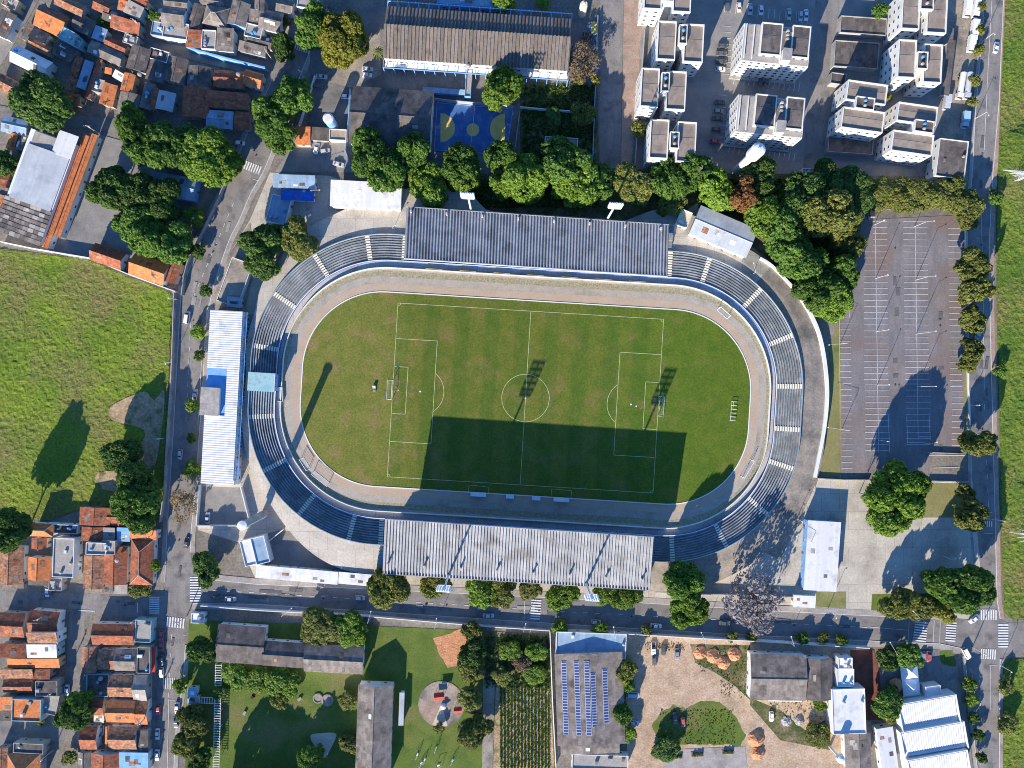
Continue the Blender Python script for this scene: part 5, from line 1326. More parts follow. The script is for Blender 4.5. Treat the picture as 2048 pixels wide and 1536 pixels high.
def apt_big(lab, cx, cy):
    ze = 15.5; r, c = local_root('apartment_block', lab, 'apartment block', 'tall white apartment blocks in the estate parking', cx, cy, 5.5, ze)
    k = (1-ze/H)/S
    def B(x0,x1,y0,y1): return x0*k, x1*k, -y1*k, -y0*k
    b = B(-70,66,-42,34); base = BOX(*b,0,ze-1.2).build('main_body', MATS['aptwall'], r); apt_windows(base, *b, ze-1.2, 6)
    BOX(b[0]+.3,b[1]-.3,b[2]+.3,b[3]-.3,ze-1.2,ze-1.1).build('terrace_roof', MATS['slabroof'], r)
    for x0, x1 in ((-36,6),(26,62)):
        bb = B(x0,x1,-44,20); w_ = slab_block(r,*bb,ze,.5,'fcd'); apt_windows(w_, *bb, ze, 6, True, False)
    bb = B(6,26,-30,30); BOX(*bb,0,ze+.2).build('stair_tower', MATS['aptwall'], r); BOX(bb[0]+.2,bb[1]-.2,bb[2]+.2,bb[3]-.2,ze+.2,ze+.28).build('roof_slab', MATS['fc'], r)
    bb = B(8,24,10,32); BOX(*bb,0,ze+2.6).build('lift_house', MATS['aptwall'], r); BOX(bb[0]-.2,bb[1]+.2,bb[2]-.2,bb[3]+.2,ze+2.6,ze+2.8).build('lift_roof', MATS['slabroof'], r)
    for x in (-66,-50): bb = B(x,x+14,-40,28); m = MB(); m.box(bb[0],bb[0]+.25,bb[2],bb[3],ze-1.1,ze-.2); m.build('parapet', MATS['aptwall'], r)
    bb = B(-72,66,34,40); BOX(*bb,0,.9).build('planter', MATS['greywall'], r)
    for i in range(3): MB().lathe([(.6,ze+.1),(.65,ze+1.1),(.3,ze+1.3)],9,(16*k,(30-i*8)*k,0)).build('roof_tank', MATS['fc_light'], r)
apt_big('tall white apartment block, upper of the pair standing in the parking', 1556, 92)
apt_big('tall white apartment block, lower of the pair, beside the water tower', 1544, 235)
house('pale blue office block with dark roof beside the east road', 1903,318,58,76,7,7.0,'flat','fcd','whitewall',name='office_block',cat='building')
house('low dark flat carport roof below the estate playground', 1726,52,92,34,4,3.2,'flat','fcd','greywall',name='carport',cat='carport',win=False)
house('large dark flat carport roof left of the eastern apartment row', 1712,110,88,52,4,3.2,'flat','fcd','greywall',name='carport',cat='carport',win=False)
house('small dark carport roof above the stepped apartment block', 1676,158,30,22,8,3.0,'flat','fcd','greywall',name='carport',cat='carport',win=False)
house('long dark carport roof below the stepped apartment block', 1700,292,90,30,4,3.0,'flat','fcd','greywall',name='carport',cat='carport',win=False)
house('long ribbed dark canopy beside the truck depot', 1897,135,16,112,7,3.2,'sy','fcd','greywall',.2,name='canopy',cat='canopy',win=False)
house('narrow grey shed at the upper end of the ribbed canopy', 1900,72,14,32,6,3.2,'sy','fc','greywall',.2,name='shed',cat='shed',win=False)
house('small gatehouse roof at the foot of the estate drive', 1620,345,32,14,3,3.0,'flat','metal_blue','whitewall',name='gatehouse',cat='gatehouse')

# ------------------------------------------------------------------ school
def canal_roof(r, q, n, mat, amp=.38):
    """ribbed roof of separate channel sheets; q = four local corners: low-left, low-right, high-right, high-left"""
    A, B, C, D = [Vector(p) for p in q]
    for i in range(n):
        a, b = i/n, (i+1)/n; vs = []
        for p, q2 in ((A.lerp(B,a),A.lerp(B,b)),(D.lerp(C,a),D.lerp(C,b))):
            for t, dz in ((0,0),(.2,0),(.35,amp),(.75,amp),(.9,0),(1,0)): x = p.lerp(q2,t); vs.append((x.x,x.y,x.z+dz))
        me = bpy.data.meshes.new('roof_channel'); me.from_pydata(vs,[],[(k,k+1,k+7,k+6) for k in range(5)]); me.update(); obj('roof_channel', me, MATS[mat], r)
r, c = local_root('school_building', 'long school building with brown ribbed double roof and blue verandas', 'school', None, 955, 77, 4, 8)
k = (1-8/H)/S; hx = 186*k
BOX(-hx+.4,hx-.4,-52*k,52*k,0,7.4).build('wall', MATS['whitewall'], r)
canal_roof(r, [(-hx,52*k,7.8),(hx,52*k,7.8),(hx,12*k,9.6),(-hx,12*k,9.6)], 52, 'school_canal')
canal_roof(r, [(-hx,-52*k,7.6),(hx,-52*k,7.6),(hx,10*k,10.6),(-hx,10*k,10.6)], 52, 'school_canal')
MB().box(-hx+.2,hx-.2,10.2*k,11.4*k,7.4,10.2).build('clerestory', MATS['dark'], r)
for sy, y0, y1, nm in ((-1,-52,-68,'lightblue'),(1,52,66,'blue')):
    m = MB()
    for z in (6.6,):
        m.box(-hx,hx,y1*k-.15,y1*k+.15,z-.2,z+.1)
    for i in range(19):
        x = -hx+2*hx*i/18; m.box(x-.1,x+.1,min(y0,y1)*k,max(y0,y1)*k,6.3,6.55); m.box(x-.12,x+.12,y1*k-.12,y1*k+.12,0,6.3)
    m.build('pergola', MATS['lightblue' if sy < 0 else 'lightblue'], r)
    BOX(-hx,hx,min(y0,y1*.86)*k,max(y0,y1*.86)*k,3.2,3.4).build('walkway_slab', MATS['white' if sy < 0 else 'metal_blue'], r)
openings(r, hx-.4, 52*k, 7.4, c, 4, 2, 4.0)
MB().lathe([(1.1,10.2),(1.1,10.5),(.3,10.9)],14,(-15*k,-55*k,-2.6)).build('dish', MATS['fc_light'], r)
house('dark gable roofed school gymnasium left of the blue court', 783,235,162,116,4,7.0,'gx','fcd','whitewall',3.0,'gymnasium','gymnasium')
house('covered school walkway running down to the blue court', 937,167,12,54,4,3.2,'flat','slabroof','lightblue',name='covered_walkway',cat='walkway',win=False)
house('blue roofed classroom cut by the top edge above the school', 940,2,130,20,4,4.0,'flat','metal_blue','lightblue',name='classroom',cat='building')
house('small orange roofed caretaker lodge in the avenue yard', 606,272,30,36,3,3.2,'sx','tile_o','whitewall',.8,'lodge','house')
house('grey shed roof beside the orange caretaker lodge', 640,268,36,26,3,3.0,'sx','fcd','greywall',.3,'shed','shed',win=False)
house('small ruined store with white walls beside the grey shed', 676,270,34,22,3,2.8,'flat','concrete_old','whitewall',name='store',cat='shed',win=False)
house('long blue sheet canopy crossing the school yard', 890,182,90,10,4,3.0,'sx','metal_blue','lightblue',.2,'canopy','canopy',win=False)
r = empty('water_tank_tower', Vector((*P(656,236,9)[:2],0)), 0, 'blue and white cylindrical tank standing in the avenue yard', 'water tank')
MB().lathe([(1.9,0),(1.9,8)],18).build('tank_body', MATS['lightblue'], r); MB().lathe([(1.9,8),(2.0,8.1),(2.0,9.0),(1.4,9.3)],18).build('tank_top', MATS['whitewall'], r)
r = empty('white_silo', Vector((*P(1168,8,8)[:2],0)), 0, 'slim cream tank beside the top edge right of the school', 'water tank')
MB().lathe([(1.5,0),(1.5,7.6),(1.2,8.2)],16).build('tank_body', MATS['cream'], r); MB().lathe([(.5,8.2),(.4,8.8)],8).build('vent', MATS['galv'], r)
# blue sports court
ct = sheet('sports_court', [(872,203),(1028,217),(1012,312),(866,302)], 'court_blue', z=.3)
def disc(cx, cy, rad, mat, z, parent, a0=0, a1=2*math.pi, n=28):
    pts = [P(cx+rad*math.cos(a0+(a1-a0)*i/n), cy+rad*math.sin(a0+(a1-a0)*i/n)) for i in range(n+1)]
    me = bpy.data.meshes.new('court_circle'); me.from_pydata([(p.x,p.y,z) for p in pts],[],[list(range(n,-1,-1))]); me.update(); obj('court_circle', me, MATS[mat], parent)
disc(881,256,29,'court_yellow',.306,ct,-math.pi/2,math.pi/2); disc(1010,258,30,'court_yellow',.306,ct,math.pi/2,math.pi*1.5); disc(946,260,12,'court_yellow',.306,ct)
lines(ct, [(950,210,940,306),(874,206,1026,219),(869,300,1010,310),(874,206,869,300),(1026,219,1012,310)] + [(946+12.5*math.cos(i*.35),260+12.5*math.sin(i*.35),946+12.5*math.cos(i*.35+.35),260+12.5*math.sin(i*.35+.35)) for i in range(18)], .1, 'court_line', 'paint', .312)
m = MB(); wall_line(m, [(868,196),(900,200),(1030,212)], .15, 0, 3.0); tag(m.build('court_fence', MATS['steel']), 'grey fence along the upper side of the blue court', 'fence')
for x, y, lab in ((878,258,'basketball hoop at the west end of the blue court'),(1016,255,'basketball hoop at the east end of the blue court')):
    r = empty('basketball_hoop', P(x,y), 0 if x < 900 else math.pi, lab, 'basketball hoop')
    MB().tube((-.6,0,0),(-.6,0,3.2),.09,n=6).build('post', MATS['whitewall'], r); BOX(.3,.36,-.9,.9,2.9,3.9).build('backboard', MATS['whitewall'], r); MB().tube((-.6,0,3.2),(.3,0,3.4),.06,n=5).build('arm', MATS['whitewall'], r)
m = MB()
for i in range(12):
    a = i*math.pi/6; m.tube((.0,0,0),(.01,0,0.01),.01,n=3) if False else None
house('small flat court with white frame in the school garden', 1122,292,66,34,4,2.6,'flat','concrete_old','whitewall',name='yard_store',cat='shed',win=False)
for pts, lab, mt in (([(1040,213),(1100,219),(1150,222)],'white garden wall crossing the school garden','whitewall'),([(1196,30),(1194,110),(1190,200),(1185,335)],'pale wall between the school garden and the estate lane','lightblue'),([(629,150),(617,187),(597,250)],'white wall of the avenue yard','whitewall'),([(699,176),(697,230),(690,300),(700,330)],'blue white wall left of the gymnasium','lightblue'),([(1200,340),(1255,344),(1310,348)],'low white gate wall closing the estate lane','whitewall'),([(1290,60),(1283,160),(1270,330)],'grey estate wall left of the western apartment row','greywall'),([(1040,220),(1028,310)],'grey wall right of the blue court','greywall')):
    m = MB(); wall_line(m, pts, .25, 0, 2.4); tag(m.build('garden_wall', MATS[mt]), lab, 'wall')

# ------------------------------------------------------------------ buildings within the stadium grounds
r, c = local_root('club_house', 'long white roofed club house along the avenue behind the west terrace', 'building', None, 443, 795, 3.2, 8)
k = (1-8/H)/S
BOX(-33*k,33*k,-174*k,174*k,0,7.4).build('wall', MATS['whitewall'], r)
canal_roof(r, [(33*k,174*k,7.9),(33*k,60*k,7.9),(-30*k,60*k,7.5),(-30*k,174*k,7.5)][::-1], 30, 'whitemetal', .12) if False else None
def cross_roof(r, x0, x1, y0, y1, z0, z1, n, mat):
    for i in range(n):
        a = y0+(y1-y0)*i/n; b = y0+(y1-y0)*(i+1)/n; vs = []
        for x, z in ((x0,z0),(x1,z1)):
            for t, dz in ((0,0),(.2,0),(.35,.05),(.75,.05),(.9,0),(1,0)): vs.append((x, a+(b-a)*t, z+dz))
        me = bpy.data.meshes.new('roof_channel'); me.from_pydata(vs,[],[(k_,k_+6,k_+7,k_+1) for k_ in range(5)]); me.update(); obj('roof_channel', me, MATS[mat], r)
cross_roof(r, -33*k, 33*k, 58*k, 174*k, 7.6, 8.2, 26, 'whitemetal')
cross_roof(r, -33*k, 33*k, -174*k, -36*k, 7.6, 8.2, 30, 'whitemetal')
cross_roof(r, 8*k, 33*k, -36*k, 58*k, 8.0, 8.2, 20, 'whitemetal')
BOX(-33*k,8*k,-36*k,58*k,7.4,7.5).build('terrace_roof', MATS['lightblue'], r)
BOX(-38*k,-2*k,-36*k,18*k,0,9.4).build('stair_block', MATS['whitewall'], r); BOX(-39*k,-1*k,-37*k,19*k,9.4,9.6).build('stair_roof', MATS['fc_light'], r)
m = MB()
for i in range(40):
    y = -172*k+344*k*i/39; m.box(33*k,40*k,y-.08,y+.08,6.6,6.75); m.box(39.6*k,40*k,y-.08,y+.08,0,6.6)
m.box(39.4*k,40.2*k,-174*k,174*k,6.75,6.95); m.box(36*k,36.6*k,-174*k,174*k,6.75,6.9); m.build('pergola', MATS['lightblue'], r)
openings(r, 33*k, 174*k, 7.4, c, 3.2, 2, 4.0)
house('white flat roofed hall behind the northwest bend of the terrace', 732,390,142,52,3,5.0,'sx','whitemetal','whitewall',.8,'hall','building',z0=3.0)
house('dark ribbed shed roof at the north corner of the stadium', 588,363,84,26,2,4.2,'sx','metal_blue','whitewall',.4,'shed','shed',z0=1.0)
house('bright blue roofed kiosk under the dark ribbed shed', 595,391,66,20,2,3.4,'sx','blue','whitewall',.3,'kiosk','building',z0=1.0)
house('pale blue ticket office beside the avenue pavement', 558,420,40,56,14,3.2,'flat','metal_blue','whitewall',name='ticket_office',cat='building')
house('silver roofed pavilion beneath the northeast trees', 1447,463,124,62,23,5.4,'gx','metal','whitewall',1.0,'pavilion','pavilion',z0=2.4)
house('cream roofed annex at the end of the silver pavilion', 1368,437,24,32,22,3.6,'flat','cream','whitewall',name='annex',cat='building',z0=2.4)
house('long white roofed gate building on the east plaza', 1644,1112,66,140,3.5,5.0,'sx','whitemetal','lightblue',.5,'gate_building','building')
house('small white ticket booth beside the boulevard', 1609,1203,44,24,3,3.4,'sx','whitemetal','whitewall',.3,'ticket_booth','booth')
house('white flat roof wing pointing to the avenue, southwest stadium corner', 497,1105,24,52,-14,4.0,'flat','whitemetal','whitewall',name='entrance_wing',cat='building',win=False)
house('pale blue flat roof wing beside the white entrance wing', 521,1100,28,54,-14,4.4,'flat','metal_blue','whitewall',name='entrance_wing',cat='building',win=False)
house('white roofed changing rooms, western half, along the boulevard', 552,1146,80,26,5,4.0,'sx','whitemetal','whitewall',.3,'changing_rooms','building')
house('stained white roofed changing rooms, middle part, along the boulevard', 634,1153,84,26,5,4.0,'sx','whitemetal','whitewall',.3,'changing_rooms','building')
house('white roofed changing rooms, eastern part, beside the south roof', 710,1158,66,24,5,4.0,'sx','whitemetal','whitewall',.3,'changing_rooms','building')
house('ruined walled shed beside the avenue above the club house', 470,565,44,92,20,2.6,'flat','concrete_old','whitewall',name='walled_shed',cat='shed',win=False)
house('small dark blue roofed store at the foot of the walled shed', 469,604,30,20,6,3.2,'sx','metal_blue','whitewall',.3,'store','shed')
for pts, lab, mt, h_ in (([(392,1052),(470,1052),(498,1056)],'white wall closing the south side of the service yard','whitewall',2.4),([(481,975),(490,1010),(500,1050)],'white wall between the service yard and the terrace','whitewall',2.4),([(398,970),(392,1052)],'white wall of the service yard along the avenue','whitewall',2.4),([(1606,1195),(1310,1185)],'low grey fence wall behind the southeast terrace','greywall',1.8),([(1636,957),(1690,960),(1740,960)],'brown retaining wall between car park and plaza','greywall',1.2),([(1858,962),(1940,964)],'low wall south of the car park exit','greywall',1.2),([(1856,905),(1932,908)],'low wall north of the car park exit','greywall',1.2),([(1938,700),(1938,780),(1941,850)],'white barrier along the east road verge','whitewall',.9),([(1932,455),(1932,505)],'short white barrier beside the east road','whitewall',.9),([(400,1212),(512,1221),(720,1232),(968,1253),(1100,1262)],'long low white wall along the south side of the boulevard','whitewall',2.4),([(1250,1268),(1400,1277),(1530,1284),(1740,1297)],'pale wall between the building lot and the boulevard','whitewall',3.0),([(1100,1265),(1105,1400),(1112,1536)],'white wall between the vegetable garden and the solar roof house','whitewall',2.4),([(522,1095),(565,1060)],'slim white wall behind the pale blue entrance wing','whitewall',2.6)):
    m = MB(); wall_line(m, pts, .28, 0, h_); tag(m.build('boundary_wall', MATS[mt]), lab, 'wall')

# ------------------------------------------------------------------ buildings south of the boulevard
house('grey gabled nursery wing cut by the bottom edge', 748,1465,70,190,2,5.0,'gy','fc','whitewall',2.6,'nursery_wing','building')
house('dark tiled nursery wing with the widest roof, nearest the avenue', 482,1289,96,76,4,4.2,'gx','fcd','whitewall',1.6,'nursery_wing','building')
house('narrow dark middle wing of the nursery, in shade', 570,1309,88,50,4,4.0,'gx','fcd','whitewall',1.6,'nursery_wing','building')
house('nursery wing with sunlit beige slope facing the lawn', 668,1318,118,56,3,4.2,'gx','fc','whitewall',1.8,'nursery_wing','building')
house('white porch roof at the top of the grey gabled nursery wing', 762,1385,50,24,2,4.4,'sx','metal','whitewall',.5,'porch','porch')
house('long narrow pale canopy east of the grey gabled wing', 803,1418,10,66,2,3.0,'sy','metal','whitewall',.2,'canopy','canopy',win=False)
for j,(x0,y0,x1,y1,lab) in enumerate(((437,1328,432,1536,'long covered walkway with white slatted roof beside the nursery lawn'),(396,1400,432,1402,'short covered walkway from the avenue gate'))):
    a, b = P(x0,y0,2.8), P(x1,y1,2.8); d = (b-a); L_ = d.length; r = empty('pergola_walkway', Vector((a.x,a.y,0)), math.atan2(d.y,d.x), lab, 'pergola')
    for sy in (-1.1,1.1): BOX(0,L_,sy-.08,sy+.08,2.6,2.75).build('beam', MATS['white'], r)
    n = int(L_/.95)
    for i in range(n): obj('slat', shared('slat', lambda: BOX(-.12,.12,-1.3,1.3,2.76,2.84).mesh('slat')), MATS['white'], r, (L_*(i+.5)/n,0,0))
    for i in range(int(L_/6)+1):
        for sy in (-1.1,1.1): BOX(min(i*6,L_-.2),min(i*6,L_-.2)+.15,sy-.07,sy+.07,0,2.6).build('post', MATS['white'], r)
house('blue roofed gatehouse at the avenue end of the short walkway', 384,1392,20,34,2,3.2,'sx','metal_blue','whitewall',.3,'gatehouse','gatehouse')
house('small white slab kiosk at the avenue corner', 396,1236,26,20,2,2.8,'flat','white','whitewall',name='kiosk',cat='kiosk')
# solar roofed house
r, c = local_root('solar_house', 'brown roofed workshop carrying five columns of blue solar panels', 'building', None, 1180, 1398, -2, 5)
k = (1-5/H)/S
BOX(-66*k,66*k,-90*k,90*k,0,4.6).build('wall', MATS['whitewall'], r)
rs = [MB().slab([(-68*k,-92*k,4.8),(-2*k,-92*k,6.4),(-2*k,92*k,6.4),(-68*k,92*k,4.8)],.12).build('roof_slope', MATS['fc'], r), MB().slab([(-2.2*k,-92*k,6.396),(68*k,-92*k,4.8),(68*k,92*k,4.8),(-2.2*k,92*k,6.396)],.12).build('roof_slope', MATS['fc'], r)]
def pan():
    m = MB(); m.box(-.98,.98,-.5,.5,0,.05); m.mi = 1; m.box(-.88,.88,-.4,.4,.05,.06); return m.mesh('solar_panel',[MATS['galv'],MATS['solar']])
pm = pan(); sl_ = math.atan2(1.6,66*k)
for xi, y0, y1 in ((-50,-76,74),(-25,-76,74),(-5,-76,74),(7,-52,58),(31,-58,54)):
    n = int((y1-y0)*k/1.08)
    for i in range(n):
        xx = xi*k; zz = 6.4-(abs(xx+2*k))*1.6/(66*k)+.1
        o = obj('solar_panel', pm, None, rs[0 if xi < -2 else 1], (xx, -(y0*k+i*1.08), zz)); o.rotation_euler = (0, -sl_ if xi < -2 else sl_, 0)
openings(r, 66*k, 90*k, 4.6, c, -2, 1, 4.5)
house('blue shaded flat roof in front of the solar roofed workshop', 1182,1290,140,50,2,3.6,'flat','metal_blue','whitewall',name='workshop_office',cat='building')
house('brown tiled lean to below the solar roofed workshop', 1180,1496,118,24,-2,4.0,'sx','fc','whitewall',.6,'lean_to','building')
house('white slab annex cut by the bottom edge below the workshop', 1200,1524,112,30,2,3.4,'flat','slabroof','whitewall',name='annex',cat='building')
house('grey gable roofed workshop with white walls in the building lot', 1556,1355,112,92,1,5.4,'gx','fc','whitewall',1.6,'workshop','building')
house('white loading canopy below the grey workshop', 1570,1395,66,16,1,3.6,'sx','whitemetal','whitewall',.2,'canopy','canopy',win=False)
house('dark brown gable roof attached to the grey workshop', 1638,1358,54,84,0,5.0,'gy','fcd','whitewall',1.4,'workshop','building')
house('small white box roof, upper of two, beside the red yard', 1690,1326,28,22,0,5.0,'flat','white','whitewall',name='storage_block',cat='building')
house('small white box roof, lower of two, beside the red yard', 1690,1355,34,36,0,5.0,'flat','white','whitewall',name='storage_block',cat='building')
house('white flat roofed hall with the figure shaped shadow', 1697,1422,66,90,-2,5.6,'flat','whitemetal','whitewall',name='hall',cat='building')
house('brown tiled gable roof cut by the bottom edge beside the round tank', 1716,1502,52,72,-2,4.6,'gy','fc','whitewall',1.2,'workshop','building')
house('long white roof strip beside the club tents, bottom edge', 1775,1500,34,90,-8,4.2,'sy','whitemetal','whitewall',.3,'shed','building')
for cx, cy, w_, d_, lab in ((1856,1424,118,56,'white ribbed roof, northernmost of three beside the southeast tents'),(1866,1478,130,54,'white ribbed roof, middle one of three beside the southeast road'),(1876,1532,122,50,'white and blue ribbed roof, lowest of three at the bottom edge')):
    rr_, cc_ = local_root('clinic_block', lab, 'building', 'three white ribbed roofs beside the southeast road', cx, cy, -10, 5)
    k = (1-5/H)/S; BOX(-w_*k/2,w_*k/2,-d_*k/2,d_*k/2,0,4.7).build('wall', MATS['whitewall'], rr_)
    cr2 = empty('roof', (0,0,0)); cr2.parent = rr_
    canal_roof(cr2, [(-w_*k/2+.6,-d_*k/2+1.5,4.9),(w_*k/2-.6,-d_*k/2+1.5,4.9),(w_*k/2-.6,d_*k/2-.6,5.9),(-w_*k/2+.6,d_*k/2-.6,5.9)], 26, 'whitemetal', .1)
    m = MB(); t = .3
    m.box(-w_*k/2,w_*k/2,d_*k/2-t,d_*k/2,4.7,6.2); m.box(-w_*k/2,-w_*k/2+t,-d_*k/2,d_*k/2-t,4.7,6.2); m.box(w_*k/2-t,w_*k/2,-d_*k/2,d_*k/2-t,4.7,6.2); m.build('parapet', MATS['whitewall'], rr_)
house('small white rooftop plant box in front of the northernmost ribbed roof', 1866,1382,30,22,-8,4.2,'flat','white','whitewall',name='plant_room',cat='building',win=False)
# tents and umbrella of the club
for x, y, lab in ((1820,1342,'white pyramid tent, upper of two, in the club yard'),(1824,1376,'white pyramid tent, lower of two, in the club yard')):
    r = empty('pyramid_tent', Vector((*P(x,y,3)[:2],0)), math.radians(6), lab, 'tent')
    m = MB(); a = 3.3; m.add([(-a,-a,2.4),(a,-a,2.4),(a,a,2.4),(-a,a,2.4),(0,0,4.6)],[(0,1,4),(1,2,4),(2,3,4),(3,0,4)]); m.build('canopy', MATS['tarp'], r)
    for sx in (-1,1):
        for sy in (-1,1): MB().tube((sx*a,sy*a,0),(sx*a,sy*a,2.4),.05,n=5).build('post', MATS['galv'], r)
r = empty('parasol', Vector((*P(1793,1372,3)[:2],0)), 0, 'round red orange parasol beside the white tents', 'parasol')
m = MB(); m.add([(2.9*math.cos(i*math.pi/4),2.9*math.sin(i*math.pi/4),2.3) for i in range(8)]+[(0,0,3.3)],[(i,(i+1)%8,8) for i in range(8)]); m.build('canopy', MATS['red_dirt'], r); MB().tube((0,0,0),(0,0,3.2),.06,n=6).build('pole', MATS['galv'], r)
r = empty('tank_tower', Vector((*P(1683,1520,11)[:2],0)), 0, 'white round water tower at the bottom edge beside brown tiles', 'water tank')
MB().tube((0,0,0),(0,0,8.5),.5,.5,n=10).build('shaft', MATS['whitewall'], r); MB().lathe([(.6,8.3),(1.5,9.2),(1.5,10.8),(.5,11.2)],16).build('tank', MATS['whitewall'], r)
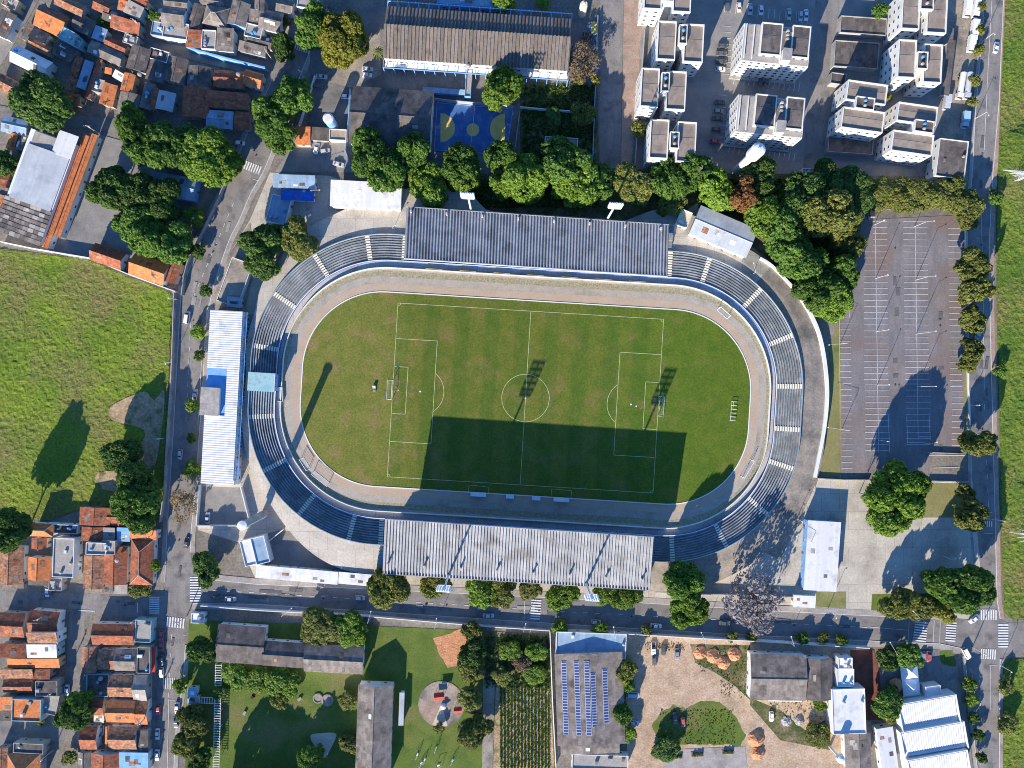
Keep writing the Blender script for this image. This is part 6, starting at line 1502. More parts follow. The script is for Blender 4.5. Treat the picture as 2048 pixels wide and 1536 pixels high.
# ------------------------------------------------------------------ trees
G, D, B, O, Y = 'leaf_green', 'leaf_dark', 'leaf_bright', 'leaf_olive', 'leaf_yellow'
for row in (
 ('large round tree on the lane above the warehouse, upper left', 82,205,49,11,D),
 # row between lane and avenue
 ('westernmost tree of the dense row below the red roofs', 272,272,36,10,G),
 ('tree second from the west in the dense row below the red roofs', 315,288,42,11,G),
 ('middle tree of the dense row below the red roofs', 362,300,42,11,G),
 ('bright tree near the avenue in the dense row below the red roofs', 408,312,42,11,B),
 ('bright easternmost tree of the dense row, overhanging the avenue crossing', 445,322,34,10,B),
 ('small dark crown at the upper edge of the dense row', 262,240,24,9,G),
 ('lower tree of the dense row above the blue sports court', 428,345,26,9,B),
 ('western tree of the yard group left of the blue sports court', 222,372,34,10,D),
 ('broad dark tree in the yard group beside the blue sports court', 272,392,42,11,D),
 ('tree between the blue sports court and the long yard', 325,402,34,10,D),
 ('middle tree of the yard group, overhanging the paved yard', 275,440,40,11,G),
 ('round tree above the orange pavilion', 300,475,34,10,G),
 ('round bright tree at the lower end of the yard group', 345,488,36,10,G),
 ('small light tree at the yard wall beside the avenue', 392,435,18,7,B),
 ('small tree at the left edge above the warehouse', 8,325,24,7,D),
 ('small bush beside the warehouse wall near the left edge', 32,342,11,4,O),
 # avenue north
 ('dark green half of the tree pair at the top of the avenue', 628,52,38,11,G),
 ('large yellow green tree beside the school gate', 690,72,48,12,Y),
 ('yellow lower crown beside the school gate tree', 670,110,28,9,Y),
 ('tree at the roadside across from the school gate', 567,95,20,7,D),
 ('upper tree of the avenue pair beside the walled yard', 583,198,38,11,G),
 ('middle tree of the avenue group beside the walled yard', 545,235,36,10,G),
 ('lower tree of the avenue group above the orange lodge', 558,272,32,9,G),
 ('small olive bush beside the avenue at the top of the northwest houses', 568,42,9,4,Y),
 # school
 ('leafy tree between the school and the blue court', 1003,180,38,10,B),
 ('tree cut by the top edge above the school', 1010,4,20,6,B),
 ('small bush cut by the top edge near the slim cream tank', 1088,4,12,4,B),
 ('green bush beside the garden wall in the school garden', 1165,228,22,6,O),
 ('yellow flowering bush under the bare tree', 1162,160,10,4,Y),
 ('second yellow flowering bush beside the estate lane', 1192,160,9,4,Y),
 ('low dark shrub in the middle of the school garden', 1108,235,16,4,D),
 ('low shrub in the shaded lower school garden', 1100,262,12,3.5,D),
 ('small bright shrub at the estate wall, between two apartment blocks', 1280,262,14,5,O),
 # belt north of the stadium, west to east
 ('westernmost tree of the belt, below the gymnasium', 738,305,36,11,G),
 ('second tree of the belt, overhanging the white hall', 778,338,40,11,G),
 ('tree of the belt touching the gymnasium roof corner', 830,300,30,10,G),
 ('low bright tree right of the white hall', 862,375,36,8,B),
 ('tree in front of the blue court, western one', 920,322,34,10,G),
 ('low tree under the western court tree', 925,362,26,8,B),
 ('tree in front of the blue court, eastern one', 1000,312,30,10,G),
 ('bright tree behind the north roof, west of the middle', 1012,368,30,9,B),
 ('broad tree behind the north roof near its middle', 1055,358,42,10,B),
 ('tall tree of the belt below the school garden store', 1128,328,46,12,G),
 ('broad bright tree behind the north roof, east of the middle', 1150,372,38,9,B),
 ('tree at the foot of the estate lane', 1205,362,28,8,G),
 ('small tree behind the northeast floodlight', 1265,372,34,8,O),
 ('tree below the lowest western apartment block', 1345,360,38,10,G),
 ('tree overhanging the estate parking near the water tower', 1392,340,28,10,G),
 ('low tree beside the cream annex', 1342,408,28,7,O),
 ('tree left of the rusty crown in the belt', 1440,385,34,10,B),
 ('tree with a rusty brown crown in the northeast belt', 1486,388,24,11,'leaf_rust'),
 ('dark tree beneath the water tower', 1512,360,38,9,D),
 ('tree touching the silver pavilion roof', 1535,430,42,11,B),
 ('dark tree in the middle of the upper northeast belt', 1600,400,44,11,D),
 ('tree of the northeast belt above the short curved wall', 1568,470,42,11,G),
 ('tall olive tree in the middle of the northeast belt', 1640,430,46,13,O),
 ('olive tree of the belt beside the car park corner', 1688,440,38,11,O),
 ('dark tree at the upper right corner of the northeast belt', 1690,380,40,10,D),
 ('tree in the heart of the northeast belt', 1610,530,44,12,G),
 ('olive tree at the car park edge of the belt', 1695,490,26,9,O),
 ('tree at the lower car park edge of the belt', 1680,545,34,10,G),
 ('dark tree behind the curved white wall', 1640,575,40,11,G),
 ('bright lowest tree of the northeast belt', 1668,600,36,9,B),
 ('small tree above the car park corner', 1705,340,0.1,1,D) if False else ('tree shading the white car at the car park corner', 1655,365,32,9,D),
 # bamboo like hedge above the car park
 ('yellow green hedge tree, first from the west above the car park', 1762,385,30,7,O),
 ('yellow green hedge tree, second from the west above the car park', 1808,392,32,7,O),
 ('yellow green hedge tree, third from the west above the car park', 1856,390,32,7,O),
 ('yellow green hedge tree, fourth from the west above the car park', 1902,393,32,7,O),
 ('brownish hedge tree nearest the east road', 1938,415,28,7,O),
 ('low hedge tree at the corner of car park and east road', 1935,438,18,6,O),
 # along the east road
 ('olive street tree, uppermost beside the car park', 1944,528,28,8,O),
 ('olive street tree, second beside the car park', 1948,580,26,8,O),
 ('olive street tree, third beside the car park', 1945,640,22,7,O),
 ('olive street tree, fourth beside the car park', 1942,695,19,7,O),
 ('olive street tree, fifth beside the car park', 1940,724,19,7,O),
 ('round olive street tree by the car park exit', 1952,887,27,8,O),
 ('thin street tree beside the plaza lawn', 1940,1030,28,8,O),
 ('thin street tree at the corner of the plaza lawn', 1928,985,12,6,O),
 # plaza
 ('very large glossy tree, lower half, between car park and plaza', 1788,1025,46,12,B),
 ('very large glossy tree, upper half, between car park and plaza', 1790,975,44,13,B),
 ('side crown of the glossy tree towards the plaza lawn', 1832,970,30,11,B),
 ('small side crown of the glossy tree towards the gate building', 1742,993,16,9,B),
 ('dark tree at the southeast plaza corner, western one', 1800,1208,30,8,O),
 ('large green tree at the southeast plaza corner', 1928,1178,46,12,G),
 ('yellow green low tree at the southeast plaza corner', 1885,1212,26,7,Y),
 ('dark green tree left of the large southeast corner tree', 1880,1165,30,9,G),
 ('low olive tree between the plaza corner trees', 1845,1215,24,6,O),
 # in front of the south roof
 ('olive street tree at the west end of the south roof', 775,1172,37,9,O),
 ('small street tree beside the western floodlight foot', 873,1170,24,6,O),
 ('street tree before the south roof, west of the middle', 962,1182,25,6,B),
 ('street tree before the south roof, next to the crossing', 1003,1182,24,6,O),
 ('sparse street tree right of the crossing before the south roof', 1060,1178,20,5,O),
 ('street tree before the south roof, east of the crossing', 1125,1190,25,6,B),
 ('small street tree beside the eastern floodlight foot', 1200,1192,18,5,B),
 ('wide street tree near the east end of the south roof', 1250,1192,30,6,B),
 ('tall tree behind the east end of the south roof', 1370,1162,34,11,G),
 ('bright tree hanging over the boulevard east of the south roof', 1374,1212,42,10,B),
 # stadium interior
 ('dark tree cluster at the northwest apron, western tree', 530,480,36,9,D),
 ('lower tree of the northwest apron cluster', 525,525,32,9,D),
 ('round tree of the northwest apron cluster, nearest the terrace', 595,480,34,8,O),
 # avenue small street trees
 ('small street tree beside the walled shed', 410,582,12,4.5,D),
 ('small street tree at the avenue bend below the yard', 396,503,13,4.5,D),
 ('small bright street tree above the club house terrace', 397,664,12,4.5,B),
 ('small dark street tree before the club house', 398,712,10,4,D),
 ('small street tree behind the parked silver car', 387,814,12,4.5,B),
 ('smallest street tree along the club house', 384,877,9,4,B),
 ('round street tree near the lower end of the club house', 383,938,14,4.5,B),
 ('tree on the pavement at the boulevard corner', 412,1138,27,7,D),
 # wild field
 ('dark tree at the lower right of the wild field, shaded half', 268,965,38,11,D),
 ('bright tree at the lower right of the wild field', 268,1012,42,12,G),
 ('dark tree in the middle of the bare soil patch', 242,908,34,8,D),
 ('dark tree at the left edge above the southwest houses', 22,1060,34,13,D),
 # southwest
 ('round dark tree in the inner street of the southwest houses', 148,1428,34,9,D),
 ('top crown of the inner street tree', 158,1400,22,8,G),
 ('bush in front of the red hipped roof house', 275,1178,16,4,O),
 ('yellow shrub at the corner of the side street', 293,1182,8,3,Y),
 ('small green tree beside the red hipped roof house', 311,1128,11,5,B),
 ('small tree by the inner street at the bottom edge', 142,1515,14,4,O),
 ('small pavement tree beside the lower avenue crossing', 360,1372,14,5,B),
 ('green shrub by the teal parapet house', 82,1438,11,3,O),
 # nursery grounds
 ('olive tree of the pair behind the nursery', 648,1252,42,6,O),
 ('bright tree of the pair behind the nursery', 702,1262,34,6,B),
 ('bright bush row below the dark nursery wing, western bush', 470,1352,24,4.5,B),
 ('bright bush row below the dark nursery wing, middle bush', 515,1365,26,4.5,B),
 ('bright bush row below the dark nursery wing, eastern bush', 565,1365,28,5,B),
 ('small shrub on the nursery lawn near the slab path', 560,1400,14,4,O),
 ('shrub beside the grey gabled wing, upper', 696,1400,16,4,O),
 ('shrub beside the grey gabled wing, lower', 698,1488,18,5,O),
 ('dark green tree near the sand patch', 622,1512,24,7,G),
 ('dark tree between avenue and walkway, upper', 405,1300,22,7,D),
 ('olive tree between avenue and walkway, middle', 384,1440,24,7,O),
 ('olive tree between avenue and walkway, lower', 372,1490,26,7,O),
 ('dark tree between avenue and walkway, lowest', 398,1520,22,6,D),
 ('shrub beside the walkway junction', 442,1385,12,4,D),
 ('tree at the right side of the clay patch, upper', 945,1265,20,6,O),
 ('dark tree right of the clay patch', 945,1305,22,7,D),
 ('tree between the clay patch and the round playground', 940,1335,22,6,O),
 ('tree at the upper right rim of the round playground', 940,1395,22,6,O),
 ('purple leaved shrub at the rim of the round playground', 950,1415,12,4,'leaf_purple'),
 ('tree at the lower right rim of the round playground', 950,1460,28,7,O),
 ('small bush at the lower rim of the round playground', 880,1455,10,3,O),
 # vegetable garden and lot
 ('bright green garden tree below the boulevard', 1020,1300,18,4,B),
 ('garden tree beside the white workshop wall, upper', 1072,1305,18,4,B),
 ('garden tree beside the white workshop wall, lower', 1066,1350,18,4,B),
 ('reddish garden shrub in the vegetable garden', 1042,1325,16,4,'leaf_brown'),
 ('bushy garden tree at the left of the vegetable rows', 1002,1352,16,4,O),
 ('palm like plant right of the solar roof, upper', 1252,1342,20,6,O),
 ('palm like plant right of the solar roof, middle', 1250,1365,16,5,G),
 ('leafy plant right of the solar roof, lower', 1248,1430,18,6,G),
 ('leafy plant at the lower right corner of the solar roof', 1252,1468,16,5,B),
 ('street shrub before the workshop front, western', 1120,1255,14,4,B),
 ('street shrub before the workshop front, eastern', 1202,1258,13,4,B),
 ('street shrub at the building lot, first', 1295,1262,10,3,O),
 ('street shrub at the building lot, second', 1465,1272,10,3,O),
 ('street shrub at the building lot, third', 1505,1275,9,3,O),
 ('street shrub near the southeast crossing, first', 1605,1278,11,3.5,G),
 ('street shrub near the southeast crossing, second', 1645,1277,11,3.5,O),
 ('street shrub near the southeast crossing, third', 1682,1278,10,3.5,B),
 ('dark bush in the lower part of the building lot', 1330,1500,24,5,D),
 ('weedy shrub near the rubble in the building lot', 1635,1470,20,4,O),
 ('bush beside the white flat roofed hall', 1640,1412,12,4,B),
 ('green tree in the club yard behind the tents', 1815,1310,24,7,G),
 ('dark tree at the club yard wall', 1775,1315,18,6,D),
 ('bushy tree between the hall and the ribbed roofs', 1775,1400,26,7,G),
 ('second bushy tree between the hall and the ribbed roofs', 1782,1425,16,6,O),
 ('small round tree on the southeast road pavement, upper', 1937,1368,12,4.5,B),
 ('small round tree on the southeast road pavement, second', 1944,1399,12,4.5,B),
 ('small round tree on the southeast road pavement, third', 1948,1435,10,4,D),
 ('small round tree on the southeast road pavement, fourth', 1953,1468,10,4,D),
 ('small round tree on the southeast road pavement, lowest', 1962,1515,10,4,D),
 ('olive roadside tree on the southeast verge, upper', 2012,1372,14,5,O),
 ('olive roadside tree on the southeast verge, lower', 2015,1448,19,5,O),
 ('bush in the estate near the playground', 1755,26,14,5,G),
 ('yellow hedge beside the truck depot, upper', 1962,15,9,4,Y),
 ('yellow hedge beside the truck depot, second', 1959,60,9,4,Y),
 ('yellow hedge beside the truck depot, third', 1955,100,10,4,Y),
 ('yellow hedge beside the truck depot, fourth', 1947,160,10,4,O),
 ('yellow hedge beside the truck depot, lowest', 1944,205,9,4,O),
 ('small yellow bush under the stepped apartment block', 1778,194,6,3,Y),
 ('verge bush in shade beside the east road, upper', 1990,395,12,4,G),
 ('verge bush beside the east road, lower', 1996,740,12,4,G),
 ('tall tree beyond the bottom edge below the nursery lawn, western', 470,1610,44,8.5,D),
 ('tall tree beyond the bottom edge below the nursery lawn, second', 540,1600,44,8.5,D),
 ('tall tree beyond the bottom edge below the nursery lawn, third', 610,1615,42,8.5,D),
 ('tall tree beyond the bottom edge below the nursery lawn, eastern', 665,1640,40,8.5,D),
 ('tree among the northwest roofs near the maroon roof', 206,46,13,4,D),
 ('small tree beside the teal walled house', 306,30,9,4,G),
 ):
    tree(row[0], *row[1:5], mat=row[5], group='trees around the stadium')
# jacaranda, bare trees, palm
tree('broad purple flowering tree overhanging the boulevard', 1512,1192,52,11,'leaf_purple','T',group='purple flowering tree')
tree('sparse purple crown at the boulevard edge of the flowering tree', 1505,1225,34,9,'leaf_purple','T',group='purple flowering tree')
tree('sparse brown leafed tree beside the lower club house yard', 370,1010,26,7,'leaf_brown','T',group='sparse trees')
tree('bare looking brown twiggy tree at the right end of the school', 1165,130,30,6,'leaf_brown','T',group='sparse trees')
for x, y, rp, h_, lab in ((612,415,24,6,'bare tree beside the blue kiosk'),(1525,1175,20,9,'bare branches rising from the purple flowering tree')):
    b = P(x,y,h_*.6); b.z = 0; r = empty('bare_tree', b, 0, lab, 'tree', 'bare trees')
    s_ = rp/S*1.05; obj('branches', shared(('bare',x), lambda: bare_mesh(x)), MATS['wood'] if x < 1000 else MATS['pole'], r, (0,0,0), 0, (s_, s_, h_*.85))
def palm(lab, x, y, h_, fr=2.6):
    b = P(x,y,h_); b.z = 0; r = empty('palm_tree', b, 0, lab, 'palm', 'palm trees')
    MB().tube((0,0,0),(0,0,h_),.22,.14,n=7).build('trunk', MATS['bark'], r)
    def f():
        m = MB()
        for j in range(8):
            t0, t1 = j/8, (j+1)/8
            z0, z1 = .5*t0-1.3*t0*t0, .5*t1-1.3*t1*t1
            w_ = .35*(1-t0*.7)
            m.add([(t0,-w_*.5/2.6*2,z0-.08),(t1,-w_*.35/2.6*2,z1-.08),(t1,0,z1),(t0,0,z0),(t1,w_*.35/2.6*2,z1-.08),(t0,w_*.5/2.6*2,z0-.08)],[(0,1,2,3),(3,2,4,5)])
        return m.mesh('frond',[MATS['leaf_olive']])
    me = shared('frond', f)
    for i in range(13): obj('frond', me, None, r, (0,0,h_), i*2*math.pi/13, (fr*(.85+.3*R.random()),)*3)
palm('palm beside the white school corner', 756,102,7,2.8); palm('palm at the right wall of the workshop', 1240,1350,5,2.2); palm('small palm beside the gate of the solar workshop', 1242,1400,4,2.0)

# crops, weeds
rr = random.Random(3); vs = []; fs = []
def tuft(x, y, z, s_):
    for k in range(3):
        a = rr.random()*6.28; b = len(vs); dx, dy = math.cos(a)*s_, math.sin(a)*s_
        vs.extend([(x-dx*.5,y-dy*.5,z),(x+dx*.5,y+dy*.5,z),(x+dx*.7-dy*.4,y+dy*.7+dx*.4,z+s_*.8),(x-dx*.3-dy*.4,y-dy*.3+dx*.4,z+s_*.9)]); fs.append((b,b+1,b+2,b+3))
for i in range(15):
    for j in range(130):
        p = P(1002+i*6.8+rr.gauss(0,.6), 1372+j*1.28+rr.gauss(0,.5))
        if rr.random() < .82: tuft(p.x,p.y,.1,.45+.25*rr.random())
me = bpy.data.meshes.new('crop_rows'); me.from_pydata(vs,[],fs); me.materials.append(MATS['leaf_bright'])
at = me.attributes.new('tint','FLOAT','FACE'); at.data.foreach_set('value',[rr.random() for _ in fs]); me.update()
tag(obj('crop_rows', me), 'green vegetable rows growing left of the solar workshop', None, None, 'stuff')
def weed_patch(name, lab, regions, n, s0, s1, mat):
    vs.clear(); fs.clear()
    for x0,y0,x1,y1,q in regions:
        for i in range(int(n*q)):
            p = P(x0+(x1-x0)*rr.random(), y0+(y1-y0)*rr.random()); tuft(p.x,p.y,.05,s0+(s1-s0)*rr.random())
    me = bpy.data.meshes.new(name); me.from_pydata(vs,[],fs); me.materials.append(MATS[mat])
    at = me.attributes.new('tint','FLOAT','FACE'); at.data.foreach_set('value',[rr.random() for _ in fs]); me.update()
    tag(obj(name, me), lab, None, None, 'stuff')
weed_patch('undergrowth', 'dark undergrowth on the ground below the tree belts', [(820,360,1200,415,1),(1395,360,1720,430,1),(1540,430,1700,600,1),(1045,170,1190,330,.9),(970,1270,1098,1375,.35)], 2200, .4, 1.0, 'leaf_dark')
weed_patch('weeds', 'scattered weeds across the building lot', [(1395,1292,1500,1345,.5),(1440,1345,1505,1395,.4),(1540,1400,1650,1440,.4),(1320,1418,1470,1488,1.2),(1290,1285,1370,1300,.3)], 500, .15, .4, 'leaf_yellow')
# ------------------------------------------------------------------ vehicles
for row in (
 (480,286,5,'white','h','parked beside the dense tree row by the avenue'),(321,27,100,'silver','h','parked among the northwest roofs'),
 (643,153,5,'silver','s','at the mouth of the school yard'),(735,138,3,'silver','s','upper of two parked at the school gate'),(734,150,3,'white','h','lower of two parked at the school gate'),
 (692,193,3,'white','h','parked against the gymnasium wall'),(636,172,3,'dark','h','in deep shade of the avenue yard'),(633,297,-75,'white','s','beside the orange caretaker lodge'),(650,302,-10,'silver','h','next to the grey shed in the corner yard'),(677,328,14,'silver','s','parked in the corner yard below the shed'),
 (1455,12,88,'black','s','at the west end of the top estate bays'),(1478,14,88,'cream','h','second in the top estate bays'),(1500,18,90,'silver','s','third in the top estate bays'),(1522,20,90,'white','h','fourth in the top estate bays'),
 (1446,92,2,'black','h','uppermost in the west estate column'),(1443,107,2,'dark','s','second in the west estate column'),(1443,123,2,'black','s','third in the west estate column'),(1441,138,2,'white','h','fourth in the west estate column'),
 (1440,205,2,'black','s','first in the lower estate column'),(1437,222,2,'grey','h','second in the lower estate column'),(1436,237,2,'black','s','third in the lower estate column'),(1434,259,2,'black','h','fourth in the lower estate column'),(1431,283,2,'red','h','last in the lower estate column'),
 (1521,162,90,'black','s','left of two under the upper white block'),(1533,164,90,'dark','s','right of two under the upper white block'),(1496,303,92,'grey','h','beside the foot of the water tower'),
 (1578,28,90,'silver','s','left of three in the top right estate bays'),(1601,32,90,'silver','h','middle of three in the top right estate bays'),(1612,30,90,'white','s','right of three in the top right estate bays'),
 (1992,95,-80,'white','s','driving up the east road'),(374,635,-82,'white','v','driving past the wild field'),(1725,424,90,'white','h','parked in the shaded car park corner'),(1957,668,-70,'lightblue','s','parked by the east road street trees'),(1972,535,90,'dark','h','half hidden by street trees on the east road'),
 (390,789,-82,'silver','s','parked before the club house'),(360,909,95,'silver','h','driving past the lower club house'),(415,1036,-85,'silver','s','parked in the service yard'),(373,1085,-80,'black','s','near the boulevard junction'),(420,1105,-60,'dark','h','under the corner tree'),
 (461,1198,3,'silver','s','waiting in the shaded boulevard lane'),(435,1195,3,'black','h','behind the silver one in the boulevard lane'),(720,1196,3,'silver','h','driving below the changing rooms'),(963,1213,-12,'white','h','pulling out below the south roof'),(977,1231,2,'silver','s','driving left of the boulevard crossing'),
 (1192,1244,2,'silver','h','parked on the kerb before the workshop front'),(1312,1252,3,'white','s','driving before the building lot'),(1449,1246,3,'black','s','in shade before the orange earth heaps'),
 (1307,1297,88,'white','p','parked at the top of the building lot'),(1327,1301,88,'black','h','parked in the lot beside the pickup'),(1354,1308,88,'grey','s','parked in the lot, third from the workshop'),(1309,1322,88,'dark','h','behind the white pickup'),(1350,1436,85,'black','s','on the grass of the building lot'),(1366,1444,85,'red','h','on the grass of the building lot'),(1266,1390,2,'lightblue','v','parked beside the solar workshop'),(1268,1446,2,'silver','h','in shade beside the solar workshop'),
 (1948,1238,140,'white','s','turning at the southeast junction'),(1933,1307,60,'white','v','entering the southeast junction from below'),(1846,1313,90,'blue','h','parked in the club yard'),(1858,1313,90,'red','s','parked in the club yard'),(1543,1433,90,'white','h','beside the rubble in the building lot'),
 (323,1270,92,'red','h','first parked on the lower avenue'),(323,1291,92,'red','s','second parked on the lower avenue'),(323,1320,92,'black','s','third parked on the lower avenue'),(323,1345,92,'white','h','fourth parked on the lower avenue'),(317,1420,92,'red','h','parked near the peach gable'),(315,1468,92,'white','s','parked near the ribbed dark roof'),(314,1510,92,'white','s','parked near the light blue roof'),
 (354,1416,92,'white','s','parked on the right kerb of the lower avenue'),(352,1444,92,'dark','s','parked behind the white one on the right kerb'),(134,1381,92,'white','s','parked in the inner southwest street'),(203,1461,92,'silver','h','between the small red and maroon gables'),(95,1184,95,'white','h','parked at the flat roofed house on the side street'),(102,1184,95,'dark','h','second of two at the flat roofed house')):
    car(*row)
for row in ((1935,14,96,'white','parked at the top edge of the depot',7.5),(1952,14,96,'white','second along the depot hedge at the top edge',8),(1948,62,96,'white','long one beside the depot hedge',8),(1942,88,96,'white','lowest of the sunlit row in the depot',6)):
    truck(*row)
truck(1922,172,100,'white','left one of the tanker pair in the depot',10,True); truck(1936,172,98,'silver','right one of the tanker pair in the depot',10,True)
truck(1893,205,96,'silver','small one beside the ribbed canopy',5.5); truck(1930,240,96,'lightblue','pale blue one in the shaded depot',6)

# ------------------------------------------------------------------ repairs and covers in the road surfaces
rq = random.Random(21)
def patches(road, pts, n, lx, ly, ang):
    for i in range(n):
        j = rq.randrange(len(pts)-1); t = rq.random(); x = pts[j][0]+(pts[j+1][0]-pts[j][0])*t+rq.gauss(0,5); y = pts[j][1]+(pts[j+1][1]-pts[j][1])*t+rq.gauss(0,5)
        a = math.radians(ang+rq.gauss(0,3)); L_, W_ = lx*(.4+rq.random()), ly*(.5+rq.random())
        q = [(x+u*L_*math.cos(a)-v*W_*math.sin(a), y+u*L_*math.sin(a)+v*W_*math.cos(a)) for u, v in ((-1,-1),(1,-1+.2*rq.random()),(1,1),(-1,1-.3*rq.random()))]
        sheet('asphalt_patch', q, rq.choice(('patch_dark','patch_light','patch_dark')), z=.145+.0015*i, parent=road)
    for i in range(n//2):
        j = rq.randrange(len(pts)-1); t = rq.random(); x = pts[j][0]+(pts[j+1][0]-pts[j][0])*t; y = pts[j][1]+(pts[j+1][1]-pts[j][1])*t
        sheet('manhole_cover', [(x+1.9*math.cos(k*.785), y+1.9*math.sin(k*.785)) for k in range(8)], 'dark', z=.2, parent=road)
patches(road_w, [(560,200),(500,340),(440,470),(395,580),(383,700),(372,880),(360,1050),(352,1200),(340,1340),(325,1500)], 16, 9, 3, 100)
patches(road_s, [(420,1183),(760,1203),(1020,1217),(1400,1240),(1800,1262)], 16, 14, 3.5, 3.4)
patches(road_e, [(1985,60),(1968,300),(1960,560),(1964,850),(1972,1100)], 9, 9, 3, 92)
patches(bpy.data.objects['car_park'], [(1790,470),(1790,900)], 5, 8, 4, 90); patches(bpy.data.objects['car_park'], [(1880,470),(1880,890)], 5, 8, 4, 90)
patches(road_v, [(10,1200),(120,1205),(300,1212)], 4, 10, 3, 2)
# ------------------------------------------------------------------ lamps and poles
o_ = ('first','second','third','fourth','fifth')
for i, (x,y,ax,ay) in enumerate(((1748,450,1767,441),(1751,557,1775,549),(1753,663,1776,660),(1754,770,1778,768),(1756,880,1774,883))):
    street_lamp(f'car park lamp post in the western row, {o_[i]} from the top', x,y,ax,ay, 10, 'car park lamps')
for i, (x,y,ax,ay) in enumerate(((1829,453,1870,442),(1831,560,1873,552),(1832,668,1874,662),(1834,773,1874,773),(1836,884,1876,884))):
    street_lamp(f'car park lamp post in the eastern row, {o_[i]} from the top', x,y,ax,ay, 10, 'car park lamps')
for x,y,ax,ay,lab in ((1680,688,1657,690,'lamp post on the verge behind the long curved wall, upper'),(1683,859,1655,855,'lamp post on the verge behind the long curved wall, lower'),
    (1936,810,1958,810,'street lamp beside the olive tree of the car park exit'),(1964,83,1990,70,'street lamp at the truck depot on the east road'),(1951,237,1978,232,'street lamp above the office block on the east road'),
    (1990,1037,1968,1036,'street lamp at the plaza crossing'),(2000,1330,2022,1345,'street lamp below the southeast junction'),(1655,1218,1673,1238,'street lamp by the ticket booth'),(1820,1225,1826,1222,'street lamp at the plaza corner trees'),
    (1575,1280,1582,1272,'street lamp above the white workshop'),(1776,1296,1780,1284,'street lamp at the club yard wall'),(1402,1272,1402,1264,'street lamp at the orange earth heaps'),(1226,1265,1227,1253,'street lamp before the workshop front'),
    (1046,1252,1052,1246,'street lamp at the vegetable garden'),(742,1235,742,1222,'street lamp at the nursery lawn corner'),(873,1246,873,1236,'street lamp above the clay patch'),(574,1222,584,1216,'double street lamp before the dark nursery wing'),
    (345,725,332,729,'lamp on the wild field wall'),(330,876,318,877,'lamp on the lower wild field wall'),(630,390,640,380,'lamp beside the blue kiosk'),
    (1588,1035,1605,1045,'lamp on the southeast apron, upper'),(1612,1078,1592,1072,'lamp beside the gate building'),(1886,1112,1912,1116,'lamp standing in the plaza shade'),(1500,550,1507,525,'lamp behind the northeast terrace'),(790,462,792,450,'lamp behind the northwest terrace')):
    street_lamp(lab, x,y,ax,ay, 8)
tops = {}
for i,(x,y,a,lab) in enumerate(((405,447,-60,'power pole beside the yard wall above the wild field'),(545,120,-70,'power pole where the back lane meets the avenue'),(290,62,25,'leaning power pole among the northwest roofs'),(610,160,-60,'power pole at the walled avenue yard'),
    (315,1066,0,'power pole at the orange corner roof'),(100,1226,10,'power pole on the side street'),(282,1232,10,'power pole at the shaded zebra crossing'),(300,1428,90,'power pole beside the peach gable'),(374,1232,45,'power pole at the white corner kiosk'),(200,268,0,'power pole at the head of the paved yard'),(452,360,0,'power pole beside the avenue tree row'),(107,1500,40,'power pole at the lower southwest alley'),(1945,1294,45,'power pole on the island of the southeast junction'),(357,600,90,'power pole at the field wall corner'),(126,1370,90,'power pole beside the grey terrace house'))):
    tops[i] = power_pole(lab, x, y, a)
wire_run('cables strung along the avenue beside the wild field', [tops[10], tops[0], tops[13]])
wire_run('cables strung above the back lane', [tops[2], tops[1], tops[3]])
wire_run('cables strung along the side street', [tops[5], tops[6], tops[8]])
wire_run('cables from the corner roof down the lower avenue', [tops[4], tops[6], tops[7]])

# pylon arms at the right edge
for x, y, lab in ((2062,346,'white lattice mast with cross arms at the right edge, upper'),(2075,1072,'white lattice mast with cross arms at the right edge, lower')):
    r = empty('lattice_mast', Vector((*P(x,y,9)[:2],0)), 0, lab, 'mast', 'lattice masts at the right edge'); m = MB()
    for sx in (-.5,.5):
        for sy in (-.5,.5): m.tube((sx*1.6,sy*1.6,0),(sx,sy,12),.09,n=4)
    for i in range(10):
        z = 1.2*i; t = 1.6-.06*i
        for a, b in (((-.5,-.5),(.5,-.5)),((.5,-.5),(.5,.5)),((.5,.5),(-.5,.5)),((-.5,.5),(-.5,-.5))): m.tube((a[0]*t,a[1]*t,z),(b[0]*t,b[1]*t,z+1.2),.05,n=3)
    m.build('tower', MATS['galv'], r)
    for dy, z in ((1.6,8.5),(-.6,10.0),(-2.2,11.5)):
        m = MB(); tip = (-10.2 if dy > 0 else -8.6, dy*.8, z)
        for yy in (-.5,.5): m.tube((-.5,yy,z-.6),tip,.07,n=4); m.tube((-.5,yy,z+.6),tip,.07,n=4)
        for i in range(5):
            t = i/5; a = Vector((-.5,-.5,z-.6)).lerp(Vector(tip),t); b = Vector((-.5,.5,z+.6)).lerp(Vector(tip),t+.12); m.tube(a,b,.04,n=3)
        m.build('cross_arm', MATS['galv'], r)

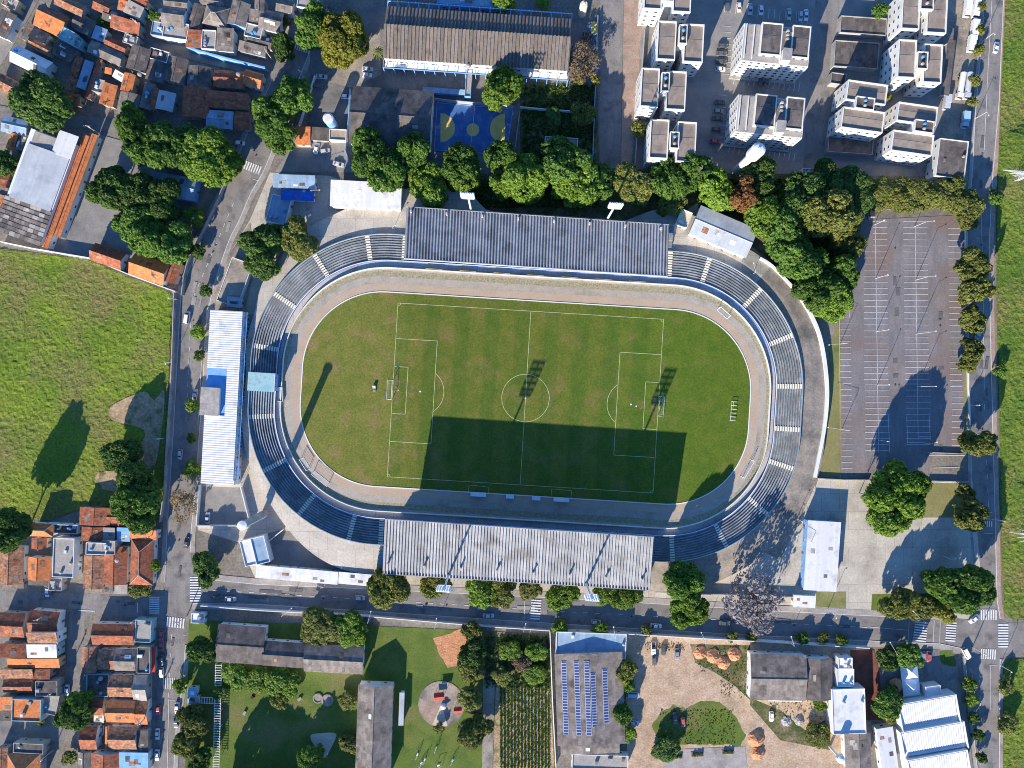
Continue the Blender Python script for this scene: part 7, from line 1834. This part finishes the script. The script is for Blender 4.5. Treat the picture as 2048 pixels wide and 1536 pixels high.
# ------------------------------------------------------------------ heaps, playground and other small things
def heap(lab, x, y, rad, h_, mat, seed):
    rr = random.Random(seed); c = P(x,y); r0 = rad/S; vs = [(0,0,h_)]; fs = []
    for k in range(1,6):
        for i in range(18):
            a = i*math.pi/9; q = r0*k/5*(1+rr.gauss(0,.08)); vs.append((q*math.cos(a), q*math.sin(a), max(0,h_*(1-(k/5)**1.3)+rr.gauss(0,.1)) if k < 5 else -.05))
    for i in range(18): fs.append((0,1+i,1+(i+1)%18))
    for k in range(4):
        for i in range(18): a = 1+k*18+i; b = 1+k*18+(i+1)%18; fs.append((a,a+18,b+18,b))
    me = bpy.data.meshes.new('heap'); me.from_pydata(vs,[],fs); me.update()
    o = obj('earth_heap', me, MATS[mat], None, (c.x,c.y,.03)); tag(o, lab, 'heap', 'heaps of material in the building lot')
for row in ((1400,1305,15,1.6,'red_dirt','orange earth heap, leftmost below the boulevard'),(1425,1312,16,1.8,'red_dirt','orange earth heap, second from the left below the boulevard'),(1447,1325,15,1.5,'red_dirt','orange earth heap, lowest of the group below the boulevard'),(1468,1308,15,1.7,'red_dirt','orange earth heap, rightmost below the boulevard'),(1512,1478,19,2.2,'red_dirt','orange earth heap, upper, at the lot gate'),(1515,1505,16,2.0,'red_dirt','orange earth heap, lower, at the lot gate'),(1572,1442,12,1.0,'greywall','grey rubble heap, left one'),(1598,1440,12,1.2,'fc_light','pale rubble heap, right one'),(1632,1462,14,1.2,'fc_light','pale rubble heap beside the weedy shrub')):
    heap(row[5], *row[:5], seed=int(row[0]))
# round playground
rp_ = empty('round_playground', P(883,1408), 0, 'round paved playground with red roofed play houses', 'playground')
MB().lathe([(8.9,0),(8.9,.25)],40).build('paving', MATS['concrete_old'], rp_)
m = MB(); 
MB().lathe([(9.3,0),(9.3,.4),(8.95,.4),(8.95,.26)],40).build('rim', MATS['pave'], rp_) if False else None
MB().add([(0,0,.27)]+[(8.4*math.cos(math.radians(a)),8.4*math.sin(math.radians(a)),.27) for a in range(165,246,8)],[(0,i,i+1) for i in range(1,11)]).build('brick_sector', MATS['brick_pave'], rp_)
MB().add([(0,0,.275)]+[(8.6*math.cos(math.radians(a)),8.6*math.sin(math.radians(a)),.275) for a in range(246,290,8)],[(0,i,i+1) for i in range(1,6)]).build('sand_sector', MATS['sand'], rp_)
for x, y, s_, lab in ((880,1387,1.9,'play house with a red gable roof, upper one on the round playground'),(917,1414,1.5,'play house with a red gable roof, right one on the round playground')):
    r = empty('play_house', P(x,y)+Vector((0,0,.25)), .1, lab, 'play house', 'red roofed play houses')
    BOX(-s_*.8,s_*.8,-s_*.55,s_*.55,1.2,1.35).build('deck', MATS['wood'], r)
    for sx in (-1,1):
        for sy in (-1,1): MB().tube((sx*s_*.75,sy*s_*.5,0),(sx*s_*.75,sy*s_*.5,3),.07,n=5).build('post', MATS['wood'], r)
    for sy in (-1,1): MB().slab([(-s_,sy*s_*.75,2.7),(s_,sy*s_*.75,2.7),(s_,0,3.5),(-s_,0,3.5)][::sy],.08).build('roof_slope', MATS['red'], r)
r = empty('slide', P(887,1411)+Vector((0,0,.25)), 2.2, 'white topped play dome in the middle of the round playground', 'play dome')
MB().lathe([(1.1,0),(1.1,.9),(.8,1.3),(.3,1.5)],14).build('dome', MATS['tarp'], r); MB().tube((0,-1,.7),(0,-3,.1),.25,n=6).build('slide_chute', MATS['steel'], r)
for x, y, lab in ((655,1400,'pale stone pond edge on the nursery lawn, lower lobe'),(636,1396,'pale stone pond edge on the nursery lawn, upper lobe')):
    o = MB().lathe([(2.4 if x > 640 else 2.0,0),(2.3 if x > 640 else 1.9,.5),(1.6,.55),(1.5,.3)],16).build('stone_basin', MATS['concrete_old'], None, P(x,y)+Vector((0,0,.03))); tag(o, lab, 'basin')
for i,(x,y,a,c_) in enumerate(((872,1495,70,'blue'),(905,1520,60,'lightblue'),(843,1525,55,'white'),(877,1530,20,'white'),(850,1518,60,'white'),(835,1508,70,'white'))):
    lab = ('swing frame on the lower lawn, upper one','blue and white slide frame on the lower lawn','swing frame on the lower lawn, left one','small seesaw frame at the bottom edge of the lawn','swing frame on the lower lawn, middle one','small climbing frame on the lower lawn')[i]
    r = empty('swing_set', P(x,y)+Vector((0,0,.03)), math.radians(a), lab, 'play frame', 'play frames on the lower lawn')
    for sx in (-1.3,1.3):
        m = MB(); m.tube((sx,-.8,0),(sx,0,2.2),.06,n=5); m.tube((sx,.8,0),(sx,0,2.2),.06,n=5); m.build('leg', MATS['galv'], r)
    MB().tube((-1.3,0,2.2),(1.3,0,2.2),.06,n=5).build('bar', MATS['galv'], r)
    o = BOX(-.5,.5,-.25,.25,.5,.58).build('seat', MATS['cloth'], r); o.color = (*CC[c_],1)
for x,y,a,lab in ((600,1397,40,'pale stone table on the shaded nursery lawn'),(490,1425,60,'small bench on the western nursery lawn')):
    r = empty('garden_table', P(x,y)+Vector((0,0,.03)), math.radians(a), lab, 'table')
    BOX(-.8,.8,-.5,.5,.65,.75).build('tabletop', MATS['fc_light'], r)
    for sx in (-.6,.6): BOX(sx-.08,sx+.08,-.35,.35,0,.65).build('leg', MATS['fc_light'], r)
r = empty('play_train', P(511,1387)+Vector((0,0,.03)), .9, 'small red and black play engine by the bush row', 'play engine')
BOX(-1.5,1.5,-.6,.6,.4,1.1).build('body', MATS['red'], r); BOX(-1.5,-.5,-.6,.6,1.1,2.0).build('cab', MATS['dark'], r)
for sx in (-.9,.9):
    for sy in (-.65,.65): MB().tube((sx,sy-.06,.35),(sx,sy+.06,.35),.35,n=10).build('wheel', MATS['tyre'], r)
# planters and paved court in the lower lot
sheet('court_paving', [(1325,1500),(1490,1492),(1495,1536),(1325,1560)], 'pave')
for i,(x,y) in enumerate(((1352,1512),(1394,1508),(1455,1503))):
    r = empty('planter_bed', P(x,y)+Vector((0,0,.05)), .05, f'planted bed in the lower lot court, {o_[i]} from the left', 'planter', 'planted beds in the lower lot')
    BOX(-2.4,2.4,-1,1,0,.3).build('edging', MATS['fc_light'], r); BOX(-2.2,2.2,-.8,.8,.3,.36).build('soil', MATS['wood'], r)
    m = CR['S'][i % 4]; k_ = m.name+'leaf_olive'
    if k_ not in _shared: q = m.copy(); q.materials.clear(); q.materials.append(MATS['leaf_olive']); _shared[k_] = q
    for j in range(3): obj('plant', _shared[k_], None, r, (-1.4+1.4*j,0,.6), j, (.28,.28,.25))
# containers and odds
for x,y,w_,d_,mt,lab in ((1742,424,1.4,2.2,'steel','grey skip in the shaded car park corner'),(1240,60,1.2,1.6,'yellow_paint','yellow play cube beside the school wall') if False else (1188,58,1.4,2.4,'tankblue','blue and yellow play house beside the school wall'),(1174,75,1.8,1.6,'fcd','square dark sandbox frame in the school yard')):
    r = empty('yard_box', P(x,y)+Vector((0,0,.05)), 0, lab, 'box'); BOX(-w_,w_,-d_,d_,0,1.0).build('body', MATS[mt], r); BOX(-w_*.9,w_*.9,-d_*.9,d_*.9,1.0,1.06).build('lid', MATS['yellow_paint' if mt == 'tankblue' else 'dark'], r)
